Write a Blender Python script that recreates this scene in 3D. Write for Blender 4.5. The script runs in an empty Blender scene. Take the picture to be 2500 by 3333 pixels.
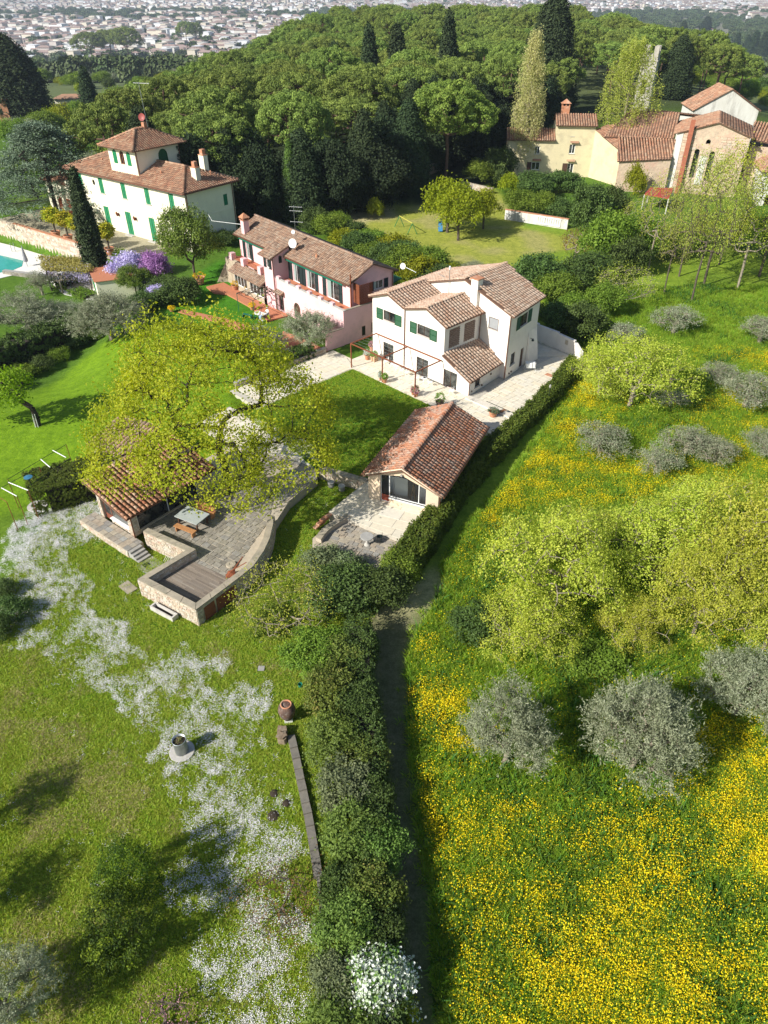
import bpy, math, random
import numpy as np
from mathutils import Vector, Matrix, geometry

# ------------------------------------------------------------------ camera, sky, sun, exposure
# 1 unit = 1.2 m.  Camera 30 units above the garden, pitched 37.3 degrees down.
S = bpy.context.scene
C = S.collection
FOC, TH, CH, PCX, PCY = 2311.0, math.radians(37.3), 30.0, 1250.0, 1666.5
S.unit_settings.scale_length = 1.2
cam_d = bpy.data.cameras.new("camera"); cam = bpy.data.objects.new("camera", cam_d); C.objects.link(cam)
cam.location = (0, 0, CH); cam.rotation_euler = (math.radians(90) - TH, 0, 0)
cam_d.sensor_fit = 'VERTICAL'; cam_d.sensor_height = 36.0; cam_d.sensor_width = 27.0
cam_d.lens = FOC / 3333.0 * 36.0
cam_d.clip_start = 0.5; cam_d.clip_end = 30000
S.camera = cam

SUN_EL = math.radians(34); SUN_AZ = math.atan2(-.83, -.56)      # compass: atan2(x, y) of the direction to the sun
sdir = Vector((math.sin(SUN_AZ) * math.cos(SUN_EL), math.cos(SUN_AZ) * math.cos(SUN_EL), math.sin(SUN_EL)))
W = bpy.data.worlds.new("World"); S.world = W; W.use_nodes = True
wn = W.node_tree.nodes; wl = W.node_tree.links
sky = wn.new('ShaderNodeTexSky'); sky.sky_type = 'NISHITA'; sky.sun_disc = False
sky.sun_elevation = SUN_EL; sky.sun_rotation = SUN_AZ; sky.altitude = 100; sky.dust_density = 1.0
wl.new(sky.outputs[0], wn['Background'].inputs[0]); wn['Background'].inputs[1].default_value = 0.09
sd = bpy.data.lights.new("sun", 'SUN'); sd.energy = 5.0; sd.angle = math.radians(0.5); sd.color = (1.0, .955, .87)
sun = bpy.data.objects.new("sun", sd); C.objects.link(sun)
sun.rotation_euler = sdir.to_track_quat('Z', 'Y').to_euler(); sun.location = (-60, -40, 80)
S.view_settings.view_transform = 'Standard'; S.view_settings.look = 'None'
S.view_settings.exposure = 0.52; S.view_settings.gamma = 1.0; S.view_settings.use_curve_mapping = False
S.render.engine = 'CYCLES'
S.cycles.max_bounces = 5; S.cycles.diffuse_bounces = 3; S.cycles.transparent_max_bounces = 8
S.cycles.use_denoising = True; S.cycles.volume_bounces = 0
S.render.use_persistent_data = False

# ------------------------------------------------------------------ measuring helpers (photo pixel -> point on the ground)
_c, _s = math.cos(TH), math.sin(TH)
def ray(px, py):
    u = (px - PCX) / FOC; v = (PCY - py) / FOC
    return (u, _c + v * _s, -_s + v * _c)
def G(px, py, z=0.0):
    d = ray(px, py); t = (z - CH) / d[2]
    return (d[0] * t, d[1] * t)
def Zat(py, Y):
    d = ray(0, py); return CH + Y * d[2] / d[1]
def ss(a, b, x):
    t = np.clip((x - a) / (b - a), 0, 1); return t * t * (3 - 2 * t)

class Fr:
    """A building's own axes: a along the facade, b inward, z up."""
    def __init__(s, A, ang):
        s.A = A; s.u = (math.cos(ang), math.sin(ang)); s.v = (-math.sin(ang), math.cos(ang)); s.ang = ang
    def w(s, a, b, z=0.0):
        return (s.A[0] + a * s.u[0] + b * s.v[0], s.A[1] + a * s.u[1] + b * s.v[1], z)
    def inv(s, x, y):
        dx, dy = x - s.A[0], y - s.A[1]
        return dx * s.u[0] + dy * s.u[1], dx * s.v[0] + dy * s.v[1]
HF = Fr((-1.08, 65.03), math.atan2(-.714, .70))            # white house, studio, pavilion
PF = Fr((-3.3, 69.1), math.atan2(-17.1, 14.1))             # pink house
VF = Fr((-25.6, 96.98), math.radians(-36.5))               # villa

TER = -0.9
def hgt(x, y):
    x = np.asarray(x, float); y = np.asarray(y, float)
    z = TER + (-.05 - TER) * ss(45.5, 54, y)
    z = z + .35 * ss(8, 40, x) * ss(75, 20, y) * np.sin(x * .11 + y * .07)
    a = (x - VF.A[0]) * VF.u[0] + (y - VF.A[1]) * VF.u[1]; b = (x - VF.A[0]) * VF.v[0] + (y - VF.A[1]) * VF.v[1]
    bas = ss(-25, -33, x) * ss(52, 66, y) * (1 - ss(-8.1, -7.6, b))
    z = z + bas * (-2.5 - z)
    y0 = 190 + 240 * np.exp(-((x - 45) / 95.0) ** 2)
    z = z - 6 * ss(130, 230, y) * ss(-25, -60, x)
    z = z - 8 * ss(150, 300, y) * ss(85, 130, x)
    z = z + 1.2 * ss(180, 400, y) * np.exp(-((x - 30) / 80.0) ** 2)
    z = z - 66 * ss(0, 900, y - y0)
    return z
def gp(px, py, dz=0.0):
    z = 0.0
    for _ in range(25):
        x, y = G(px, py, z + dz); z = .5 * z + .5 * float(hgt(x, y))
    x, y = G(px, py, z + dz)
    return x, y, float(hgt(x, y))

# ------------------------------------------------------------------ materials
MATS = {}
def _nt(name):
    m = bpy.data.materials.new(name); m.use_nodes = True
    n = m.node_tree.nodes; l = m.node_tree.links; return m, n, l, n['Principled BSDF']
def _noise(n, l, scale, detail=4, rough=.6, vec=None):
    t = n.new('ShaderNodeTexNoise'); t.inputs['Scale'].default_value = scale; t.inputs['Detail'].default_value = detail
    t.inputs['Roughness'].default_value = rough
    if vec is not None: l.new(vec, t.inputs['Vector'])
    return t.outputs['Fac']
def _ramp(n, l, fac, stops, interp='LINEAR'):
    r = n.new('ShaderNodeValToRGB'); l.new(fac, r.inputs[0]); cr = r.color_ramp; cr.interpolation = interp
    while len(cr.elements) < len(stops): cr.elements.new(.5)
    for e, (p, c) in zip(cr.elements, stops): e.position = p; e.color = (*c, 1) if len(c) == 3 else c
    return r.outputs[0]
def _mix(n, l, fac, a, b, mode='MIX'):
    m = n.new('ShaderNodeMix'); m.data_type = 'RGBA'; m.blend_type = mode
    for s, val in ((m.inputs[0], fac), (m.inputs[6], a), (m.inputs[7], b)):
        if isinstance(val, (int, float)): s.default_value = val
        elif isinstance(val, tuple): s.default_value = (*val, 1)
        else: l.new(val, s)
    return m.outputs[2]
def _math(n, l, op, a, b=None):
    m = n.new('ShaderNodeMath'); m.operation = op
    for i, val in enumerate((a, b)):
        if val is None: continue
        if isinstance(val, (int, float)): m.inputs[i].default_value = val
        else: l.new(val, m.inputs[i])
    return m.outputs[0]
def _bump(n, l, bs, h, strength, dist=.05):
    b = n.new('ShaderNodeBump'); b.inputs['Strength'].default_value = strength; b.inputs['Distance'].default_value = dist
    l.new(h, b.inputs['Height']); l.new(b.outputs[0], bs.inputs['Normal'])
def pm(name, c1, c2=None, scale=3.0, rough=.85, bump=.3, spec=.3, metal=0.0, stain=None, stain_amt=.5, stain_scale=.7, fine=40.0, stretch=None, bd=.03):
    """Painted, plastered, metal or stone surface: two tones in noise, shaped stains, fine relief."""
    if name in MATS: return MATS[name]
    m, n, l, bs = _nt(name); g = n.new('ShaderNodeNewGeometry').outputs['Position']
    vec = g
    if stretch:
        mp = n.new('ShaderNodeMapping'); mp.inputs['Scale'].default_value = stretch; l.new(g, mp.inputs[0]); vec = mp.outputs[0]
    f = _noise(n, l, scale, 6, .65, vec)
    f = _ramp(n, l, f, [(.32, (0, 0, 0)), (.68, (1, 1, 1))])
    col = _mix(n, l, f, c1, c2 or tuple(x * .8 for x in c1))
    if stain:
        st = _ramp(n, l, _noise(n, l, stain_scale, 8, .7, vec), [(.5, (0, 0, 0)), (.62, (stain_amt,) * 3)])
        col = _mix(n, l, st, col, stain)
    oi = n.new('ShaderNodeObjectInfo').outputs['Random']
    hv = n.new('ShaderNodeHueSaturation'); l.new(col, hv.inputs['Color'])
    l.new(_math(n, l, 'MULTIPLY_ADD', oi, .12), hv.inputs['Value']); hv.inputs['Value'].links[0].from_node.inputs[2].default_value = .94
    l.new(hv.outputs[0], bs.inputs['Base Color'])
    bs.inputs['Roughness'].default_value = rough; bs.inputs['Metallic'].default_value = metal
    bs.inputs['Specular IOR Level'].default_value = spec
    if bump: _bump(n, l, bs, _noise(n, l, fine, 5, .6, vec), bump, bd)
    MATS[name] = m; return m
def piece_mat(name, stops, rough=.85, grain=14.0, grain_amt=.35, lich=None, lich_amt=.5, lich_scale=1.2, bump=.4, stretch=None):
    """Tiles, stones, planks: every piece picks its own tone (object random + attribute v)."""
    if name in MATS: return MATS[name]
    m, n, l, bs = _nt(name); g = n.new('ShaderNodeNewGeometry').outputs['Position']
    at = n.new('ShaderNodeAttribute'); at.attribute_name = 'v'
    oi = n.new('ShaderNodeObjectInfo').outputs['Random']
    fac = _math(n, l, 'FRACT', _math(n, l, 'ADD', at.outputs['Fac'], oi))
    k = len(stops)
    col = _ramp(n, l, fac, [(i / (k - 1), c) for i, c in enumerate(stops)])
    vec = g
    if stretch:
        mp = n.new('ShaderNodeMapping'); mp.inputs['Scale'].default_value = stretch; l.new(g, mp.inputs[0]); vec = mp.outputs[0]
    gr = _noise(n, l, grain, 5, .7, vec)
    dk = _ramp(n, l, gr, [(.3, (1 - grain_amt,) * 3), (.7, (1 + grain_amt * .3,) * 3)])
    col = _mix(n, l, 1.0, col, dk, 'MULTIPLY')
    if lich:
        st = _ramp(n, l, _noise(n, l, lich_scale, 9, .75, g), [(.48, (0, 0, 0)), (.6, (lich_amt,) * 3)])
        st2 = _ramp(n, l, _noise(n, l, 9, 4, .6, g), [(.42, (0, 0, 0)), (.55, (1, 1, 1))])
        col = _mix(n, l, _math(n, l, 'MULTIPLY', st, st2), col, lich)
    l.new(col, bs.inputs['Base Color']); bs.inputs['Roughness'].default_value = rough
    bs.inputs['Specular IOR Level'].default_value = .25
    if bump: _bump(n, l, bs, gr, bump, .03)
    MATS[name] = m; return m
def leaf_mat(name, stops, trans=.3, trans_col=None, rough=.6, var=.25, spec=.25):
    if name in MATS: return MATS[name]
    m, n, l, bs = _nt(name)
    at = n.new('ShaderNodeAttribute'); at.attribute_name = 'v'
    oi = n.new('ShaderNodeObjectInfo').outputs['Random']
    k = len(stops)
    g = n.new('ShaderNodeNewGeometry').outputs['Position']
    nz = _noise(n, l, .35, 3, .5, g)
    fac = _math(n, l, 'ADD', _math(n, l, 'MULTIPLY', at.outputs['Fac'], .75), _math(n, l, 'MULTIPLY', nz, .25))
    col = _ramp(n, l, fac, [(.05 + .9 * i / (k - 1), c) for i, c in enumerate(stops)])
    hv = n.new('ShaderNodeHueSaturation'); l.new(col, hv.inputs['Color'])
    a = _math(n, l, 'MULTIPLY_ADD', oi, var); a.node.inputs[2].default_value = 1 - var / 2; l.new(a, hv.inputs['Value'])
    a = _math(n, l, 'MULTIPLY_ADD', oi, .03); a.node.inputs[2].default_value = .485; l.new(a, hv.inputs['Hue'])
    l.new(hv.outputs[0], bs.inputs['Base Color']); bs.inputs['Roughness'].default_value = rough
    bs.inputs['Specular IOR Level'].default_value = spec
    if trans:
        tr = n.new('ShaderNodeBsdfTranslucent')
        gm = n.new('ShaderNodeHueSaturation'); l.new(hv.outputs[0], gm.inputs['Color']); gm.inputs['Value'].default_value = 1.35; gm.inputs['Saturation'].default_value = 1.1
        l.new(gm.outputs[0], tr.inputs[0])
        mx = n.new('ShaderNodeMixShader'); mx.inputs[0].default_value = trans
        l.new(bs.outputs[0], mx.inputs[1]); l.new(tr.outputs[0], mx.inputs[2])
        l.new(mx.outputs[0], n['Material Output'].inputs[0])
    MATS[name] = m; return m

T = dict(
 white=pm('white_plaster', (.83, .775, .71), (.80, .74, .67), 1.5, .9, .15, stain=(.6, .54, .47), stain_amt=.3, stain_scale=.5, fine=25),
 pink=pm('pink_plaster', (.77, .50, .51), (.71, .45, .46), 1.2, .9, .15, stain=(.6, .42, .42), stain_amt=.45, stain_scale=.6, fine=25),
 cream=pm('cream_plaster', (.80, .76, .60), (.75, .71, .55), .8, .9, .15, stain=(.6, .57, .46), stain_amt=.3, stain_scale=.5, fine=20),
 yellow=pm('yellow_plaster', (.72, .63, .40), (.64, .56, .36), .8, .9, .2, stain=(.48, .42, .28), stain_amt=.6, stain_scale=.5, fine=20),
 peach=pm('peach_plaster', (.72, .56, .40), (.66, .52, .38), 1.0, .9, .2, stain=(.5, .42, .33), stain_amt=.5, fine=25),
 oldwhite=pm('weathered_white_plaster', (.70, .69, .64), (.60, .58, .52), 1.0, .9, .2, stain=(.36, .34, .3), stain_amt=.7, stretch=(1, 1, .3), fine=20),
 mortar=pm('lime_mortar', (.50, .43, .34), (.42, .36, .28), 4, .95, .4),
 tilebase=pm('roof_underlay', (.20, .11, .07), (.12, .075, .055), 6, .95, .4),
 wood=pm('brown_wood', (.10, .05, .03), (.07, .035, .02), 8, .6, .3),
 rust=pm('rusty_steel', (.30, .10, .045), (.20, .06, .03), 9, .75, .4, metal=.3),
 copper=pm('brown_copper', (.20, .085, .05), (.14, .06, .04), 5, .5, .1, metal=.5),
 green=pm('green_paint', (.010, .20, .075), (.008, .17, .065), 3, .55, .15),
 dkgreen=pm('dark_green_paint', (.014, .085, .032), (.012, .07, .028), 3, .5, .1),
 blackgreen=pm('black_green_paint', (.012, .024, .022), (.01, .018, .018), 3, .45, .1),
 awning=pm('green_awning', (.01, .13, .085), (.01, .11, .07), 3, .7, .05),
 whitem=pm('white_paint', (.82, .82, .80), (.76, .76, .74), 3, .45, .05),
 grey=pm('grey_stone_plain', (.36, .35, .33), (.28, .27, .25), 4, .85, .3),
 coping=pm('stone_coping', (.40, .345, .26), (.30, .26, .20), 3, .9, .45, stain=(.2, .19, .14), stain_amt=.6, stain_scale=1.2),
 terracotta=pm('terracotta', (.52, .24, .13), (.42, .18, .10), 5, .85, .3, stain=(.55, .42, .33), stain_amt=.5, stain_scale=2),
 oldjar=pm('old_terracotta_jar', (.075, .05, .042), (.15, .085, .06), 3.2, .8, .3, stain=(.45, .42, .38), stain_amt=.35, stain_scale=6),
 soil=pm('soil', (.06, .045, .03), (.03, .022, .016), 12, .95, .6),
 bark=pm('grey_bark', (.14, .115, .085), (.07, .055, .042), 9, .95, .6, stretch=(1, 1, .35)),
 palebark=pm('pale_bark', (.34, .29, .22), (.2, .17, .13), 9, .95, .5, stretch=(1, 1, .35)),
 pinebark=pm('pine_bark', (.20, .12, .085), (.10, .06, .045), 5, .95, .7, stretch=(1, 1, .35)),
 darkbark=pm('dark_bark', (.055, .045, .035), (.03, .025, .02), 9, .95, .5),
 galv=pm('galvanised_steel', (.42, .45, .46), (.3, .33, .34), 4, .42, .1, metal=.7, spec=.5),
 lightstone=pm('pale_stone', (.52, .50, .46), (.44, .42, .39), 6, .85, .35, stain=(.3, .28, .24), stain_amt=.5, stain_scale=1.6),
 water=pm('pool_water', (.05, .42, .36), (.04, .36, .31), 1, .06, .08, spec=.5, fine=3),
 redfloor=pm('red_terrace_tiles', (.50, .20, .11), (.44, .17, .09), 5, .8, .2, fine=30),
 curtain=pm('pale_curtain', (.30, .38, .36), (.22, .28, .27), 12, .7, .1, stretch=(4, 4, .2)),
)
def glass_mat():
    m, n, l, bs = _nt('window_glass')
    bs.inputs['Base Color'].default_value = (.018, .022, .024, 1); bs.inputs['Roughness'].default_value = .06
    bs.inputs['Specular IOR Level'].default_value = .7
    f = _noise(n, l, 1.6, 3, .5, n.new('ShaderNodeNewGeometry').outputs['Position'])
    l.new(_ramp(n, l, f, [(.4, (.012, .014, .015)), (.62, (.07, .075, .07))]), bs.inputs['Base Color'])
    return m
T['glass'] = glass_mat()
def clear_mat():
    m, n, l, bs = _nt('clear_glass')
    tr = n.new('ShaderNodeBsdfTransparent'); tr.inputs[0].default_value = (.82, .86, .85, 1)
    gl = n.new('ShaderNodeBsdfGlossy'); gl.inputs['Roughness'].default_value = .03
    fr = n.new('ShaderNodeFresnel'); fr.inputs[0].default_value = 1.5
    mx = n.new('ShaderNodeMixShader'); l.new(fr.outputs[0], mx.inputs[0]); l.new(tr.outputs[0], mx.inputs[1]); l.new(gl.outputs[0], mx.inputs[2])
    l.new(mx.outputs[0], n['Material Output'].inputs[0]); return m
T['clear'] = clear_mat()
TILE_HOUSE = piece_mat('pale_terracotta_tile', [(.50, .33, .235), (.58, .42, .31), (.46, .28, .19), (.62, .47, .36), (.52, .36, .26)], lich=(.58, .50, .40), lich_amt=.4)
TILE_STUDIO = piece_mat('red_terracotta_tile', [(.40, .17, .095), (.50, .24, .14), (.34, .13, .075), (.46, .30, .22), (.52, .21, .11), (.36, .24, .18)], lich=(.42, .38, .33), lich_amt=.55)
TILE_OLD = piece_mat('weathered_tile', [(.26, .155, .105), (.36, .22, .145), (.20, .13, .095), (.40, .27, .19), (.30, .20, .14)], lich=(.36, .32, .26), lich_amt=.7)
TILE_VILLA = piece_mat('villa_tile', [(.36, .19, .115), (.46, .27, .17), (.26, .145, .095), (.42, .20, .12), (.48, .33, .22)], lich=(.20, .17, .13), lich_amt=.6, lich_scale=.5)
TILE_PAV = piece_mat('orange_tile', [(.46, .20, .11), (.58, .31, .19), (.40, .15, .08), (.60, .40, .28)], lich=(.3, .26, .2), lich_amt=.4)
RUBBLE = piece_mat('rubble_stone', [(.50, .42, .32), (.62, .55, .44), (.40, .33, .25), (.56, .44, .33), (.60, .57, .50), (.46, .30, .22)], grain=9, bump=.6)
FLAG = piece_mat('grey_flagstone', [(.26, .235, .195), (.34, .31, .26), (.21, .19, .16), (.38, .34, .27), (.29, .275, .25)], grain=5, grain_amt=.4, bump=.5, lich=(.19, .18, .13), lich_amt=.5)
FLAG2 = piece_mat('mixed_flagstone', [(.34, .30, .235), (.44, .38, .29), (.27, .26, .24), (.40, .33, .25), (.33, .33, .31)], grain=5, grain_amt=.35, bump=.5)
PAVE = piece_mat('beige_paving', [(.68, .62, .49), (.72, .66, .54), (.64, .59, .48), (.70, .62, .47), (.66, .62, .53)], grain=3, grain_amt=.12, bump=.12)
PAVE2 = piece_mat('grey_beige_paving', [(.48, .44, .37), (.54, .50, .42), (.44, .41, .35)], grain=3, grain_amt=.2, bump=.2)
DECK = piece_mat('weathered_deck_board', [(.24, .195, .155), (.31, .255, .205), (.19, .155, .125), (.35, .30, .25)], grain=20, grain_amt=.4, bump=.4)
BRICK = piece_mat('lattice_brick', [(.38, .27, .21), (.45, .34, .27), (.32, .21, .16)], grain=9)
# ------------------------------------------------------------------ object helpers
CAMP = Vector((0, 0, CH)); ORG = {}
def link(o): C.objects.link(o); return o
def tag(o, label=None, cat=None, group=None, kind=None):
    for k, val in (('label', label), ('category', cat), ('group', group), ('kind', kind)):
        if val: o[k] = val
    return o
def thing(name, label, cat, loc, group=None):
    o = link(bpy.data.objects.new(name, None)); o.location = loc; o.empty_display_size = .3
    ORG[o] = Vector(loc); return tag(o, label, cat, group)
def root_org(o):
    while o.parent is not None: o = o.parent
    return ORG.get(o, Vector((0, 0, 0)))
def mk_mesh(name, V, F, mats, v=None, smooth=False, mi=None):
    me = bpy.data.meshes.new(name); me.from_pydata([tuple(p) for p in V], [], [tuple(f) for f in F])
    for m in (mats if isinstance(mats, (list, tuple)) else [mats]): me.materials.append(m)
    if v is not None:
        a = me.attributes.new('v', 'FLOAT', 'POINT'); a.data.foreach_set('value', np.asarray(v, np.float32))
    if mi is not None: me.polygons.foreach_set('material_index', np.asarray(mi, np.int32))
    if smooth: me.polygons.foreach_set('use_smooth', np.ones(len(F), bool))
    me.update(); return me
def mk_np(name, V, F, mats, v=None, smooth=False):
    """Fast path: V (n,3), F (m,k) with one k."""
    V = np.asarray(V, np.float32); F = np.asarray(F, np.int32); k = F.shape[1]
    me = bpy.data.meshes.new(name); me.vertices.add(len(V)); me.vertices.foreach_set('co', V.ravel())
    me.loops.add(F.size); me.loops.foreach_set('vertex_index', F.ravel())
    me.polygons.add(len(F)); me.polygons.foreach_set('loop_start', np.arange(0, F.size, k, dtype=np.int32))
    for m in (mats if isinstance(mats, (list, tuple)) else [mats]): me.materials.append(m)
    if v is not None:
        a = me.attributes.new('v', 'FLOAT', 'POINT'); a.data.foreach_set('value', np.asarray(v, np.float32))
    me.polygons.foreach_set('use_smooth', np.full(len(F), smooth)); me.update(calc_edges=True); return me
def obj(name, me, parent=None, loc=(0, 0, 0)):
    o = link(bpy.data.objects.new(name, me))
    if parent is not None: o.parent = parent
    o.location = loc; return o
class B:
    """Collects faces (world coordinates); build() links them as one mesh object."""
    def __init__(s): s.V = []; s.F = []; s.v = []
    def add(s, V, F, v=None):
        k = len(s.V); s.V += [tuple(p) for p in V]; s.F += [tuple(i + k for i in f) for f in F]
        s.v += [random.random() if v is None else v] * len(V); return s
    def box(s, c, d, ang=0.0, v=None, tilt=None):
        R = Matrix.Rotation(ang, 3, 'Z')
        if tilt: R = R @ Matrix.Rotation(tilt, 3, 'X')
        P = [Vector(c) + R @ Vector((x * d[0] / 2, y * d[1] / 2, z * d[2] / 2)) for z in (-1, 1) for y in (-1, 1) for x in (-1, 1)]
        return s.add(P, [(0, 2, 3, 1), (4, 5, 7, 6), (0, 1, 5, 4), (2, 6, 7, 3), (0, 4, 6, 2), (1, 3, 7, 5)], v)
    def fbox(s, f, a0, a1, b0, b1, z0, z1, v=None):
        P = [f.w(a, b, z) for z in (z0, z1) for b in (b0, b1) for a in (a0, a1)]
        return s.add(P, [(0, 2, 3, 1), (4, 5, 7, 6), (0, 1, 5, 4), (2, 6, 7, 3), (0, 4, 6, 2), (1, 3, 7, 5)], v)
    def prism(s, pts, z0, z1, v=None):
        n = len(pts)
        if sum(pts[i][0] * pts[(i + 1) % n][1] - pts[(i + 1) % n][0] * pts[i][1] for i in range(n)) < 0: pts = pts[::-1]
        V = [(p[0], p[1], z0) for p in pts] + [(p[0], p[1], z1) for p in pts]
        F = [tuple(range(n, 2 * n)), tuple(range(n - 1, -1, -1))] + [(i, (i + 1) % n, n + (i + 1) % n, n + i) for i in range(n)]
        return s.add(V, F, v)
    def slab(s, quad, t, v=None):
        """thick plate under a planar polygon of 3-D points"""
        n = len(quad); Q = [Vector(q) for q in quad]; nr = (Q[1] - Q[0]).cross(Q[2] - Q[0]).normalized()
        if nr.z < 0: Q = Q[::-1]; nr = -nr
        V = Q + [q - nr * t for q in Q]
        return s.add(V, [tuple(range(n)), tuple(range(2 * n - 1, n - 1, -1))] + [(i, n + i, n + (i + 1) % n, (i + 1) % n) for i in range(n)], v)
    def tube(s, P, r, n=6, v=None, cap=True):
        P = [Vector(p) for p in P]; rr = r if isinstance(r, (list, tuple)) else [r] * len(P)
        V = []; F = []
        for i, p in enumerate(P):
            t = (P[min(i + 1, len(P) - 1)] - P[max(i - 1, 0)]).normalized()
            a = t.cross(Vector((0, 0, 1)) if abs(t.z) < .9 else Vector((1, 0, 0))).normalized(); b = t.cross(a)
            for k in range(n):
                q = 2 * math.pi * k / n; V.append(p + (a * math.cos(q) + b * math.sin(q)) * rr[i])
        for i in range(len(P) - 1):
            for k in range(n): F.append((i * n + k, i * n + (k + 1) % n, (i + 1) * n + (k + 1) % n, (i + 1) * n + k))
        if cap: F += [tuple(range(n)), tuple(range(len(V) - 1, len(V) - n - 1, -1))]
        return s.add(V, F, v)
    def lathe(s, x, y, prof, n=16, v=None, ang=0.0):
        V = [(x + r * math.cos(ang + 2 * math.pi * k / n), y + r * math.sin(ang + 2 * math.pi * k / n), z) for r, z in prof for k in range(n)]
        F = [(i * n + k, i * n + (k + 1) % n, (i + 1) * n + (k + 1) % n, (i + 1) * n + k) for i in range(len(prof) - 1) for k in range(n)]
        if prof[0][0] > 0: F.append(tuple(range(n - 1, -1, -1)))
        if prof[-1][0] > 0: F.append(tuple(range(len(V) - n, len(V))))
        return s.add(V, F, v)
    def build(s, name, mat, parent=None, loc=None, smooth=False, kind=None, label=None):
        if parent is not None: org = root_org(parent)
        else: org = Vector(loc) if loc is not None else Vector((0, 0, 0))
        V = [(p[0] - org.x, p[1] - org.y, p[2] - org.z) for p in s.V]
        o = obj(name, mk_mesh(name, V, s.F, mat, s.v, smooth), parent)
        if parent is None: o.location = org; ORG[o] = org
        if kind: o['kind'] = kind
        if label: o['label'] = label
        return o
def face_cam(p, n): return (CAMP - Vector(p)).dot(Vector(n)) > 0
def pieces(parent, name, plural, items, mat, limit=300, min_px=7.0):
    """items: list of (V, F). The ones that show largest become objects of their own, the rest one part."""
    org = root_org(parent); L = []
    for V, F in items:
        A = np.array(V, float); c = A.mean(0); d = math.dist(c, CAMP)
        ext = np.linalg.norm(A.max(0) - A.min(0)); L.append((ext / d, c, A, F))
    L.sort(key=lambda t: -t[0]); rest = B()
    for k, (px, c, A, F) in enumerate(L):
        if k < limit and px * FOC > min_px:
            me = mk_mesh(name, A - c, F, mat, [0.0] * len(A)); obj(name, me, parent, Vector(c) - org)
        else: rest.add(A, F)
    if rest.V: rest.build(plural, mat, parent, kind='stuff')

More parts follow.
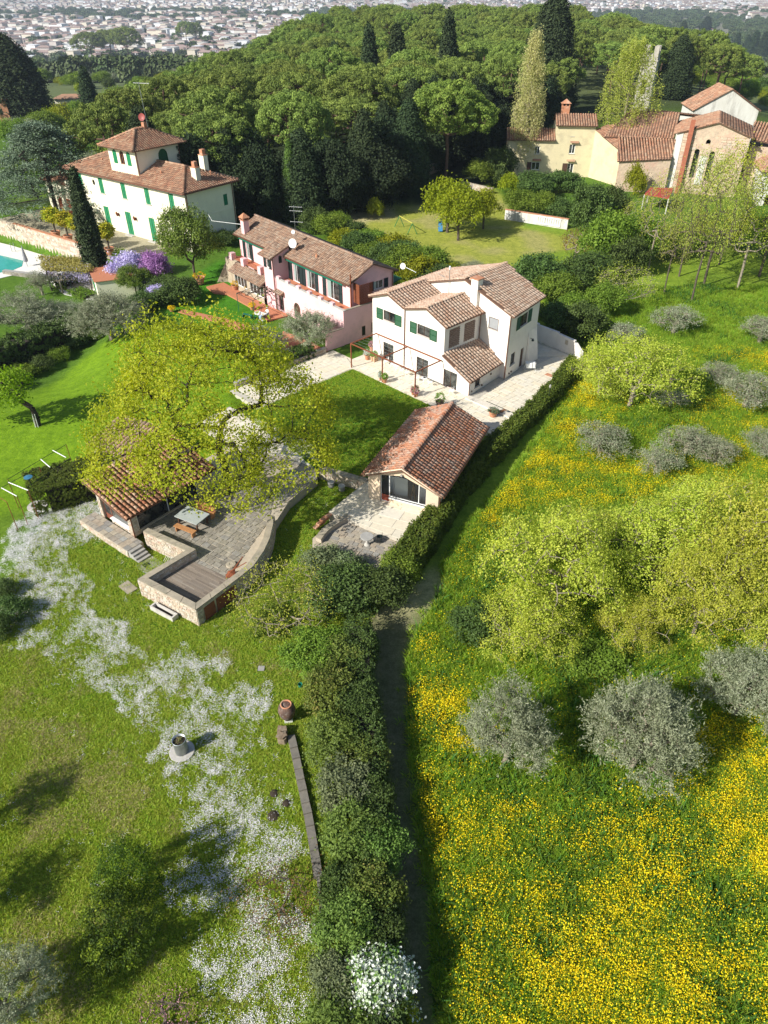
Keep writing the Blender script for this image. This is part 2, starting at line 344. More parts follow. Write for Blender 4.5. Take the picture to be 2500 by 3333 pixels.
# ------------------------------------------------------------------ roof tiles
def tile_mesh(name, w, L, mat, n=4):
    V = []; F = []
    for y, hw, zz in ((0.0, w * .50, .045), (L * 1.12, w * .40, .01)):
        for k in range(n + 1):
            a = math.pi * k / n; V.append((-hw * math.cos(a), y, zz + hw * .82 * math.sin(a)))
    for k in range(n): F.append((k, k + 1, n + 2 + k, n + 1 + k))
    b = len(V)
    for k in range(n + 1): V.append((V[k][0] * .8, 0.012, V[k][2] - .03 if 0 < k < n else V[k][2]))
    for k in range(n): F.append((k + 1, k, b + k, b + k + 1))
    return mk_mesh(name, V, F, mat, [0.0] * len(V), True)
class Roof:
    """Collects the tiles of one thing's roofs."""
    def __init__(s, parent, mat, pitch=.31, course=.33, limit=300, under=None):
        s.p = parent; s.mat = mat; s.pitch = pitch; s.course = course; s.M = []; s.limit = limit
        s.base = B(); s.ridges = []; s.under = under
        s.tile = tile_mesh('roof_tile', pitch * .74, course, mat)
    def plane(s, poly, thick=.1):
        """poly: convex 3-D polygon; its first edge is the eave."""
        P = [Vector(p) for p in poly]; e = (P[1] - P[0]).normalized(); nr = (P[1] - P[0]).cross(P[2] - P[0]).normalized()
        if nr.z < 0: nr = -nr
        up = nr.cross(e).normalized()
        if up.z < 0: up = -up
        s.base.slab(poly, thick)
        Q = [((p - P[0]).dot(e), (p - P[0]).dot(up)) for p in P]
        smin = min(q[0] for q in Q); smax = max(q[0] for q in Q); n = max(1, round((smax - smin) / s.pitch)); st = (smax - smin) / n
        ex = up.cross(nr)  # right-handed across axis
        for i in range(n):
            sx = smin + (i + .5) * st; ts = []
            for k in range(len(Q)):
                a, b = Q[k], Q[(k + 1) % len(Q)]
                if (a[0] - sx) * (b[0] - sx) < 0: ts.append(a[1] + (b[1] - a[1]) * (sx - a[0]) / (b[0] - a[0]))
            if len(ts) < 2: continue
            t0, t1 = min(ts), max(ts); t0 -= .05; m = max(1, round((t1 - t0) / s.course))
            for j in range(m):
                p = P[0] + e * (sx + random.gauss(0, .006)) + up * (t0 + j * (t1 - t0) / m + random.gauss(0, .008)) + nr * .004
                M = Matrix.Identity(4); r = Matrix.Rotation(random.gauss(0, .02), 3, nr)
                for c, ax in enumerate((r @ ex, r @ up, nr)):
                    for q in range(3): M[q][c] = ax[q]
                sc = (t1 - t0) / m / s.course
                M = Matrix.Translation(p) @ M @ Matrix.Diagonal((random.uniform(.95, 1.05), sc, random.uniform(.93, 1.07), 1))
                s.M.append((M, face_cam(p, nr)))
    def ridge(s, a, b, r=.15):
        a = Vector(a); b = Vector(b); d = b - a; n = max(1, round(d.length / (s.course * 1.05))); e = d.normalized()
        ex = e.cross(Vector((0, 0, 1))).normalized(); nr = ex.cross(e)
        for i in range(n):
            M = Matrix.Identity(4)
            for c, ax in enumerate((ex, e, nr)):
                for q in range(3): M[q][c] = ax[q]
            k = r / (s.pitch * .37)
            s.M.append((Matrix.Translation(a + d * (i / n) + Vector((0, 0, .05))) @ M @ Matrix.Diagonal((k, d.length / n / s.course, k, 1)), True))
    def done(s, name='roof'):
        ro = s.base.build(name, T['tilebase'], s.p); org = root_org(s.p)
        tv = np.array([tuple(x.co) for x in s.tile.vertices]); tf = [tuple(p.vertices) for p in s.tile.polygons]
        L = sorted(s.M, key=lambda t: (not t[1], (t[0].translation - CAMP).length)); rV = []; rF = []; rv = []; k = 0
        for i, (M, fc) in enumerate(L):
            if i < s.limit and fc and s.pitch / (M.translation - CAMP).length * FOC > 9:
                o = obj('roof_tile', s.tile, ro); M2 = M.copy(); M2.translation -= org; o.matrix_local = M2
            else:
                A = np.array(M); q = tv @ A[:3, :3].T + A[:3, 3]; rV.append(q); rF += [tuple(j + k for j in f) for f in tf]
                rv += [random.random()] * len(q); k += len(q)
        if rV:
            me = mk_mesh('roof_tiles', np.concatenate(rV) - np.array(org), rF, s.mat, rv, True)
            o = obj('roof_tiles', me, ro); o['kind'] = 'stuff'
        return ro

# ------------------------------------------------------------------ walls with openings, windows, shutters
def fm(f, b, sign=1):       # facade at depth b: s -> a, d goes inward
    return lambda s, z, d=0.0: f.w(s, b + d * sign, z)
def fs(f, a, sign=1):       # side wall at a: s -> b
    return lambda s, z, d=0.0: f.w(a + d * sign, s, z)
def lm(p, q, inward):       # wall between two ground points; s in metres from p
    p = Vector((p[0], p[1])); q = Vector((q[0], q[1])); e = (q - p).normalized(); n = Vector((-e.y, e.x)) * inward
    return lambda s, z, d=0.0: (p.x + e.x * s + n.x * d, p.y + e.y * s + n.y * d, z)
def rect(s0, s1, z0, z1): return [(s0, z0), (s1, z0), (s1, z1), (s0, z1)]
def arch(s0, s1, z0, z1, n=7):
    r = (s1 - s0) / 2; c = (s0 + s1) / 2
    return [(s0, z0), (s1, z0)] + [(c + r * math.cos(math.pi * k / n), z1 - r + r * math.sin(math.pi * k / n)) for k in range(n + 1)]
def wallface(bb, m, outer, holes=(), depth=.16, d0=0.0):
    polys = [[Vector((x, y, 0)) for x, y in outer]] + [[Vector((x, y, 0)) for x, y in h] for h in holes]
    if holes:
        tr = geometry.tessellate_polygon(polys); pts = [p for q in polys for p in q]
        bb.add([m(p.x, p.y, d0) for p in pts], tr)
    else: bb.add([m(x, y, d0) for x, y in outer], [tuple(range(len(outer)))])
    for h in holes:
        n = len(h); bb.add([m(x, y, d0) for x, y in h] + [m(x, y, d0 + depth) for x, y in h], [(i, (i + 1) % n, n + (i + 1) % n, n + i) for i in range(n)])
def mbox(bb, m, s0, s1, z0, z1, d0, d1, v=None):
    P = [m(s, z, d) for z in (z0, z1) for d in (d0, d1) for s in (s0, s1)]
    bb.add(P, [(0, 2, 3, 1), (4, 5, 7, 6), (0, 1, 5, 4), (2, 6, 7, 3), (0, 4, 6, 2), (1, 3, 7, 5)], v)
def window(parent, m, s0, s1, z0, z1, cols=2, rows=1, fmat=None, gmat=None, sill=True, d=.10, name='window', bar=.05, panel=0.0, curtain=False):
    fmat = fmat or T['wood']; gmat = gmat or T['glass']; bb = B()
    mbox(bb, m, s0, s0 + bar, z0, z1, d - .03, d + .03); mbox(bb, m, s1 - bar, s1, z0, z1, d - .03, d + .03)
    mbox(bb, m, s0 + bar, s1 - bar, z0, z0 + bar, d - .03, d + .03); mbox(bb, m, s0 + bar, s1 - bar, z1 - bar, z1, d - .03, d + .03)
    for i in range(1, cols): x = s0 + (s1 - s0) * i / cols; mbox(bb, m, x - bar * .5, x + bar * .5, z0 + bar, z1 - bar, d - .028, d + .028)
    for i in range(1, rows): z = z0 + (z1 - z0) * i / rows; mbox(bb, m, s0 + bar, s1 - bar, z - bar * .3, z + bar * .3, d - .02, d + .02)
    if panel: mbox(bb, m, s0 + bar, s1 - bar, z0 + bar, z0 + panel, d - .015, d + .015)
    w = bb.build(name, fmat, parent)
    for i in range(cols):
        a = s0 + bar + (s1 - s0 - 2 * bar) * i / cols; c = s0 + bar + (s1 - s0 - 2 * bar) * (i + 1) / cols
        g = B(); z = z0 + max(bar, panel)
        g.add([m(a, z, d + .002), m(c, z, d + .002), m(c, z1 - bar, d + .002), m(a, z1 - bar, d + .002)], [(0, 1, 2, 3)]); g.build('pane', gmat, w)
        if curtain and i == 0:
            c2 = a + (c - a) * .55; g = B(); g.add([m(a, z, d - .012), m(c2, z, d - .012), m(c2, z1 - bar, d - .012), m(a, z1 - bar, d - .012)], [(0, 1, 2, 3)]); g.build('curtain', T['curtain'], w)
    if sill:
        g = B(); mbox(g, m, s0 - .06, s1 + .06, z0 - .07, z0 - .005, -.07, d); g.build('sill', T['lightstone'], w)
    return w
def shutter(parent, m, s0, s1, z0, z1, mat, leaves=1, d=-.035, slats=True, solid=False, label=None):
    for k in range(leaves):
        a = s0 + (s1 - s0) * k / leaves + .008; c = s0 + (s1 - s0) * (k + 1) / leaves - .008; bb = B(); r = .06
        mbox(bb, m, a, a + r, z0, z1, d - .025, d + .02); mbox(bb, m, c - r, c, z0, z1, d - .025, d + .02)
        zs = [z0, (z0 + z1) / 2 - r / 2, z1 - r]
        for z in zs: mbox(bb, m, a + r, c - r, z, z + r, d - .024, d + .019)
        n = max(4, int((z1 - z0) / .085))
        for i in range(n):
            z = z0 + r + (z1 - z0 - 2 * r) * (i + .1) / n; h = (z1 - z0 - 2 * r) / n * .72
            P = [m(a + r, z, d - .02), m(c - r, z, d - .02), m(c - r, z + h, d + .012), m(a + r, z + h, d + .012)]
            bb.add(P, [(0, 1, 2, 3)])
        bb.add([m(a + r, z0, d + .016), m(c - r, z0, d + .016), m(c - r, z1, d + .016), m(a + r, z1, d + .016)], [(0, 1, 2, 3)])
        o = bb.build('shutter', mat, parent)
        if label: o['label'] = label
def pipe(parent, P, r=.045, mat=None, name='downpipe'): return B().tube(P, r, 6).build(name, mat or T['copper'], parent)

# ------------------------------------------------------------------ stones and flags
def clip(poly, a, b, c):
    """keep a*x + b*y <= c"""
    out = []
    for i in range(len(poly)):
        p, q = poly[i], poly[(i + 1) % len(poly)]; fp = a * p[0] + b * p[1] - c; fq = a * q[0] + b * q[1] - c
        if fp <= 0: out.append(p)
        if fp * fq < 0: t = fp / (fp - fq); out.append((p[0] + (q[0] - p[0]) * t, p[1] + (q[1] - p[1]) * t))
    return out
def clip_convex(poly, cl):
    n = len(cl)
    if sum(cl[i][0] * cl[(i + 1) % n][1] - cl[(i + 1) % n][0] * cl[i][1] for i in range(n)) < 0: cl = cl[::-1]
    for i in range(n):
        p, q = cl[i], cl[(i + 1) % n]; ex, ey = q[0] - p[0], q[1] - p[1]
        poly = clip(poly, ey, -ex, ey * p[0] - ex * p[1])
        if len(poly) < 3: return []
    return poly
def area(p): return abs(sum(p[i][0] * p[(i + 1) % len(p)][1] - p[(i + 1) % len(p)][0] * p[i][1] for i in range(len(p)))) / 2
def flags(region, f, z, row=(.35, .5), ln=(.35, .8), gap=.02, th=.03, jit=.012, dz=.006):
    """flagstones in courses along f.u inside a convex region (world x, y) -> items"""
    loc = [f.inv(*p[:2]) for p in region]; items = []
    a0 = min(p[0] for p in loc); a1 = max(p[0] for p in loc); b = min(p[1] for p in loc); b1 = max(p[1] for p in loc)
    while b < b1:
        h = random.uniform(*row); a = a0 - random.uniform(0, ln[1])
        while a < a1:
            l_ = random.uniform(*ln); j = lambda: random.uniform(-jit, jit)
            q = [(a + gap / 2 + j(), b + gap / 2 + j()), (a + l_ - gap / 2 + j(), b + gap / 2 + j()), (a + l_ - gap / 2 + j(), b + h - gap / 2 + j()), (a + gap / 2 + j(), b + h - gap / 2 + j())]
            q = clip_convex(q, loc)
            if len(q) > 2 and area(q) > .012:
                n = len(q); cx = sum(p[0] for p in q) / n; cy = sum(p[1] for p in q) / n; zz = z + random.uniform(-dz, dz)
                V = [f.w(p[0], p[1], z - th) for p in q] + [f.w(cx + (p[0] - cx) * .965, cy + (p[1] - cy) * .965, zz) for p in q]
                items.append((V, [tuple(range(n, 2 * n))] + [(i, (i + 1) % n, n + (i + 1) % n, n + i) for i in range(n)]))
            a += l_
        b += h
    return items
def rubble(m, s0, s1, z0, z1, size=(.14, .36), hh=(.10, .17), proud=(.012, .035), gap=.014, top=None):
    items = []; z = z0
    while z < z1 - .04:
        h = min(random.uniform(*hh), z1 - z); s = s0
        while s < s1 - .03:
            l_ = min(random.uniform(*size), s1 - s)
            if s1 - s - l_ < .08: l_ = s1 - s
            if top is None or z + h <= top(s + l_ / 2):
                pr = random.uniform(*proud); j = lambda: random.uniform(-.012, .012)
                q = [(s + gap / 2, z + gap / 2), (s + l_ - gap / 2, z + gap / 2), (s + l_ - gap / 2, z + h - gap / 2), (s + gap / 2, z + h - gap / 2)]
                V = [m(x, y, 0.004) for x, y in q]; cx, cy = s + l_ / 2, z + h / 2
                V += [m(cx + (x - cx) * .88 + j(), cy + (y - cy) * .84 + j() * .5, -pr) for x, y in q]
                items.append((V, [(4, 5, 6, 7)] + [(i, (i + 1) % 4, 4 + (i + 1) % 4, 4 + i) for i in range(4)]))
            s += l_
        z += h
    return items

# ------------------------------------------------------------------ foliage
rng = np.random.default_rng(11)
def unit(a): return a / np.maximum(np.linalg.norm(a, axis=1, keepdims=True), 1e-9)
def leaf_geo(Cn, N, size, elong=1.6, D=None, spread=1.0):
    """one small quad per leaf clump: centre, facing, length, optional growth direction"""
    n = len(Cn); t = rng.normal(size=(n, 3)) * spread
    if D is not None: t = t + D
    t = unit(t - N * (t * N).sum(1, keepdims=True)); b = np.cross(N, t)
    L = (size * .5)[:, None]; Wd = L / elong
    V = np.stack([Cn - t * L, Cn + b * Wd + N * Wd * .35, Cn + t * L, Cn - b * Wd + N * Wd * .35], 1).reshape(-1, 3)
    F = np.arange(n * 4).reshape(n, 4); return V, F
def cloud(cent, nrm, per, cr, size, elong=1.6, bias=.8, flat=1.0, growth=0.0, sv=.35, vbase=None):
    n = len(cent) * per; c = np.repeat(cent, per, 0); nn = np.repeat(nrm, per, 0)
    g = rng.normal(size=(n, 3)) * cr; g[:, 2] *= flat
    P = c + g; N = unit(nn * bias + rng.normal(size=(n, 3)) * .6 + np.array([0, 0, .25]))
    sz = size * rng.uniform(1 - sv, 1 + sv, n)
    V, F = leaf_geo(P, N, sz, elong, nn * growth if growth else None, 1.0)
    vb = rng.uniform(0, 1, len(cent)) if vbase is None else vbase
    v = np.clip(np.repeat(vb, per) * .55 + rng.uniform(0, .45, n), 0, 1)
    return V, F, np.repeat(v, 4)
def sphere_pts(n, up=-1.0):
    P = unit(rng.normal(size=(n * 3, 3))); P = P[P[:, 2] > up][:n]; return P
def lobes(L, n, up=-.5, lo=.82, hi=1.03):
    """points over a set of ellipsoid lobes, those buried inside another lobe dropped. L: (cx,cy,cz,rx,ry,rz)"""
    L = np.array(L, float); w = (L[:, 3] * L[:, 4] + L[:, 3] * L[:, 5]); w /= w.sum(); P = []; N = []
    for row, k in zip(L, (w * n * 1.5).astype(int) + 1):
        d = sphere_pts(k, up); r = rng.uniform(lo, hi, len(d))[:, None]; P.append(row[:3] + d * row[3:6] * r); N.append(unit(d / row[3:6]))
    P = np.concatenate(P); N = np.concatenate(N); keep = np.ones(len(P), bool)
    for row in L: keep &= (((P - row[:3]) / row[3:6]) ** 2).sum(1) > .6
    return P[keep], N[keep]
def skeleton(targets, trunk, rt=.012, power=.45, bend=.12, mats=None, nthick=6, droop=0.0, minr=.008, maxr=None):
    """branches grown from a trunk polyline to every target; returns V, F of thin tubes"""
    nodes = [np.array(p, float) for p in trunk]; par = [-1] + list(range(len(trunk) - 1)); first = len(trunk) // 2
    base = np.array(trunk[-1]); order = np.argsort(np.linalg.norm(targets - base, axis=1)); cnt = [0] * len(nodes)
    NA = np.array(nodes)
    for ti in order:
        t = targets[ti]; d = np.linalg.norm(NA - t, axis=1) + np.maximum(0, NA[:, 2] - t[2]) * .7
        d[:first] += 3.0 * np.linalg.norm(t - base) + 10
        j = int(np.argmin(d)); p = NA[j]; seg = 3; last = j
        for k in range(1, seg + 1):
            q = p + (t - p) * k / seg
            if k < seg: q = q + rng.normal(size=3) * bend * np.linalg.norm(t - p) * .4
            q[2] -= droop * math.sin(math.pi * k / seg)
            nodes.append(q); par.append(last); cnt.append(0); last = len(nodes) - 1
        NA = np.array(nodes); cnt[last] = 1
    for i in range(len(nodes) - 1, 0, -1): cnt[par[i]] += cnt[i]
    r = np.maximum(minr, rt * np.maximum(1, np.array(cnt)) ** power)
    if maxr: r = np.minimum(r, maxr)
    V = []; F = []; k = 0
    for i in range(1, len(nodes)):
        a, b = NA[par[i]], NA[i]; t = b - a; ln = np.linalg.norm(t)
        if ln < 1e-4: continue
        t = t / ln; x = np.cross(t, [0, 0, 1.0] if abs(t[2]) < .9 else [1.0, 0, 0]); x /= np.linalg.norm(x); y = np.cross(t, x)
        n = nthick if r[i] > .05 else 3; rp = min(r[par[i]], r[i] * 1.5) if par[i] >= first else r[par[i]]
        an = np.arange(n) * 2 * math.pi / n; ring = np.cos(an)[:, None] * x + np.sin(an)[:, None] * y
        V.append(a + ring * rp); V.append(b + ring * r[i])
        for q in range(n): F.append((k + q, k + (q + 1) % n, k + n + (q + 1) % n, k + n + q))
        k += 2 * n
    return np.concatenate(V), F
class Proto:
    def __init__(s, trunkVF=None, tmat=None, crown=None, cmat=None, R=1, H=1, name='tree'):
        s.R, s.H = R, H; s.t = None; s.c = None
        if trunkVF is not None: s.t = mk_np('trunk', trunkVF[0], trunkVF[1], tmat, None, True)
        if crown is not None: s.c = mk_np('crown', crown[0], crown[1], cmat, crown[2])
def cat_geo(*gs):
    V = []; F = []; v = []; k = 0
    for g in gs: V.append(g[0]); F.append(np.asarray(g[1]) + k); v.append(g[2]); k += len(g[0])
    return np.concatenate(V), np.concatenate(F), np.concatenate(v)
def place(P, x, y, z, R, H, name, label, cat, group=None, rot=None, lean=None):
    o = thing(name, label, cat, (x, y, z - .06), group)
    o.scale = (R / P.R, R / P.R, H / P.H); o.rotation_euler = (lean[0] if lean else 0, lean[1] if lean else 0, random.uniform(0, 6.28) if rot is None else rot)
    if P.t is not None: obj('trunk', P.t, o)
    if P.c is not None: obj('crown', P.c, o)
    return o
def gn_scatter(name, pts, me, smin, smax, label=None, tilt=.25, sclz=None):
    """stuff nobody could count: copies of one small mesh on points (geometry nodes)"""
    src = bpy.data.objects.new(name + '_single', me)
    pm_ = bpy.data.meshes.new(name); pts = np.asarray(pts, np.float32); pm_.vertices.add(len(pts)); pm_.vertices.foreach_set('co', pts.ravel()); pm_.update()
    o = obj(name, pm_); o['kind'] = 'stuff'
    if label: o['label'] = label
    ng = bpy.data.node_groups.new(name, 'GeometryNodeTree')
    ng.interface.new_socket('Geometry', in_out='INPUT', socket_type='NodeSocketGeometry'); ng.interface.new_socket('Geometry', in_out='OUTPUT', socket_type='NodeSocketGeometry')
    n = ng.nodes; l = ng.links; gi = n.new('NodeGroupInput'); go = n.new('NodeGroupOutput')
    ip = n.new('GeometryNodeInstanceOnPoints'); oi = n.new('GeometryNodeObjectInfo'); oi.inputs['Object'].default_value = src
    rv = n.new('FunctionNodeRandomValue'); rv.data_type = 'FLOAT_VECTOR'; rv.inputs[0].default_value = (-tilt, -tilt, 0); rv.inputs[1].default_value = (tilt, tilt, 6.283)
    rs = n.new('FunctionNodeRandomValue'); rs.data_type = 'FLOAT'; rs.inputs[2].default_value = smin; rs.inputs[3].default_value = smax
    e2r = n.new('FunctionNodeEulerToRotation')
    l.new(gi.outputs[0], ip.inputs['Points']); l.new(oi.outputs['Geometry'], ip.inputs['Instance'])
    l.new(rv.outputs[0], e2r.inputs[0]); l.new(e2r.outputs[0], ip.inputs['Rotation']); l.new(rs.outputs[1], ip.inputs['Scale']); l.new(ip.outputs[0], go.inputs[0])
    md = o.modifiers.new('scatter', 'NODES'); md.node_group = ng; return o
def inpoly(x, y, poly):
    x = np.asarray(x); y = np.asarray(y); ins = np.zeros(x.shape, bool); n = len(poly)
    for i in range(n):
        x0, y0 = poly[i][:2]; x1, y1 = poly[(i + 1) % n][:2]
        c = ((y0 > y) != (y1 > y)) & (x < (x1 - x0) * (y - y0) / ((y1 - y0) or 1e-9) + x0); ins ^= c
    return ins
def PX(pts, z=TER): return [G(px, py, z) for px, py in pts]
# ------------------------------------------------------------------ ground
def vnoise(x, y, sc, seed=0, octv=3):
    x = np.asarray(x, float) / sc; y = np.asarray(y, float) / sc; out = 0; amp = 1; tot = 0
    for o in range(octv):
        r = np.random.default_rng(seed + o).random((97, 97)); xi = np.floor(x).astype(int); yi = np.floor(y).astype(int)
        fx = x - xi; fy = y - yi; fx = fx * fx * (3 - 2 * fx); fy = fy * fy * (3 - 2 * fy)
        g = lambda a, b: r[a % 97, b % 97]
        out = out + amp * ((g(xi, yi) * (1 - fx) + g(xi + 1, yi) * fx) * (1 - fy) + (g(xi, yi + 1) * (1 - fx) + g(xi + 1, yi + 1) * fx) * fy)
        tot += amp; amp *= .5; x = x * 2.03 + 7; y = y * 2.03 + 3
    return out / tot
Z_DAISY = [PX([(0, 1740), (120, 1650), (330, 1640), (310, 1740), (225, 1830), (330, 1990), (420, 2140), (400, 2230), (250, 2270), (130, 2180), (70, 2060), (0, 1980)]),
           PX([(400, 2200), (600, 2150), (700, 2170), (860, 2240), (880, 2350), (880, 2440), (970, 2640), (1010, 2800), (1015, 3400), (620, 3400), (560, 3150), (600, 2850), (620, 2660), (500, 2500), (480, 2400), (400, 2290)])]
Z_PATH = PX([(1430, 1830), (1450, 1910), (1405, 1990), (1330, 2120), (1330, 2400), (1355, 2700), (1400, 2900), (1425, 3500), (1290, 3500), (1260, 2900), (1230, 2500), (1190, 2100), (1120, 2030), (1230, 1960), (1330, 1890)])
Z_MOWN = PX([(-200, 1330), (0, 1330), (330, 1110), (560, 1120), (900, 1180), (700, 1600), (300, 1660), (60, 1680), (-300, 1800)], -1.5)
Z_LAWN = PX([(60, 1690), (300, 1650), (650, 2050), (800, 1960), (1100, 1700), (1200, 1900), (1000, 2200), (960, 2500), (880, 2400), (560, 2130), (430, 2100), (330, 1970)])
Z_DRYL = PX([(-300, 2150), (330, 2330), (480, 2500), (600, 2700), (540, 3200), (500, 3500), (-400, 3500)])
Z_YGARD = PX([(1010, 690), (1420, 545), (1620, 620), (1700, 740), (1990, 800), (1700, 830), (1660, 880), (1400, 870), (1200, 780)], 0)
Z_DRYP = PX([(1120, 690), (1250, 640), (1290, 700), (1180, 730), (1110, 725)], 0)
Z_PINKL = PX([(490, 990), (720, 840), (800, 970), (870, 1030), (760, 1100), (560, 1030)], 0)
Z_FOREST = [(-62, 118), (-20, 122), (14, 122), (24, 150), (44, 160), (60, 175), (110, 160), (130, 220), (120, 300), (60, 440), (-25, 430), (-60, 300), (-52, 180)]
Z_LDAISY = [(-32, 60), (-20, 60)]
YEL = [PX([(1340, 2040), (1500, 2120), (1560, 2300), (1520, 2600), (1800, 2620), (2150, 2560), (2300, 2300), (2600, 2350), (2700, 3500), (1440, 3500), (1370, 2800), (1330, 2400)]),
       PX([(1460, 1800), (1560, 1600), (1750, 1380), (1890, 1230), (2060, 1330), (1950, 1480), (2010, 1620), (1700, 1650), (1560, 1800), (1500, 1880)]),
       PX([(2220, 1090), (2600, 1140), (2600, 1260), (2250, 1190)]), PX([(1900, 1500), (2600, 1400), (2600, 1700), (1900, 1650)]), PX([(2150, 1320), (2500, 1280), (2560, 1420), (2200, 1420)])]
def graded(lo, d0, d1, hi, step, far):
    a = list(np.arange(d0, d1, step)); s = step; x = d1; 
    while x < hi: a.append(x); s = min(s * 1.12, far); x += s
    a.append(hi); s = step; x = d0 - step
    while x > lo: a.insert(0, x); s = min(s * 1.12, far); x -= s
    a.insert(0, lo); return np.array(a)
xs = graded(-9000, -56, 56, 9000, .55, 260); ys = graded(-200, 8, 116, 14000, .5, 300)
GX, GY = np.meshgrid(xs, ys); gx, gy = GX.ravel(), GY.ravel(); gz = hgt(gx, gy)
near = (gy < 110) & (np.abs(gx) < 60)
gz = gz + np.where(near, (vnoise(gx, gy, 5, 3) - .5) * .12, 0) + np.where(gx > 6, 1, 0) * np.where(gy < 62, 1, 0) * (vnoise(gx, gy, 2.2, 9) - .5) * .25
plat = inpoly(gx, gy, [HF.w(*p)[:2] for p in ((-3.3, -14.3), (-3.3, -2.4), (-.4, -2.4), (-.4, 13.8), (13.9, 13.8), (15.4, 11.2), (18.4, .4), (18.4, -3.4), (15.0, -15.3), (11.4, -16.8), (1.0, -16.0))]) | inpoly(gx, gy, [(-15.8, 51.5), (-13.4, 54.3), (-6.6, 49.2), (-4.8, 47.2), (-7, 46.4), (-11.2, 47.6)])
gz = np.where(plat, np.minimum(gz, -.4), gz)
nx_, ny_ = len(xs), len(ys)
idx = np.arange(nx_ * ny_).reshape(ny_, nx_)
gF = np.stack([idx[:-1, :-1].ravel(), idx[:-1, 1:].ravel(), idx[1:, 1:].ravel(), idx[1:, :-1].ravel()], 1)
col = np.tile(np.array([.085, .17, .018]), (len(gx), 1))
def zone(poly, c, amt=1.0, edge=2.0, seed=5):
    jx = (vnoise(gx, gy, 1.6, seed) - .5) * edge; jy = (vnoise(gx, gy, 1.6, seed + 7) - .5) * edge
    m = inpoly(gx + jx, gy + jy, poly).astype(float) * amt
    col[:] = col * (1 - m[:, None]) + np.array(c) * m[:, None]
n1 = vnoise(gx, gy, 9, 21)[:, None]; n2 = vnoise(gx, gy, 2.5, 31)[:, None]
meadow = ((gx > 2) & (gy < 110))[:, None]
col = np.where(meadow, np.array([.17, .285, .028]) * (.8 + .4 * n1) + np.array([.05, .02, 0]) * n2, col)
leftl = ((gx < 2) & (gy < 62))[:, None]
col = np.where(leftl, np.array([.13, .23, .02]) * (.75 + .4 * n1), col)
zone(Z_DRYL, (.21, .27, .035), .85)
dry = (vnoise(gx, gy, 2.2, 77) > .56) & (gx < 2) & (gy < 32)
col[dry] = col[dry] * .45 + np.array([.24, .22, .07]) * .55
zone(Z_LAWN, (.065, .165, .014), .85)
zone(Z_MOWN, (.15, .27, .012), 1)
zone(Z_PATH, (.38, .36, .20), .9, 1.2); lowp = inpoly(gx, gy, Z_PATH) & (gy < 30.5); col[lowp] = (.15, .155, .08)  # lower path: dull grass tone, darkened further to put hedge shade into the colour
zone(Z_YGARD, (.30, .33, .055), 1); zone(Z_DRYP, (.46, .42, .22), .9); zone(Z_PINKL, (.06, .20, .012), 1, .5)
patch = (vnoise(gx, gy, 3.5, 41) > .55) & inpoly(gx, gy, Z_YGARD); col[patch] = col[patch] * .5 + np.array([.38, .33, .16]) * .5
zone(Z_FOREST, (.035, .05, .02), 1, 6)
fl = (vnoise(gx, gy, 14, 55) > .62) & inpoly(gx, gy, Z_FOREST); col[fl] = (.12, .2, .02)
far = gy > 240
fc = vnoise(gx, gy, 90, 61)[:, None]; fc2 = vnoise(gx, gy, 260, 67)[:, None]
col = np.where(far[:, None], np.array([.075, .11, .04]) * (1 - fc) + np.array([.16, .19, .08]) * fc, col)
city = ((gy > 1150))[:, None]
col = np.where(city, np.array([.30, .27, .22]) * .6 + np.array([.09, .13, .06]) * (fc2 * .9), col)
cg = col.reshape(len(ys), len(xs), 3)
for _ in range(2): cg[1:-1, 1:-1] = (cg[1:-1, 1:-1] * 2 + cg[:-2, 1:-1] + cg[2:, 1:-1] + cg[1:-1, :-2] + cg[1:-1, 2:]) / 6
col = np.clip(cg.reshape(-1, 3), 0.005, 1)
def ground_mat():
    m, n, l, bs = _nt('ground_turf'); at = n.new('ShaderNodeAttribute'); at.attribute_name = 'g'
    p = n.new('ShaderNodeNewGeometry').outputs['Position']
    a = _noise(n, l, 1.1, 6, .65, p); b = _noise(n, l, 13, 6, .75, p)
    c = _mix(n, l, 1.0, at.outputs['Color'], _ramp(n, l, a, [(.3, (.72, .76, .7)), (.7, (1.25, 1.18, 1.2))]), 'MULTIPLY')
    c = _mix(n, l, 1.0, c, _ramp(n, l, b, [(.28, (.55, .6, .5)), (.5, (1, 1, 1)), (.72, (1.45, 1.35, 1.3))]), 'MULTIPLY')
    c = _mix(n, l, 1.0, c, _ramp(n, l, _noise(n, l, 4.2, 5, .7, p), [(.33, (.72, .78, .7)), (.5, (1, 1, 1)), (.66, (1.22, 1.15, 1.3))]), 'MULTIPLY')
    l.new(c, bs.inputs['Base Color']); bs.inputs['Roughness'].default_value = .95; bs.inputs['Specular IOR Level'].default_value = .1
    _bump(n, l, bs, b, .7, .08); return m
T['ground'] = ground_mat()
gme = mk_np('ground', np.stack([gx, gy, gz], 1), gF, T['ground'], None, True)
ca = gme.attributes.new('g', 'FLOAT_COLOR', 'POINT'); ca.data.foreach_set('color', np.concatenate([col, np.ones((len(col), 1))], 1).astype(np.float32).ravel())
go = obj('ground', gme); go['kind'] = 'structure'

def ground_z(x, y):
    """height of the ground mesh itself (bilinear)"""
    x = np.asarray(x, float); y = np.asarray(y, float)
    i = np.clip(np.searchsorted(xs, x) - 1, 0, nx_ - 2); j = np.clip(np.searchsorted(ys, y) - 1, 0, ny_ - 2)
    Z = gz.reshape(ny_, nx_); fx = (x - xs[i]) / (xs[i + 1] - xs[i]); fy = (y - ys[j]) / (ys[j + 1] - ys[j])
    return (Z[j, i] * (1 - fx) + Z[j, i + 1] * fx) * (1 - fy) + (Z[j + 1, i] * (1 - fx) + Z[j + 1, i + 1] * fx) * fy

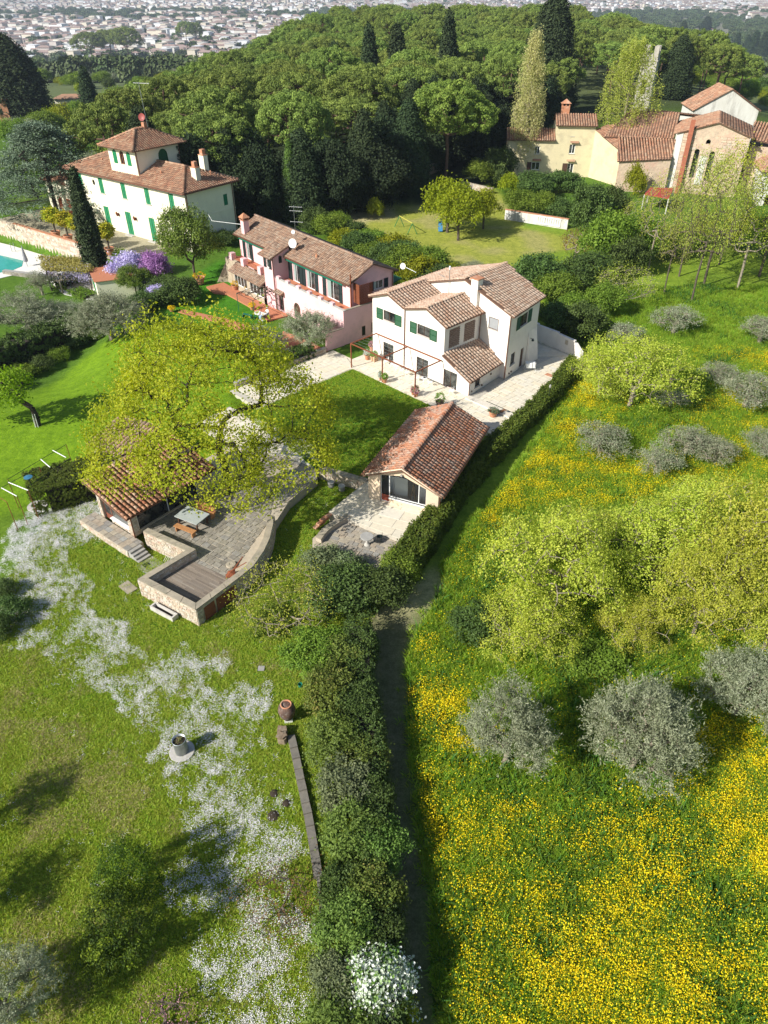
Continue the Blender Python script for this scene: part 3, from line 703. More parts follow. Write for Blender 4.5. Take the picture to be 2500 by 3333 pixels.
# grass and flowers: nobody could count them
def tuft(name, n, h, r, w, mat, bend=.5, seg=2):
    V = []; F = []; v = []; rr = random.Random(n * 31 + int(h * 100))
    for i in range(n):
        a = rr.uniform(0, 6.28); d = rr.uniform(0, r); x, y = d * math.cos(a), d * math.sin(a); t = rr.uniform(0, 6.28); hh = h * rr.uniform(.6, 1.15); bx = rr.gauss(0, bend) * hh; by = rr.gauss(0, bend) * hh
        k = len(V); c, s_ = math.cos(t) * w, math.sin(t) * w
        V += [(x - c, y - s_, 0), (x + c, y + s_, 0), (x + bx * .4 + c * .8, y + by * .4 + s_ * .8, hh * .6), (x + bx * .4 - c * .8, y + by * .4 - s_ * .8, hh * .6), (x + bx, y + by, hh)]
        F += [(k, k + 1, k + 2, k + 3), (k + 3, k + 2, k + 4)]; v += [rr.random()] * 5
    return mk_mesh(name, V, F, mat, v)
def bloom(name, n, r, size, z0, z1, mat, tilt=.5):
    V = []; F = []; v = []; rr = random.Random(n * 7 + int(size * 1000))
    for i in range(n):
        a = rr.uniform(0, 6.28); d = r * math.sqrt(rr.random()); c = Vector((d * math.cos(a), d * math.sin(a), rr.uniform(z0, z1)))
        nr = Vector((rr.gauss(0, tilt), rr.gauss(0, tilt), 1)).normalized(); t = nr.orthogonal().normalized(); b = nr.cross(t); k = len(V); sz = size * rr.uniform(.7, 1.25)
        V += [c + (t * math.cos(q) + b * math.sin(q)) * sz * (.5 if j % 2 else .42) for j, q in enumerate(np.linspace(0, 2 * math.pi, 7)[:-1])]
        F.append(tuple(range(k, k + 6))); v += [rr.random()] * 6
    return mk_mesh(name, V, F, mat, v)
GRASS_M = leaf_mat('meadow_blades', [(.13, .24, .02), (.21, .35, .026), (.32, .45, .035), (.44, .49, .08)], .4, var=.35)
GRASS_L = leaf_mat('lawn_blades', [(.14, .26, .018), (.24, .38, .025), (.36, .45, .04), (.48, .48, .11)], .38, var=.35)
DRYM = leaf_mat('dry_blades', [(.34, .29, .12), (.46, .40, .18), (.40, .38, .12), (.30, .34, .07)], .3, var=.3)
WEEDM = leaf_mat('weed_leaves', [(.04, .11, .015), (.07, .17, .02), (.11, .23, .03)], .3, var=.4)
YELM = leaf_mat('yellow_petals', [(.82, .60, .004), (.86, .66, .006), (.84, .72, .015)], .25, var=.15)
WHM = leaf_mat('white_petals', [(.80, .80, .78), (.86, .84, .86), (.74, .70, .76)], .15, var=.1)
def scatter_pts(n, x0, x1, y0, y1, dens):
    x = rng.uniform(x0, x1, n); y = rng.uniform(y0, y1, n); k = rng.uniform(0, 1, n) < dens(x, y); x, y = x[k], y[k]
    return np.stack([x, y, ground_z(x, y)], 1)
def in_view(x, y, m=1.05):
    z = hgt(x, y) - CH; f = y * _c - z * _s; u = x / f * FOC; v = (y * _s + z * _c) / f * FOC
    return (np.abs(u) < 1250 * m + 40) & (np.abs(v) < 1667 * m + 40)
hedge_x = lambda y: np.interp(y, [8, 12, 18, 24, 29, 33, 37, 46, 56, 62], [1.3, .9, .2, -.3, 0.5, 2.2, 3.6, 9.3, 14.6, 17.5])   # right edge of hedges
def d_meadow(x, y):
    path = inpoly(x, y, Z_PATH); return np.where((x > hedge_x(y) + .9) & in_view(x, y), (.35 + .65 * (vnoise(x, y, 3, 91) > .4)) * np.where(path, .05, 1), 0)
gn_scatter('meadow_grass', scatter_pts(330000, -2, 62, 9, 84, lambda x, y: d_meadow(x, y) * np.clip(1.25 - y / 100, .35, 1)), tuft('blades', 14, .40, .22, .018, GRASS_M, .55), .6, 1.35, 'tall bright green grass of the sloping meadow')
def d_yel(x, y):
    m = np.zeros(x.shape)
    for k, p in enumerate(YEL): m = np.maximum(m, inpoly(x + (vnoise(x, y, 2, 13) - .5) * 4, y + (vnoise(x, y, 2, 17) - .5) * 4, p) * (1.0, .85, .8, .45, .4)[k])
    nz = vnoise(x, y, 2.2, 19); nz2 = vnoise(x, y, .7, 23, 2)
    d = (m * np.clip((nz - .30) * 2.6, .16, .9) + .05) * np.clip((nz2 - .2) * 2.0, .12, 1)
    return np.where((x > hedge_x(y) + 1.6) & ~inpoly(x, y, Z_PATH) & in_view(x, y) & (y < 66), np.clip(d, 0, 1), 0)
gn_scatter('yellow_wildflowers', scatter_pts(420000, -1, 48, 9, 66, d_yel), bloom('blossoms', 6, .24, .048, .26, .52, YELM), .6, 1.3, 'yellow wildflowers spread through the meadow grass', .15)
MOWN2 = Z_MOWN
def d_lawn(x, y): return np.where((x < hedge_x(y) - 1.6) & in_view(x, y), np.clip(1.3 - y / 45, 0, 1), 0)
gn_scatter('lawn_grass', scatter_pts(150000, -24, 2, 9, 44, d_lawn), tuft('short_blades', 14, .075, .16, .012, GRASS_L, .8), .7, 1.5, 'short green lawn grass around the pool terrace')
def d_dais(x, y):
    m = np.zeros(x.shape)
    for p in Z_DAISY: m = np.maximum(m, inpoly(x + (vnoise(x, y, 1.8, 43) - .5) * 4.5, y + (vnoise(x, y, 1.8, 47) - .5) * 4.5, p) * 1.0)
    nz = vnoise(x, y, 1.6, 49); nz2 = vnoise(x, y, .45, 53, 2)
    d = m * np.clip((nz - .27) * 3.0, .05, 1) * np.clip((nz2 - .25) * 2.4, .1, 1) + .035 * (nz > .55) * (nz2 > .6)
    return np.where((x < hedge_x(y) - 1.9) & in_view(x, y) & (y < 47), np.clip(d, 0, 1), 0)
DP = scatter_pts(330000, -26, 1.5, 9, 47, d_dais)
DP = DP[((DP[:, 0] - G(594, 2449, TER)[0]) ** 2 + (DP[:, 1] - G(594, 2449, TER)[1]) ** 2) > .45]
gn_scatter('daisies', DP, bloom('daisy_heads', 5, .13, .032, .04, .13, WHM, .45), .6, 1.35, 'white daisies drifting across the lower lawn', .1)

def d_dry(x, y): nz = vnoise(x, y, 1.3, 59); n3 = vnoise(x, y, 4.5, 87); z_ = inpoly(x, y, Z_DRYL); return np.where((x < hedge_x(y) - 1.8) & in_view(x, y), np.clip((nz - .45) * 4, 0, 1) * np.where(z_, .9, np.clip((n3 - .5) * 3, 0, .35)), 0)
gn_scatter('dry_grass', scatter_pts(90000, -22, 1, 9, 33, d_dry), tuft('dry_blades', 12, .07, .13, .013, DRYM, .9), .6, 1.4, 'dry straw-coloured grass mixed into the lower lawn')
def d_weed(x, y): return np.where((x > hedge_x(y) + .8) & in_view(x, y) & ~inpoly(x, y, Z_PATH), np.clip((vnoise(x, y, 3.2, 95) - .52) * 3, 0, .55), 0)
gn_scatter('dark_weeds', scatter_pts(60000, -2, 60, 9, 84, d_weed), tuft('weed_leaves', 12, .42, .26, .045, WEEDM, .7), .6, 1.3, 'darker green weeds in drifts through the meadow')
# ------------------------------------------------------------------ white house
def Pw(f, a, b, z): return f.w(a, b, z)
def base_thing(name, label, f, a, b, z=0.0, cat='house', group=None):
    return thing(name, label, cat, f.w(a, b, z), group)
wh = base_thing('white_house', 'white two-storey house with pale terracotta gables behind the rusty pergola', HF, 6, 5)
wb = B(); m0 = fm(HF, 0)
wins = [(1.5, 2.95, 4.0, 4.95), (5.84, 7.34, 3.92, 4.88)]; drs = [(1.46, 2.84, .02, 1.80), (5.86, 7.31, .02, 1.74), (9.21, 10.79, .02, 1.64)]
wallface(wb, m0, [(0, 0), (12.2, 0), (12.2, 1.52), (9.1, 2.80), (9.1, 5.62), (6.95, 6.55), (4.3, 5.82), (2.15, 6.60), (0, 5.80)], [rect(*w) for w in wins + drs])
wb.add([m0(0, 0), m0(0, 5.8), HF.w(0, 10.6, 5.8), HF.w(0, 10.6, 0)], [(0, 1, 2, 3)])
# lattice side of gable 2
msd = fs(HF, 9.1, -1); lat = [(.62, 2.05, 3.3, 5.05), (2.65, 4.15, 3.3, 5.05)]
wallface(wb, msd, [(0, 0), (4.95, 0), (4.95, 5.62), (0, 5.62)], [rect(*q) for q in lat], .12)
# lean-to side
ml = lm(HF.w(12.2, 0)[:2], HF.w(11.75, 4.95)[:2], 1)
lls = math.dist(HF.w(12.2, 0)[:2], HF.w(11.75, 4.95)[:2])
wallface(wb, ml, [(0, 0), (lls, 0), (lls, 1.62), (0, 1.52)], [rect(.95, 1.75, .45, 1.3)], .14)
# tall block
mt = fm(HF, 4.95)
wallface(wb, mt, [(0, 0), (12.45, 0), (12.45, 6.1), (7.0, 7.92), (0, 5.75)], [rect(10.0, 11.1, 4.3, 5.35)], .08)
mr = lm(HF.w(12.45, 4.95)[:2], HF.w(11.45, 10.6)[:2], 1); rl = math.dist(HF.w(12.45, 4.95)[:2], HF.w(11.45, 10.6)[:2])
rw = [(1.9, 3.35, 4.35, 5.45), (2.75, 3.45, .02, 1.95), (.75, 1.6, 1.05, 2.2)]
wallface(wb, mr, [(0, 0), (rl, 0), (rl, 6.05), (0, 6.1)], [rect(*q) for q in rw], .16)
mbk = fm(HF, 10.6, -1); wallface(wb, mbk, [(0, 0), (11.45, 0), (11.45, 6.05), (7.0, 7.6), (0, 5.75)])
wb.add([HF.w(12.2, 0, 0), HF.w(11.75, 4.95, 0), HF.w(9.1, 4.95, 0), HF.w(9.1, 0, 0)], [(0, 1, 2, 3)])
wb.build('wall', T['white'], wh)
# battered corner buttress
bb = B(); p0 = HF.w(11.45, 10.6); p1 = HF.w(11.75, 9.0)
bb.add([HF.w(11.46, 10.62, 0), HF.w(11.78, 8.9, 0), HF.w(12.15, 9.0, 0), HF.w(11.95, 10.75, 0), HF.w(11.47, 10.6, 3.2), HF.w(11.75, 8.95, 3.2)],
       [(0, 1, 2, 3), (1, 5, 2), (2, 5, 4, 3), (3, 4, 0)]); bb.build('buttress', T['white'], wh)
for (s0, s1, z0, z1) in wins: window(wh, m0, s0, s1, z0, z1, 2, 1)
for k, (s0, s1, z0, z1) in enumerate(drs): window(wh, m0, s0, s1, z0, z1, 2, 1, name='glass_door', sill=False, gmat=T['glass'])
for s0, s1, z0, z1 in ((.57, 1.42, 3.92, 4.96), (3.0, 3.85, 3.92, 4.96), (4.93, 5.78, 3.84, 4.88), (7.38, 8.23, 3.84, 4.88)): shutter(wh, m0, s0, s1, z0, z1, T['dkgreen'])
window(wh, mt, 10.0, 11.1, 4.3, 5.35, 1, 1, d=.03, gmat=pm('grey_blind', (.33, .34, .35), (.3, .31, .32), 2, .5, 0))
window(wh, mr, 1.9, 3.35, 4.35, 5.45, 2, 1); shutter(wh, mr, 1.15, 1.85, 4.3, 5.5, T['dkgreen']); shutter(wh, mr, 3.4, 4.1, 4.3, 5.5, T['dkgreen'])
window(wh, mr, .75, 1.6, 1.05, 2.2, 1, 1); window(wh, ml, .95, 1.75, .45, 1.3, 2, 1)
dd = B(); mbox(dd, mr, 2.75, 3.45, .02, 1.95, .1, .14); dd.build('door', T['wood'], wh)
# brick lattices: bricks set with gaps
for (b0, b1, z0, z1) in lat:
    items = []; n = 9; st = (b1 - b0) / n; rows = 17; hz = (z1 - z0) / rows
    for r in range(rows):
        for i in range(n):
            if (i + r) % 2: continue
            w = B(); mbox(w, msd, b0 + i * st + .004, b0 + (i + 1) * st * 1.0 - .004, z0 + r * hz, z0 + (r + .92) * hz, -.012 + .03 * ((i * 3 + r) % 2), .10); items.append((w.V, w.F))
        w = B(); mbox(w, msd, b0, b1, z0 + (r + .92) * hz, z0 + (r + 1) * hz, .02, .09); items.append((w.V, w.F))
    bk = B(); bk.add([msd(b0, z0, .11), msd(b1, z0, .11), msd(b1, z1, .11), msd(b0, z1, .11)], [(0, 1, 2, 3)])
    lt = bk.build('brick_lattice', T['wood'], wh); pieces(lt, 'brick', 'bricks', items, BRICK, 150, 5)
rf = Roof(wh, TILE_HOUSE, .36, .36)
def pl(roof, f, *pts): roof.plane([f.w(*p) for p in pts])
pl(rf, HF, (2.15, -.28, 6.68), (2.15, 5.0, 6.68), (-.3, 5.0, 5.78), (-.3, -.28, 5.78)) if 0 else None
def slope(roof, f, a0, z0, a1, z1, b0, b1):     # eave at a0 z0, ridge at a1 z1
    pts = [(a0, b0, z0), (a0, b1, z0), (a1, b1, z1), (a1, b0, z1)]
    roof.plane([f.w(*p) for p in pts])
slope(rf, HF, -.3, 5.80, 2.15, 6.70, -.28, 5.0); slope(rf, HF, 4.32, 5.90, 2.15, 6.70, -.28, 4.93)
slope(rf, HF, 4.32, 5.90, 6.95, 6.66, -.25, 4.93); slope(rf, HF, 9.45, 5.58, 6.95, 6.66, -.25, 4.93)
rf.plane([HF.w(-.3, 4.75, 5.78), HF.w(-.3, 10.9, 5.78), HF.w(7.0, 10.9, 8.02), HF.w(7.0, 4.75, 8.02)])
rf.plane([HF.w(12.8, 4.7, 6.10), HF.w(11.75, 10.9, 6.10), HF.w(7.0, 10.9, 8.02), HF.w(7.0, 4.7, 8.02)])
rf.plane([HF.w(12.5, -.25, 1.48), HF.w(12.0, 4.93, 1.55), HF.w(9.12, 4.93, 2.98), HF.w(9.12, -.25, 2.98)])
rf.ridge(HF.w(2.15, -.25, 6.72), HF.w(2.15, 4.9, 6.72)); rf.ridge(HF.w(6.95, -.22, 6.68), HF.w(6.95, 4.9, 6.68)); rf.ridge(HF.w(7.0, 4.75, 8.04), HF.w(7.0, 10.9, 8.04))
rf.limit = 300; rf.done()
ch = B().fbox(HF, 7.95, 8.7, 4.6, 4.94, 4.8, 8.35); ch.fbox(HF, 7.95, 8.7, 4.94, 5.3, 7.4, 8.35); co = ch.build('chimney', T['white'], wh)
B().fbox(HF, 7.85, 8.8, 4.5, 5.4, 8.36, 8.44).build('chimney_cap', T['terracotta'], co)
pipe(wh, [HF.w(4.3, -.08, 5.8), HF.w(4.3, -.08, .1)]); pipe(wh, [HF.w(12.42, 4.85, 6.05), HF.w(12.42, 4.85, .1)], .05); pipe(wh, [HF.w(12.28, -.04, 1.5), HF.w(12.28, -.04, .1)], .04)
pipe(wh, [HF.w(9.5, -.2, 5.55), HF.w(9.5, 4.9, 5.55)], .05, name='gutter'); pipe(wh, [HF.w(12.86, 4.7, 6.08), HF.w(11.8, 10.9, 6.08)], .06, name='gutter'); pipe(wh, [HF.w(9.2, 4.75, 5.5), HF.w(9.2, 4.75, 2.9)], .04)
pipe(wh, [HF.w(12.56, -.2, 1.46), HF.w(12.06, 4.9, 1.53)], .05, name='gutter')
bb = B().tube([HF.w(11.9, 9.1, 2.6), HF.w(12.2, 9.0, 2.6)], .03, 5).lathe(HF.w(12.25, 9.0)[0], HF.w(12.25, 9.0)[1], [(.02, 2.72), (.13, 2.5), (.13, 2.46)], 8); bb.build('wall_lamp', T['blackgreen'], wh)
v = B()
for a, b, z in ((12.16, .5, .3), (12.1, 2.0, .35), (11.95, 3.4, .9), (12.38, 5.6, .35), (12.3, 6.0, .38)): v.box(HF.w(a, b, z), (.1, .1, .13), HF.ang)
v.build('wall_vent', T['wood'], wh)

# paving round the white house
pv = B().prism([HF.w(*p) for p in ((-3.5, -14.5), (-3.5, -2.2), (-.6, -2.2), (-.6, 14), (14.1, 14), (15.6, 11.4), (18.6, .5), (18.6, -3.6), (1.0, -3.6), (1.0, -14.5))], TER - .2, -.035)
pav = pv.build('paving', PAVE2, None, (0, 60, 0)); pav['kind'] = 'structure'
items = []
for reg, fz in (([(-.6, -3.6), (12.15, -3.6), (12.15, -.02), (-.6, -.02)], PAVE), ([(12.25, -3.6), (18.4, -3.6), (18.4, -.5), (12.25, -.5)], PAVE),
                ([(-3.5, -13.8), (.85, -13.8), (.85, -2.2), (-3.5, -2.2)], PAVE), ([(11.55, 11), (13.9, 13.6), (9.2, 13.6), (9.2, 11)], PAVE)):
    items += flags([HF.w(*p) for p in reg], HF, 0.0, (.45, .6), (.5, 1.1), .008, .04, .001, .002)
items += flags([HF.w(*p) for p in ((12.45, 4.9), (12.2, .0), (18.1, .35), (15.7, 11.2), (14.0, 13.6), (11.6, 10.6))], HF, 0.0, (.45, .6), (.5, 1.1), .008, .04, .001, .002)
pieces(pav, 'paving_stone', 'paving_stones', items, PAVE, 300, 9)
# step and channel before the side court
st = B().fbox(HF, 12.3, 18.4, -.55, .05, -.03, .12); o = st.build('stone_ledge', T['coping'] if 0 else pm('pale_ledge', (.70, .64, .54), (.64, .58, .48), 2, .8, .1), None, HF.w(15, -.2, 0)); tag(o, 'long pale stone ledge between the white house corner and the hedge', 'ledge')
o = B().fbox(HF, 13.9, 17.9, .42, .50, .0, .012).build('drain_channel', T['blackgreen'], None, HF.w(16, .45, 0)); tag(o, 'dark slot drain running along the pale stone ledge', 'drain')
mg = G(1788, 1221); o = B().box((mg[0], mg[1], .008), (.75, .5, .016), HF.ang).build('manhole_cover', T['terracotta'], None, (mg[0], mg[1], 0)); tag(o, 'small reddish-brown cover set in the beige court paving', 'manhole cover')
# court wall at the back
cw = thing('court_wall', 'curving plastered retaining wall with a hooded lamp niche behind the side court', 'wall', HF.w(11.6, 13.8, 0))
bb = B(); pts = [HF.w(5, 14.2), HF.w(9.3, 14.15), HF.w(11.8, 14.05), HF.w(13.9, 13.75)]
for i in range(3): 
    a, b = Vector(pts[i]), Vector(pts[i + 1]); t = (b - a).normalized(); n = Vector((-t.y, t.x, 0)) * .28
    bb.prism([a, b, b + n, a + n], -.3, 1.75 - .12 * i)
bb.prism([HF.w(13.9, 13.75), HF.w(14.15, 13.95), HF.w(15.75, 12.5), HF.w(15.6, 12.3)], -.3, 1.35); bb.build('wall', T['white'], cw)
mm = lm(pts[2][:2], pts[3][:2], 1); q = B(); mbox(q, mm, 1.0, 1.35, .8, 1.25, -.02, 0); q.build('niche', T['mortar'], cw)

# pergola
pg = thing('pergola', 'rusty steel frame pergola with thin wires beside the lawn', 'pergola', HF.w(4.7, -1.9, 0))
Zp = 2.38; bt = .045
for a in (.70, 4.9, 9.0): B().fbox(HF, a - bt, a + bt, -3.5 - bt, -3.5 + bt, 0, Zp).build('post', T['rust'], pg)
for b in (-3.5, -.22): B().fbox(HF, .65, 9.05, b - bt, b + bt, Zp, Zp + .09).build('beam', T['rust'], pg)
for a in (.70, 4.9, 9.0): B().fbox(HF, a - bt, a + bt, -3.45, -.27, Zp + .002, Zp + .088).build('beam', T['rust'], pg)
for b in np.linspace(-3.1, -.6, 6): B().tube([HF.w(.7, b, Zp + .045), HF.w(9.0, b, Zp + .045)], .006, 4).build('wire', T['galv'], pg)
B().tube([HF.w(.7, -3.25, .02), HF.w(-1.2, -2.4, .02)], .012, 4).build('cable', T['blackgreen'], pg)

# lawn panel of the white house
hl = [HF.w(*p) for p in ((1.0, -3.55), (11.9, -3.55), (16.0, -9.6), (15.3, -15.9), (11.3, -17.2), (1.0, -14.2))]
lawnm = leaf_mat('lawn_sheet', [(.055, .16, .012), (.075, .19, .015)], 0)
hl = [HF.w(*p) for p in ((1.0, -3.62), (12.3, -3.62), (15.2, -15.45), (11.6, -17.0), (1.0, -16.2))]
lw = B().prism(hl, TER - .1, -.01); lo = lw.build('house_lawn', T['ground'], None, (0, 55, 0)); lo['kind'] = 'structure'
ga = lo.data.attributes.new('g', 'FLOAT_COLOR', 'POINT'); ga.data.foreach_set('color', np.tile([.05, .15, .012, 1], len(lo.data.vertices)).astype(np.float32))
hp = [HF.w(*p) for p in ((1.02, -3.66), (12.2, -3.66), (15.15, -15.4), (11.6, -16.95), (1.02, -16.1))]
def fill(poly, n, z=0.0):
    xx = [p[0] for p in poly]; yy = [p[1] for p in poly]; x = rng.uniform(min(xx), max(xx), n); y = rng.uniform(min(yy), max(yy), n); k = inpoly(x, y, poly)
    return np.stack([x[k], y[k], np.full(k.sum(), z)], 1)
gn_scatter('lawn_grass_upper', fill(hp, 26000, -.01), tuft('fine_blades', 16, .05, .17, .014, GRASS_L, .7), .7, 1.4, 'close-cut dark green lawn before the white house')

# ------------------------------------------------------------------ studio
sf = Fr(HF.w(17.13, -16.82)[:2], math.atan2(38.94 - 41.02, 3.55 + 1.10))
st_ = thing('studio', 'low garden studio with red tiled gable roof and wide window', 'building', sf.w(2.5, 5, 0))
SW, SL, SE, SR = 5.25, 9.6, 2.2, 3.30
bb = B(); mS = fm(sf, 0); op = [(.95, 1.0), (4.3, 1.0)]
hole1 = [(.90, .03), (1.60, .03), (1.60, .55), (4.35, .55), (4.35, 2.02), (2.62, 2.62), (.90, 2.28)]
wallface(bb, mS, [(0, 0), (SW, 0), (SW, SE - .15), (2.62, SR - .12), (0, SE)], [hole1], .30)
bb.add([sf.w(0, 0, 0), sf.w(0, SL, 0), sf.w(0, SL, SE), sf.w(0, 0, SE)], [(0, 1, 2, 3)]); bb.add([sf.w(SW, 0, 0), sf.w(SW, SL, 0), sf.w(SW, SL, SE), sf.w(SW, 0, SE)], [(0, 1, 2, 3)])
wallface(bb, fm(sf, SL), [(0, 0), (SW, 0), (SW, SE - .15), (2.62, SR - .12), (0, SE)])
bb.build('wall', T['peach'], st_)
B().fbox(sf, .05, SW - .05, .35, SL - .05, 0.0, .02).build('floor', T['whitem'], st_)
bb = B(); bb.fbox(sf, 1.7, 2.7, .75, .8, .02, 1.9); bb.fbox(sf, 3.45, 4.4, .95, 1.0, .02, 1.6); bb.fbox(sf, 1.0, 1.5, 1.2, 1.25, .02, 1.5); bb.fbox(sf, .1, 5.1, 3.4, 3.46, .02, 2.1); bb.build('screen', T['whitem'], st_)
w = B()
for a in (.90, 1.55, 3.75, 4.30): 
    z1 = 2.25 + (a - .9) * .2 if a < 2.6 else 2.60 - (a - 2.62) * .34
    mbox(w, mS, a, a + .05, .03 if a < 1.2 else .56, z1, .12, .17)
mbox(w, mS, 1.6, 4.35, .55, .60, .10, .19); mbox(w, mS, .9, 1.6, .03, .08, .12, .17)
wo = w.build('window', T['whitem'], st_)
def gp_(pts): B().add([mS(s, z, .145) for s, z in pts], [tuple(range(len(pts)))]).build('pane', T['clear'], wo)
gp_([(.95, .6), (1.55, .6), (1.55, 2.38), (.95, 2.28)]); gp_([(1.6, .6), (3.75, .6), (3.75, 2.2), (2.62, 2.6), (1.6, 2.4)]); gp_([(3.8, .6), (4.3, .6), (4.3, 2.02), (3.8, 2.18)])
B().add([mS(.95, .08, .14), mS(1.55, .08, .14), mS(1.55, .6, .14), mS(.95, .6, .14)], [(0, 1, 2, 3)]).build('door_panel', pm('red_brown_panel', (.26, .06, .035), None, 3, .5, .1), wo)
q = B(); mbox(q, mS, 1.58, 4.4, .50, .55, -.1, .12); q.build('sill', T['whitem'], st_)
bl = B(); bl.tube([sf.w(-.1, -.28, SE + .02), sf.w(2.62, -.28, SR + .06), sf.w(5.5, -.28, SE - .28)], .05, 4); bl.build('verge_board', T['peach'], st_)
rs = Roof(st_, TILE_STUDIO, .33, .31)
zz = SR - (2.62 + .35) * ((SR - SE) / 2.62)
rs.plane([sf.w(-.35, -.32, 2.06), sf.w(-.35, SL + .3, 2.06), sf.w(2.62, SL + .3, SR), sf.w(2.62, -.32, SR)])
rs.plane([sf.w(5.6, -.32, 1.93), sf.w(5.6, SL + .3, 1.93), sf.w(2.62, SL + .3, SR), sf.w(2.62, -.32, SR)])
rs.ridge(sf.w(2.62, -.3, SR + .02), sf.w(2.62, SL + .25, SR + .02), .17); rs.done()
pipe(st_, [sf.w(SW + .1, .05, 1.9), sf.w(SW + .1, .05, .05)], .04); pipe(st_, [sf.w(5.72, -.3, 1.9), sf.w(5.72, SL + .3, 1.9)], .06, name='gutter'); pipe(st_, [sf.w(-.46, -.3, 2.03), sf.w(-.46, SL + .3, 2.03)], .06, name='gutter')
q = B().box(sf.w(2.55, -.1, 2.72), (.14, .14, .12), sf.ang); q.build('wall_lamp', T['grey'], st_)
# easel and chair inside
e = thing('easel', 'wooden painter easel standing inside the studio window', 'easel', sf.w(3.1, .8, .02)); 
for a, b in ((2.9, .7), (3.3, .7), (3.1, 1.2)): B().tube([sf.w(a, b, .02), sf.w(3.1, .85, 1.5)], .02, 4).build('leg', TILE_PAV if 0 else pm('pine_wood', (.5, .33, .17), None, 4, .6, .1), e)
B().fbox(sf, 2.9, 3.3, .72, .78, .65, .69).build('shelf', MATS['pine_wood'], e)

# studio forecourt: pale slab, sunk flagstone patio, bench wall
fc = [sf.w(*p)[:2] for p in ()] 
slabp = [(-3.86, 39.44), (-1.19, 43.35), (-.9, 41.2), (3.6, 38.9), (1.85, 35.95)]
ct = B().prism([(-3.86, 39.44), (-1.25, 43.2), (4.0, 40.5), (4.1, 38.6), (1.95, 35.85)], TER - .3, -.008); cto = ct.build('studio_terrace', PAVE2, None, (0, 39, 0)); cto['kind'] = 'structure'
items = flags([(-3.82, 39.42), (-1.3, 43.0), (3.95, 38.55), (1.9, 35.9)], sf, .008, (.9, 1.1), (1.3, 1.9), .008, .03, .001, .002); pieces(cto, 'paving_slab', 'paving_slabs', items, PAVE, 300, 9)
sp = [(-2.7, 39.05), (1.8, 35.95), (2.0, 34.9), (.3, 33.3), (-2.2, 33.4), (-4.5, 35.6), (-4.6, 36.8)]
so = B().prism([(-2.55, 39.2), (1.9, 35.9), (2.3, 34.6), (.5, 33.0), (-2.4, 33.2), (-4.7, 35.4), (-4.8, 36.9), (-3.9, 38.2)], TER - .3, -.34).build('sunken_patio', T['mortar'], None, (0, 36, 0)); so['kind'] = 'structure'
pieces(so, 'flagstone', 'flagstones', flags(sp, Fr((0, 36), sf.ang), -.30, (.28, .42), (.3, .8), .025, .05, .03, .012), FLAG2, 300, 8)
bw = thing('bench_wall', 'low curved stone bench wall edging the sunken flagstone patio', 'wall', (-3.6, 38, -.3)); b1 = []; b2 = []
for t in np.linspace(0, 1, 7):
    x = -2.62 + (-4.55 + 2.62) * t; y = 39.1 + (36.6 - 39.1) * t; off = .32 * math.sin(math.pi * t)
    b1.append((x - off, y + off * .2)); b2.append((x - off + .38, y + off * .2 - .28))
B().prism(b1 + b2[::-1], TER, -.02).build('wall', T['mortar'], bw)
for i in range(6): B().prism([b1[i], b1[i + 1], b2[i + 1], b2[i]], -.018, .05).build('coping_stone', T['coping'], bw)
g_ = G(1316, 1775, -.3); o = B().prism([(.62, 35.55), (1.12, 36.35), (1.75, 35.9), (1.2, 35.05)], -.29, -.2).build('brick_step', T['terracotta'], None, (1.2, 35.7, -.3)); tag(o, 'flat red-brown panel at the hedge corner of the sunken patio', 'panel')
tb = thing('stone_table', 'round stone pedestal table on the sunken flagstone patio', 'table', (-1.12, 36.2, -.3))
B().lathe(-1.12, 36.2, [(.43, .36), (.45, .38), (.45, .43), (.43, .44)], 28, .3).build('tabletop', T['grey'], tb); B().lathe(-1.12, 36.2, [(.22, -.3), (.2, -.25), (.09, -.15), (.08, .2), (.16, .355)], 12).build('pedestal', T['lightstone'], tb)
ch = thing('garden_chair', 'thin black metal chair beside the round stone table', 'chair', (-.3, 36.6, -.3))
for dx, dy in ((0, 0), (.3, 0), (.3, .3), (0, .3)): B().tube([(-.45 + dx, 36.45 + dy, -.3), (-.45 + dx, 36.45 + dy, .08)], .012, 4).build('leg', T['blackgreen'], ch)
B().lathe(-.3, 36.6, [(.2, .08), (.2, .1)], 10).build('seat', T['blackgreen'], ch); B().tube([(-.14, 36.45, .1), (-.1, 36.5, .5), (-.14, 36.75, .1)], .012, 4).build('backrest', T['blackgreen'], ch)
# red tiled steps beside slab
o = thing('brick_steps', 'worn brick steps at the left corner of the studio terrace', 'steps', (-4.1, 39.0, -.9))
for k in range(3): B().box((-4.05 - .22 * k, 38.95 - .12 * k, -.15 - .22 * k), (.30, 1.0, .12), math.radians(-38)).build('step', T['terracotta'], o)

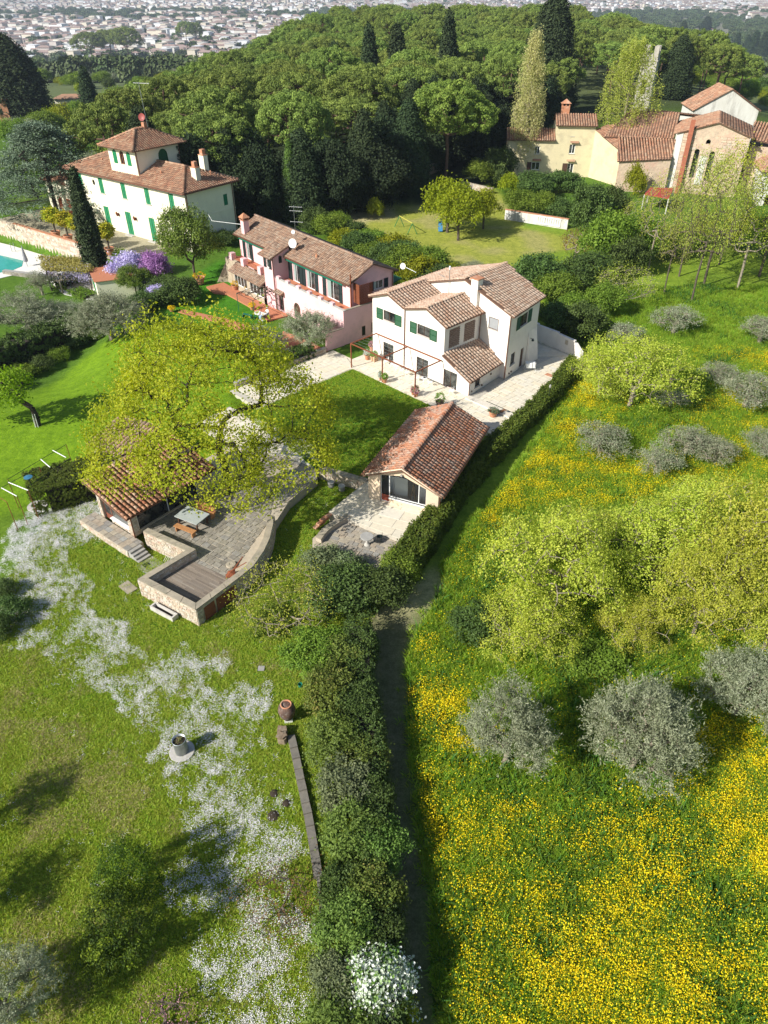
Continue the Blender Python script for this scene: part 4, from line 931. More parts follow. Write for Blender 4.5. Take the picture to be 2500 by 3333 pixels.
# retaining wall of the lawn, with stone stools
rw_ = thing('lawn_retaining_wall', 'rough stone retaining wall along the front of the house lawn', 'wall', (-3, 43.8, -.9))
ra, rb = Vector((-5.0, 44.75)), Vector((-1.35, 43.0)); d_ = (rb - ra).normalized(); nn = Vector((-d_.y, d_.x))
mR = lm(ra, rb, 1); L_ = (rb - ra).length
bb = B(); mbox(bb, mR, 0, L_, TER - .1, -.02, 0, .45); bb.build('wall_core', T['mortar'], rw_)
pieces(rw_, 'stone', 'stones', rubble(mR, 0, L_, TER, -.05), RUBBLE)
for k in range(6): q = B(); mbox(q, mR, L_ * k / 6 + .01, L_ * (k + 1) / 6 - .01, -.02, .05, -.06, .48); q.build('coping_stone', T['coping'], rw_)
for k, (px, py, lb) in enumerate(((1078, 1585, 'left drum-shaped stone stool below the lawn retaining wall'), (1113, 1597, 'right drum-shaped stone stool below the lawn retaining wall'))):
    x, y = G(px, py, TER); o = thing('stone_stool', lb, 'stool', (x, y, TER), 'drum stools below the retaining wall')
    B().lathe(x, y, [(.2, TER), (.24, TER + .1), (.25, TER + .35), (.22, TER + .42)], 14).build('drum', T['grey'], o); B().lathe(x, y, [(.26, TER + .425), (.27, TER + .44), (.26, TER + .48)], 14).build('seat', T['lightstone'], o)
# ------------------------------------------------------------------ stone terrace with pavilion
def seg_m(p, q, inward=1): return lm(p[:2], q[:2], inward), math.dist(p[:2], q[:2])
C0, C1, P1, P2 = (-15.96, 36.64), (-12.71, 34.68), (-15.05, 31.97), (-10.94, 29.36)
CUR = [(-8.79, 32.24), (-8.16, 33.16), (-7.69, 34.68), (-7.48, 35.94), (-7.45, 37.26), (-7.5, 38.4)]
TZ = -.15
terr = thing('stone_terrace', 'raised flagstone terrace with sunken wooden deck and wide stone parapets', 'terrace', (-11, 36, TER))
core = B(); tp = [C0, C1, P1, P2] + CUR + [(-6.8, 40.9), (-5.0, 43.8), (-5.1, 45.2), (-6.6, 46.3), (-11.5, 50), (-15.5, 44), (-16.8, 38.6)]
core.prism(tp, TER - .2, TZ - .03); core.build('base', T['mortar'], terr)
inn = [(-14.46, 32.0), (-11.02, 29.95), (-9.35, 32.55), (-8.72, 33.5)]
def inset(pts, d):      # offset an open polyline to its left by d
    out = []
    for i, p in enumerate(pts):
        a = Vector(pts[max(i - 1, 0)]); b = Vector(pts[min(i + 1, len(pts) - 1)])
        if 0 < i < len(pts) - 1:
            n1_ = (Vector(p) - a).normalized(); n2_ = (b - Vector(p)).normalized(); N1 = Vector((-n1_.y, n1_.x)); N2 = Vector((-n2_.y, n2_.x))
            m_ = (N1 + N2).normalized(); k = d / max(.4, m_.dot(N1)); out.append((p[0] + m_.x * k, p[1] + m_.y * k))
        else:
            t = (b - a).normalized(); out.append((p[0] - t.y * d, p[1] + t.x * d))
    return out
line = [C0, C1, P1, P2] + CUR; il = inset(line, .42)
pw = B()
for i in range(len(line) - 1): pw.prism([line[i], line[i + 1], il[i + 1], il[i]], TER - .15, .42)
par = pw.build('parapet', T['mortar'], terr)
for i in range(len(line) - 1):
    L_ = math.dist(line[i], line[i + 1]); n = max(1, round(L_ / 1.1)); o2 = inset([line[i], line[i + 1]], -.04)
    for k in range(n):
        e = .004
        lp = lambda A, Bq, t: (A[0] + (Bq[0] - A[0]) * t, A[1] + (Bq[1] - A[1]) * t)
        q = [lp(line[i], line[i + 1], k / n + e), lp(line[i], line[i + 1], (k + 1) / n - e), lp(il[i], il[i + 1], (k + 1) / n - e), lp(il[i], il[i + 1], k / n + e)]
        B().prism(q, .422, .50 + random.uniform(-.004, .004)).build('coping_stone', T['coping'], par)
items = []
for a, b in ((C0, C1), (P1, P2), (C1, P1)):
    m, L_ = seg_m(a, b, 1); items += rubble(m, 0, L_, TER, .41)
m, L_ = seg_m(P2, CUR[0], 1); items += rubble(m, 0, .45, TER, .41) + rubble(m, .45, 3.2, .28, .41) + rubble(m, 3.2, L_, TER, .41)
for i in range(5): m, L2 = seg_m(CUR[i], CUR[i + 1], 1); items += rubble(m, 0, L2, TER, .41)
for i in range(3): m, L2 = seg_m(il[i], il[i + 1], -1); items += rubble(m, .1, L2 - .1, TZ, .41)
pieces(par, 'stone', 'stones', items, RUBBLE, 300, 5)
m, L_ = seg_m(P2, CUR[0], 1)
for s0, s1 in ((.55, 1.35), (1.5, 3.1)): q = B(); mbox(q, m, s0, s1, TER + .05, .2, -.03, 0); q.build('storage_door', pm('red_brown_board', (.22, .07, .04), (.16, .05, .03), 6, .7, .3), par)
# deck boards
dk = [(-12.57, 34.54), (-14.40, 32.62), (-11.08, 30.46), (-9.62, 32.72)]
df = Fr(dk[1], math.atan2(dk[2][1] - dk[1][1], dk[2][0] - dk[1][0])); loc = [df.inv(*p) for p in dk]
items = []; b = min(p[1] for p in loc); bm = max(p[1] for p in loc)
while b < bm:
    a = -1.0 - random.random()
    while a < 5.5:
        l_ = random.uniform(1.3, 2.2); q = clip_convex([(a + .004, b + .006), (a + l_ - .004, b + .006), (a + l_ - .004, b + .099), (a + .004, b + .099)], loc)
        if len(q) > 2 and area(q) > .004:
            n = len(q); zt = TZ + .005 + random.uniform(-.003, .003); items.append(([df.w(x, y, TZ - .03) for x, y in q] + [df.w(x, y, zt) for x, y in q], [tuple(range(n, 2 * n))] + [(i, (i + 1) % n, n + (i + 1) % n, n + i) for i in range(n)]))
        a += l_
    b += .105
dck = B().prism(dk, TZ - .06, TZ - .028).build('deck', T['wood'], terr); pieces(dck, 'deck_board', 'deck_boards', items, DECK, 300, 5)
tf = Fr((-12, 36), math.radians(-33))
fp = flags([(-12.5, 34.55), (-9.6, 32.75), (-9.0, 33.4), (-8.3, 34.8), (-7.98, 36.2), (-7.95, 38.5), (-7.3, 40.6), (-11.5, 44), (-16.6, 38.2), (-15.75, 37.1)], tf, TZ, (.30, .44), (.3, .62), .035, .06, .025, .012)
pieces(core and terr, 'flagstone', 'flagstones', fp, FLAG, 300, 8)
up = flags([(-6.9, 41.0), (-5.05, 43.8), (-5.15, 45.1), (-6.6, 46.2), (-11, 49), (-11.4, 44.2), (-7.3, 40.8)], tf, TZ + .01, (.6, .9), (.9, 1.5), .015, .04, .004, .004)
pieces(terr, 'stone_slab', 'stone_slabs', up, FLAG2, 100, 8)
stp = thing('stone_steps', 'broad grey stone steps rising beside the lawn retaining wall', 'steps', (-6.5, 46, TZ))
for k in range(3): 
    f_ = Fr((-5.2, 45.1), math.radians(148)); B().fbox(f_, -.1, 2.2, -.35 * (k + 1), -.35 * k, TZ - .05, TZ + .05 * (k + 1)).build('step', T['lightstone'], stp)
# beige path going up to the pergola, under the big tree
ph = B().prism([(-6.5, 46.2), (-4.6, 47.2), (-6.6, 49.4), (-13.4, 54.5), (-15.8, 51.5), (-11.2, 47.6)], TER - .1, -.03); pho = ph.build('garden_path', PAVE2, None, (-10, 50, 0)); pho['kind'] = 'structure'
pieces(pho, 'paving_stone', 'paving_stones', flags([(-6.5, 46.3), (-4.8, 47.2), (-6.7, 49.3), (-13.3, 54.3), (-15.5, 51.5), (-11.2, 47.8)], HF, 0, (.45, .6), (.6, 1.1), .01, .04, .001, .002), PAVE, 150, 9)

PVF = Fr((-19.73, 39.37), math.radians(-38)); FZ = -.35
pav_t = thing('pavilion', 'stone garden pavilion with orange tiled lean-to roof beneath the spring oak', 'pavilion', PVF.w(2, 3, FZ))
bb = B(); bb.fbox(PVF, 0, .34, 0, .5, FZ, 2.45); bb.fbox(PVF, 3.3, 3.75, 0, .45, FZ, 1.7); bb.fbox(PVF, 0, .34, .5, 7, FZ, 2.4); bb.fbox(PVF, .34, 3.75, 6.6, 7, FZ, 1.6); bb.fbox(PVF, 3.4, 3.75, 5.6, 6.6, FZ, 1.6)
bb.fbox(PVF, 1.15, 3.3, .05, .4, FZ, .02); bb.fbox(PVF, 3.42, 3.72, .45, 5.6, FZ, -.05); bb.fbox(PVF, .34, 3.4, .4, 6.6, FZ - .3, FZ + .01)
pwall = bb.build('wall', T['mortar'], pav_t)
it = rubble(fm(PVF, 0), 0, .34, FZ, 2.4) + rubble(fm(PVF, 0), 3.3, 3.75, FZ, 1.68) + rubble(fm(PVF, .05), 1.15, 3.3, FZ, .0) + rubble(fs(PVF, 3.75, -1), 0, .45, FZ, 1.68) + rubble(fs(PVF, 0), 0, 3, FZ, 2.3)
pieces(pwall, 'stone', 'stones', it, RUBBLE, 200, 5)
mP = fm(PVF, .18); w = B()
for s in (.36, 1.12, 3.2): mbox(w, mP, s, s + .07, FZ, 2.35 - s * .3, -.02, .03)
mbox(w, mP, .36, 1.15, FZ, .1, -.02, .02); wo = w.build('window', pm('red_brown_board', (.22, .07, .04)), pav_t)
B().add([mP(1.19, .04, 0), mP(3.2, .04, 0), mP(3.2, 1.4, 0), mP(1.19, 2.0, 0)], [(0, 1, 2, 3)]).build('pane', T['glass'], wo); B().add([mP(.43, .1, 0), mP(1.12, .1, 0), mP(1.12, 2.0, 0), mP(.43, 2.2, 0)], [(0, 1, 2, 3)]).build('pane', T['glass'], wo)
q = B(); mbox(q, mP, 1.15, 3.3, .02, .08, -.24, .1); q.build('sill', T['whitem'], wo)
mP2 = fs(PVF, 3.6); w = B()
for s in (.5, 3.0, 5.55): mbox(w, mP2, s, s + .05, -.05, 1.6, -.02, .03)
mbox(w, mP2, .5, 5.6, 1.55, 1.6, -.02, .03); wo = w.build('window', T['whitem'], pav_t)
B().add([mP2(.5, -.05, 0), mP2(5.6, -.05, 0), mP2(5.6, 1.6, 0), mP2(.5, 1.6, 0)], [(0, 1, 2, 3)]).build('pane', T['glass'], wo)
rp = Roof(pav_t, TILE_PAV, .34, .33); rp.plane([PVF.w(4.15, -.55, 1.62), PVF.w(4.15, 7.2, 1.62), PVF.w(-.35, 7.2, 2.78), PVF.w(-.35, -.55, 2.78)]); rp.done()
pipe(pav_t, [PVF.w(4.22, -.55, 1.6), PVF.w(4.22, 7.2, 1.6)], .05, name='gutter'); pipe(pav_t, [PVF.w(4.2, -.4, 1.6), PVF.w(3.85, -.06, 1.3), PVF.w(3.85, -.06, FZ)], .045)
# walkway and stairs in front
wk = thing('pavilion_walkway', 'raised stone walkway with dark steps in front of the pavilion', 'walkway', PVF.w(1.5, -1, TER))
B().fbox(PVF, -.85, 4.6, -1.25, -.01, TER - .2, FZ - .03).build('base', T['mortar'], wk)
pieces(wk, 'flagstone', 'flagstones', flags([PVF.w(*p)[:2] for p in ((-.83, -1.23), (4.58, -1.23), (4.58, -.03), (-.83, -.03))], PVF, FZ + .01, (.38, .42), (.45, .65), .015, .05, .003, .004), FLAG2, 200, 6)
pieces(wk, 'stone', 'stones', rubble(fm(PVF, -1.25), -.85, 4.6, TER, FZ - .02), RUBBLE, 120, 5)
for k in range(4): B().fbox(PVF, 4.6 + .26 * k, 4.6 + .26 * (k + 1), -1.2, -.25, TER - .1, FZ - .02 - .13 * k).build('step', T['grey'], wk)
B().fbox(PVF, 5.64, 7.0, -1.55, -.2, TER - .1, TER + .03).build('landing', T['grey'], wk)
dg = PVF.w(6.1, -1.0, TER + .04); B().box(dg, (.42, .42, .02), PVF.ang).build('drain_grate', T['blackgreen'], wk)
o = thing('deck_lounger', 'small white metal frame leaning in the corner below the parapet', 'frame', (-14.2, 35.1, TER))
for k in range(4): B().tube([(-14.5 + .12 * k, 35.15 - .07 * k, TER + .05), (-14.3 + .12 * k, 35.4 - .07 * k, TER + .35)], .012, 4).build('bar', T['whitem'], o)
# table and benches
tb = thing('slab_table', 'long grey slab table between two orange benches on the terrace', 'table', (-13.05, 38.25, TZ)); a_ = math.radians(-29)
B().box((-13.05, 38.25, .58), (1.95, 1.35, .06), a_, .4).build('tabletop', pm('bluegrey_slab', (.42, .45, .44), (.34, .37, .36), 2, .6, .2), tb)
for sx in (-1, 1):
    for sy in (-1, 1): c = Vector((-13.05, 38.25, .2)) + Matrix.Rotation(a_, 3, 'Z') @ Vector((sx * .8, sy * .5, 0)); B().box(c, (.09, .09, .7), a_).build('leg', T['wood'], tb)
for x, y, lb in ((-12.45, 39.2, 'orange-brown wooden bench behind the slab table'), (-13.35, 37.2, 'orange-brown wooden bench in front of the slab table')):
    o = thing('wooden_bench', lb, 'bench', (x, y, TZ), 'benches at the slab table'); ow = pm('orange_wood', (.45, .22, .09), (.36, .17, .07), 6, .6, .2)
    B().box((x, y, TZ + .42), (1.7, .38, .06), a_).build('seat', ow, o)
    if 'behind' in lb: B().box(Vector((x, y, TZ + .7)) + Vector((math.sin(-a_) * .2, math.cos(a_) * .2, 0)), (1.7, .05, .4), a_).build('backrest', ow, o)
    for s in (-1, 1): B().box((x + s * .7 * math.cos(a_), y + s * .7 * math.sin(a_), TZ + .2), (.08, .34, .4), a_).build('leg', ow, o)
# rusted sculpture and round stone on terrace, trough, plate
o = thing('rusty_plough', 'rusty iron farm implement lying on the terrace edge beside the deck', 'farm tool', (-9.5, 33.25, TZ))
B().tube([(-9.9, 32.95, TZ + .06), (-9.4, 33.2, TZ + .35), (-8.9, 33.9, TZ + .8)], [.06, .05, .03], 5).build('beam', T['rust'], o)
B().add([(-9.9, 32.7, TZ + .03), (-9.3, 32.9, TZ + .05), (-9.35, 33.3, TZ + .3), (-9.8, 33.2, TZ + .2), (-9.6, 33.0, TZ + .3)], [(0, 1, 4), (1, 2, 4), (2, 3, 4), (3, 0, 4)]).build('blade', T['rust'], o); B().tube([(-9.4, 33.2, TZ + .35), (-8.6, 33.4, TZ + .75)], .03, 5).build('handle', T['rust'], o)
o = B().lathe(-9.75, 33.95, [(.32, TZ), (.33, TZ + .1), (.3, TZ + .14), (.12, TZ + .15), (.1, TZ + .12)], 16).build('millstone', T['coping'], None, (-9.75, 33.95, TZ)); tag(o, 'round flat millstone lying on the flagstones near the deck', 'millstone')
mt_ = B(); mtr, L_ = seg_m(P1, P2, 1); mbox(mt_, mtr, 1.45, 3.35, TER, TER + .42, -.62, -.17)
tr_ = thing('stone_trough', 'long carved stone trough against the front parapet wall', 'trough', (-13.1, 30.2, TER)); q = B()
for s0, s1, d0, d1 in ((1.45, 3.35, -.62, -.54), (1.45, 3.35, -.25, -.17), (1.45, 1.57, -.54, -.25), (3.23, 3.35, -.54, -.25)): mbox(q, mtr, s0, s1, TER, TER + .4, d0, d1)
mbox(q, mtr, 1.57, 3.23, TER, TER + .12, -.54, -.25); q.build('basin', T['lightstone'], tr_); q = B(); mbox(q, mtr, 1.57, 3.23, TER + .12, TER + .15, -.54, -.25); q.build('soil', T['soil'], tr_)
x, y = G(420, 1922, TER); o = B().box((x - .1, y + .2, TER + .05), (.7, 1.1, .1), math.radians(48)).build('stone_plinth', T['coping'], None, (x, y, TER)); tag(o, 'small flat stone plinth at the left foot of the deck parapet', 'plinth')
# small tiled shed roof seen through the oak
shd = thing('garden_shed', 'small shed with brown tiled roof glimpsed behind the big oak', 'shed', (-20, 47, TER)); sh = Fr((-22.3, 46.3), math.radians(-30))
B().fbox(sh, 0, 3.6, 0, 3.2, TER, 1.3).build('wall', T['mortar'], shd); r_ = Roof(shd, TILE_OLD, .36, .36, 150); r_.plane([sh.w(-.3, -.3, 1.3), sh.w(3.9, -.3, 1.3), sh.w(3.9, 3.5, 2.1), sh.w(-.3, 3.5, 2.1)]); r_.done()

# ------------------------------------------------------------------ pink house
ph_ = thing('pink_house', 'long pink farmhouse with mossy tiled roof, balcony and green shutters', 'house', PF.w(-10, 2, 0))
bb = B(); m0 = fm(PF, 0); PD = [(-10.2, -9.0), (-7.75, -6.2), (-4.05, -1.9)]
pd = [(-10.25, -9.1, 3.1, 4.95), (-7.75, -6.25, 3.1, 4.95), (-4.05, -1.95, 3.1, 5.0), (-20.1, -19.2, 3.1, 5.0)]
wallface(bb, m0, [(-21.5, 0), (0, 0), (0, 5.85), (-21.5, 5.75)], [rect(*q) for q in pd] + [rect(-15.3, -14.9, 4.55, 4.95)], .2)
wallface(bb, fs(PF, 0, -1), [(0, 0), (5.5, 0), (5.5, 5.8), (2.6, 7.0), (0, 5.8)], [rect(2.95, 4.2, 4.25, 5.1)], .15)
wallface(bb, fs(PF, -21.5), [(0, 0), (5.5, 0), (5.5, 5.8), (2.6, 6.9), (0, 5.7)]); wallface(bb, fm(PF, 5.5, -1), rect(-21.5, 0, 0, 5.8))
# tower
mt1 = fm(PF, -1.9); wallface(bb, mt1, [(-13.2, -.1), (-11.3, -.1), (-11.3, 5.75), (-13.2, 5.75)], [rect(-12.55, -12.0, 4.4, 5.3)], .12)
wallface(bb, fs(PF, -11.3, -1), [(-1.9, 0), (.3, 0), (.3, 6.7), (-1.9, 5.75)], [arch(-1.1, -.7, 4.95, 5.75)], .1); wallface(bb, fs(PF, -13.2), [(-1.9, 0), (.3, 0), (.3, 6.7), (-1.9, 5.75)])
# lower block under the terrace
mlw = fm(PF, -1.75); wallface(bb, mlw, rect(-11.3, 1.05, 0, 3.55), [arch(-7.9, -6.7, .05, 1.9), rect(-10.9, -9.9, .05, 1.9)], .3)
mls = fs(PF, 1.05, -1); wallface(bb, mls, rect(-1.75, 5, 0, 3.55), [rect(.5, .95, .35, 1.35)], .1)
bb.fbox(PF, -11.29, 1.03, -1.5, -.01, 2.9, 3.08); bb.fbox(PF, -11.2, 1.04, -1.74, -1.5, 3.06, 3.5); bb.fbox(PF, .8, 1.04, -1.5, 5, 3.06, 3.5)
bb.fbox(PF, -21.5, -13.2, -.9, -.02, 2.85, 3.08)
bb.build('wall', T['pink'], ph_)
B().fbox(PF, -11.28, .8, -1.5, -.02, 3.081, 3.1).build('terrace_floor', T['redfloor'], ph_); B().fbox(PF, -21.4, -13.2, -1.3, -.02, 3.081, 3.1).build('terrace_floor', T['redfloor'], ph_)
for a in (-11.0, -9.2, -7.2, -5.2, -3.2, -1.2): B().fbox(PF, a, a + .55, -1.78, -1.45, 3.4, 3.82).build('parapet_pillar', T['pink'], ph_)
B().fbox(PF, -11.3, 1.08, -1.79, -1.46, 3.5, 3.56).build('parapet_coping', T['lightstone'], ph_); B().fbox(PF, .78, 1.08, -1.46, 5, 3.5, 3.56).build('parapet_coping', T['coping'], ph_)
for a in (-21.6, -18.9, -15.2): B().fbox(PF, a, a + .65, -1.6, -1.0, 2.9, 3.75).build('balcony_pillar', T['pink'], ph_)
for a0, a1 in ((-20.9, -18.9), (-18.2, -15.2), (-14.5, -13.2)):
    for a in np.arange(a0, a1, .12): B().tube([PF.w(a, -1.3, 3.08), PF.w(a, -1.3, 3.6)], .008, 3).build('railing_bar', T['rust'], ph_) if 0 else None
    q = B().tube([PF.w(a0, -1.3, 3.6), PF.w(a1, -1.3, 3.6)], .015, 4)
    for a in np.arange(a0, a1, .12): q.tube([PF.w(a, -1.3, 3.08), PF.w(a, -1.3, 3.6)], .008, 3)
    q.build('railing', T['rust'], ph_)
for k, q in enumerate(pd): window(ph_, m0, *q, 2, 1, T['whitem'], name='glass_door', sill=False, curtain=True)
for s0, s1 in ((-11.15, -10.4), (-9.05, -8.45), (-8.45, -7.85), (-6.15, -5.55), (-4.75, -4.15), (-1.9, -1.35), (-20.8, -20.2), (-19.1, -18.6)): shutter(ph_, m0, s0, s1, 3.12, 5.02, T['blackgreen'])
msr = fs(PF, 0, -1); window(ph_, msr, 2.95, 4.2, 4.25, 5.1, 2, 1, T['whitem'], curtain=True); shutter(ph_, msr, 2.35, 2.9, 4.2, 5.15, T['blackgreen']); shutter(ph_, msr, 4.25, 4.8, 4.2, 5.15, T['blackgreen'])
window(ph_, mt1, -12.55, -12.0, 4.4, 5.3, 1, 1, T['whitem']); shutter(ph_, mt1, -13.05, -12.58, 4.35, 5.35, T['blackgreen']); shutter(ph_, mt1, -11.97, -11.5, 4.35, 5.35, T['blackgreen'])
q = B(); ms2 = fs(PF, -11.3, -1); mbox(q, ms2, -1.1, -.7, 4.95, 5.6, -.02, .02); q.build('shutter', T['blackgreen'], ph_)
window(ph_, mlw, -10.9, -9.9, .05, 1.9, 2, 1, name='door', sill=False, d=.2); window(ph_, mls, .5, .95, .35, 1.35, 1, 1, sill=False, d=.03, gmat=T['blackgreen']); shutter(ph_, mls, 1.75, 2.5, .4, 1.45, T['blackgreen'])
q = B(); q.add([mlw(x, z, .25) for x, z in arch(-7.9, -6.7, .05, 1.9)], [tuple(range(10))]); q.build('arched_door', T['wood'], ph_)
# awnings, slatted screen, flue
for a0, a1 in ((-20.9, -13.4), (-11.1, -.8)):
    B().add([PF.w(a0, -.05, 5.55), PF.w(a1, -.05, 5.55), PF.w(a1, -.42, 5.38), PF.w(a0, -.42, 5.38), PF.w(a0, -.42, 5.22), PF.w(a1, -.42, 5.22)], [(0, 1, 2, 3), (3, 2, 5, 4)]).build('awning', T['awning'], ph_)
B().tube([PF.w(.35, -.25, .9 + 2.3), PF.w(.35, -.25, 6.6)], .075, 8).build('flue', T['rust'], ph_)
scr = B().fbox(PF, .05, .9, .35, .4, 3.65, 5.6).build('slatted_screen', T['wood'], ph_)
for k in range(20):
    q = B().fbox(PF, .05, .95, .30, .345, 3.65 + k * .098, 3.71 + k * .098); q.fbox(PF, .95, 1.0, .3, 2.0, 3.65 + k * .098, 3.71 + k * .098); q.build('slat', T['rust'], scr)
rk = Roof(ph_, TILE_OLD, .30, .34)
rk.plane([PF.w(-21.9, -.45, 5.62), PF.w(.4, -.45, 5.62), PF.w(.4, 2.6, 7.05), PF.w(-21.9, 2.6, 7.05)]); rk.plane([PF.w(.4, 5.85, 5.7), PF.w(-21.9, 5.85, 5.7), PF.w(-21.9, 2.6, 7.05), PF.w(.4, 2.6, 7.05)])
rk.plane([PF.w(-13.5, -2.35, 5.68), PF.w(-11.0, -2.35, 5.68), PF.w(-11.0, .9, 6.9), PF.w(-13.5, .9, 6.9)])
rk.plane([PF.w(-20.4, -2.6, 2.15), PF.w(-13.25, -2.6, 2.15), PF.w(-13.25, -1.3, 2.88), PF.w(-20.4, -1.3, 2.88)])
rk.plane([PF.w(-11.2, -2.25, 2.15), PF.w(-9.6, -2.25, 2.15), PF.w(-9.6, -1.78, 2.35), PF.w(-11.2, -1.78, 2.35)])
rk.ridge(PF.w(-21.8, 2.6, 7.08), PF.w(.35, 2.6, 7.08), .17); rk.done()
ch = B().fbox(PF, -20.6, -19.9, -.1, .6, 5.6, 7.35).build('chimney', T['pink'], ph_)
q = B().fbox(PF, -20.68, -19.82, -.18, .68, 7.35, 7.4)
for a, b in ((-20.66, -.16), (-19.92, -.16), (-20.66, .58), (-19.92, .58), (-20.3, -.16), (-20.3, .58)): q.fbox(PF, a, a + .08, b, b + .08, 7.4, 7.65)
q.add([PF.w(-20.75, -.25, 7.65), PF.w(-19.75, -.25, 7.65), PF.w(-19.75, .75, 7.65), PF.w(-20.75, .75, 7.65), PF.w(-20.25, .25, 8.15)], [(0, 1, 4), (1, 2, 4), (2, 3, 4), (3, 0, 4), (3, 2, 1, 0)]); q.build('chimney_cap', T['terracotta'], ch)
B().lathe(*PF.w(-6.8, .8)[:2], [(.1, 6.1), (.11, 6.4), (.16, 6.42), (.04, 6.7)], 8).build('vent_pipe', T['terracotta'], ph_)
pipe(ph_, [PF.w(-11.15, -1.98, 5.7), PF.w(-11.15, -1.98, 0)], .05); pipe(ph_, [PF.w(.06, 5.35, 5.6), PF.w(.06, 5.35, 3.6)], .05)
pipe(ph_, [PF.w(-11.1, -.55, 5.56), PF.w(.4, -.55, 5.56)], .06, name='gutter'); pipe(ph_, [PF.w(-21.9, -.55, 5.56), PF.w(-13.5, -.55, 5.56)], .06, name='gutter')
# conservatory
bb = B(); mc = fm(PF, -2.2); bb2 = [(-19.7, -16.9), (-16.3, -13.3)]
wallface(bb, mc, rect(-20.2, -13.25, -.1, 2.2), [rect(a, c, .75, 2.05) for a, c in bb2], .2); bb.add([PF.w(-20.2, -2.2, -.1), PF.w(-20.2, -.9, -.1), PF.w(-20.2, -.9, 2.9), PF.w(-20.2, -2.2, 2.2)], [(0, 1, 2, 3)])
bb.build('stone_base', pm('rough_cream_stone', (.50, .42, .30), (.38, .32, .24), 5, .9, .7, fine=9, stain=(.24, .2, .15), stain_scale=3), ph_)
for a, c in bb2: window(ph_, mc, a, c, .75, 2.05, 4, 1, T['whitem'], d=.06, bar=.06)
bb = B(); mv = fm(PF, -1.6); wallface(bb, mv, rect(-22.6, -20.2, -.2, 3.0), [rect(-21.4, -20.5, 0, 2.0)], .2); bb.add([PF.w(-22.6, -1.6, -.2), PF.w(-23.4, -2.8, -.2), PF.w(-22.6, -1.2, 2.9)], [(0, 1, 2)]); bb.fbox(PF, -22.6, -20.2, -1.4, -.3, -.2, 3.0)
bb.build('stone_wing', MATS['rough_cream_stone'], ph_)
q = B(); mbox(q, mv, -21.4, -20.5, 0, 2.0, .1, .14); q.build('door', T['blackgreen'], ph_)
# dishes and aerial on the roof
def dish(lb, c, r, face, pole=None, mat=None, group=None):
    o = thing('satellite_dish', lb, 'satellite dish', c, group); f = Vector(face).normalized(); R = f.to_track_quat('Z', 'Y').to_matrix(); V = []; F = []
    for i in range(5):
        for k in range(16): a = k * math.pi / 8; V.append(Vector(c) + R @ Vector((r * i / 4 * math.cos(a), r * i / 4 * math.sin(a), r * .22 * (i / 4) ** 2)))
    for i in range(4):
        for k in range(16): F.append((i * 16 + k, i * 16 + (k + 1) % 16, (i + 1) * 16 + (k + 1) % 16, (i + 1) * 16 + k))
    bb = B(); bb.add(V, F); bb.build('reflector', mat or T['whitem'], o, smooth=True); e = Vector(c) + f * r * .8
    B().tube([Vector(c) + R @ Vector((0, -r * .9, .1 * r)), e], .015, 4).build('feed_arm', T['galv'], o)
    if pole: B().tube([Vector(c) - f * .05, Vector(pole)], .025, 5).build('pole', T['galv'], o)
    return o
p = PF.w(-10.4, .3, 7.0); dish('large white satellite dish beside the small pink tower roof', p, .48, (-.4, -1, .25), PF.w(-10.6, .5, 6.2))
p = PF.w(-11.1, .9, 7.9); dish('small white satellite dish on the aerial mast of the pink house', p, .22, (-.5, -1, .3))
am = thing('tv_aerial', 'tall thin aerial mast on the pink house roof', 'aerial', PF.w(-11.0, 1.1, 6.7)); c = PF.w(-11.0, 1.1, 6.6)
B().tube([c, (c[0], c[1], 10.6)], .02, 5).build('mast', T['galv'], am)
for z in (8.9, 10.0, 10.4):
    q = B().tube([(c[0] - .5, c[1] + .2, z), (c[0] + .9, c[1] - .1, z)], .012, 4)
    for t in np.linspace(-.4, .8, 6): q.tube([(c[0] + t, c[1] - .25, z), (c[0] + t, c[1] + .25, z)], .008, 3)
    q.build('antenna', T['whitem'], am)
p = HF.w(.3, 7.3, 7.4); dish('white satellite dish on an arm behind the pale tiled roof', (1.9, 71.2, 6.6), .3, (-.5, -1, .3), (3.2, 70.5, 6.2))
am = thing('roof_mast', 'short white mast on the pale roof of the white house', 'mast', HF.w(5.1, 5.2, 7.1)); c = HF.w(5.2, 4.8, 6.2); B().tube([c, (c[0], c[1], 8.4)], .03, 5).build('pole', T['galv'], am); B().lathe(c[0], c[1], [(.05, 8.4), (.09, 8.45), (.09, 8.7), (.05, 8.75)], 8).build('cap', T['whitem'], am)
B().tube([HF.w(2.6, 6.2, 7.1), HF.w(4.0, 5.6, 7.25)], .02, 5).build('cable', T['galv'], am)
# low garden wall and red brick terrace of the pink garden
gw = thing('pink_garden_wall', 'low pink garden wall running forward from the pink house corner', 'wall', PF.w(1, -3, 0)); bb = B(); bb.fbox(PF, .82, 1.06, -3.9, -1.76, -.2, 1.75); bb.build('wall', T['pink'], gw); B().fbox(PF, .78, 1.1, -3.94, -1.8, 1.75, 1.82).build('coping', T['coping'], gw)
pt = B().prism([PF.w(*p)[:2] for p in ((-22.5, -2.3), (-22.5, -4.6), (-20.2, -4.9), (-18.8, -3.9), (-14, -3.9), (-9.0, -4.4), (-8.8, -1.8), (-13, -2.2))], -.3, .12).build('brick_terrace', T['redfloor'], None, (-13, 75, 0)); pt['kind'] = 'structure'
B().prism([(-15.5, 77), (-18.5, 75.5), (-19, 76.0), (-16, 77.8)], -.1, .02)
for k, (a, b) in enumerate(((-10.2, -4.9), (-9.2, -5.4), (-8.4, -6.2))): pass
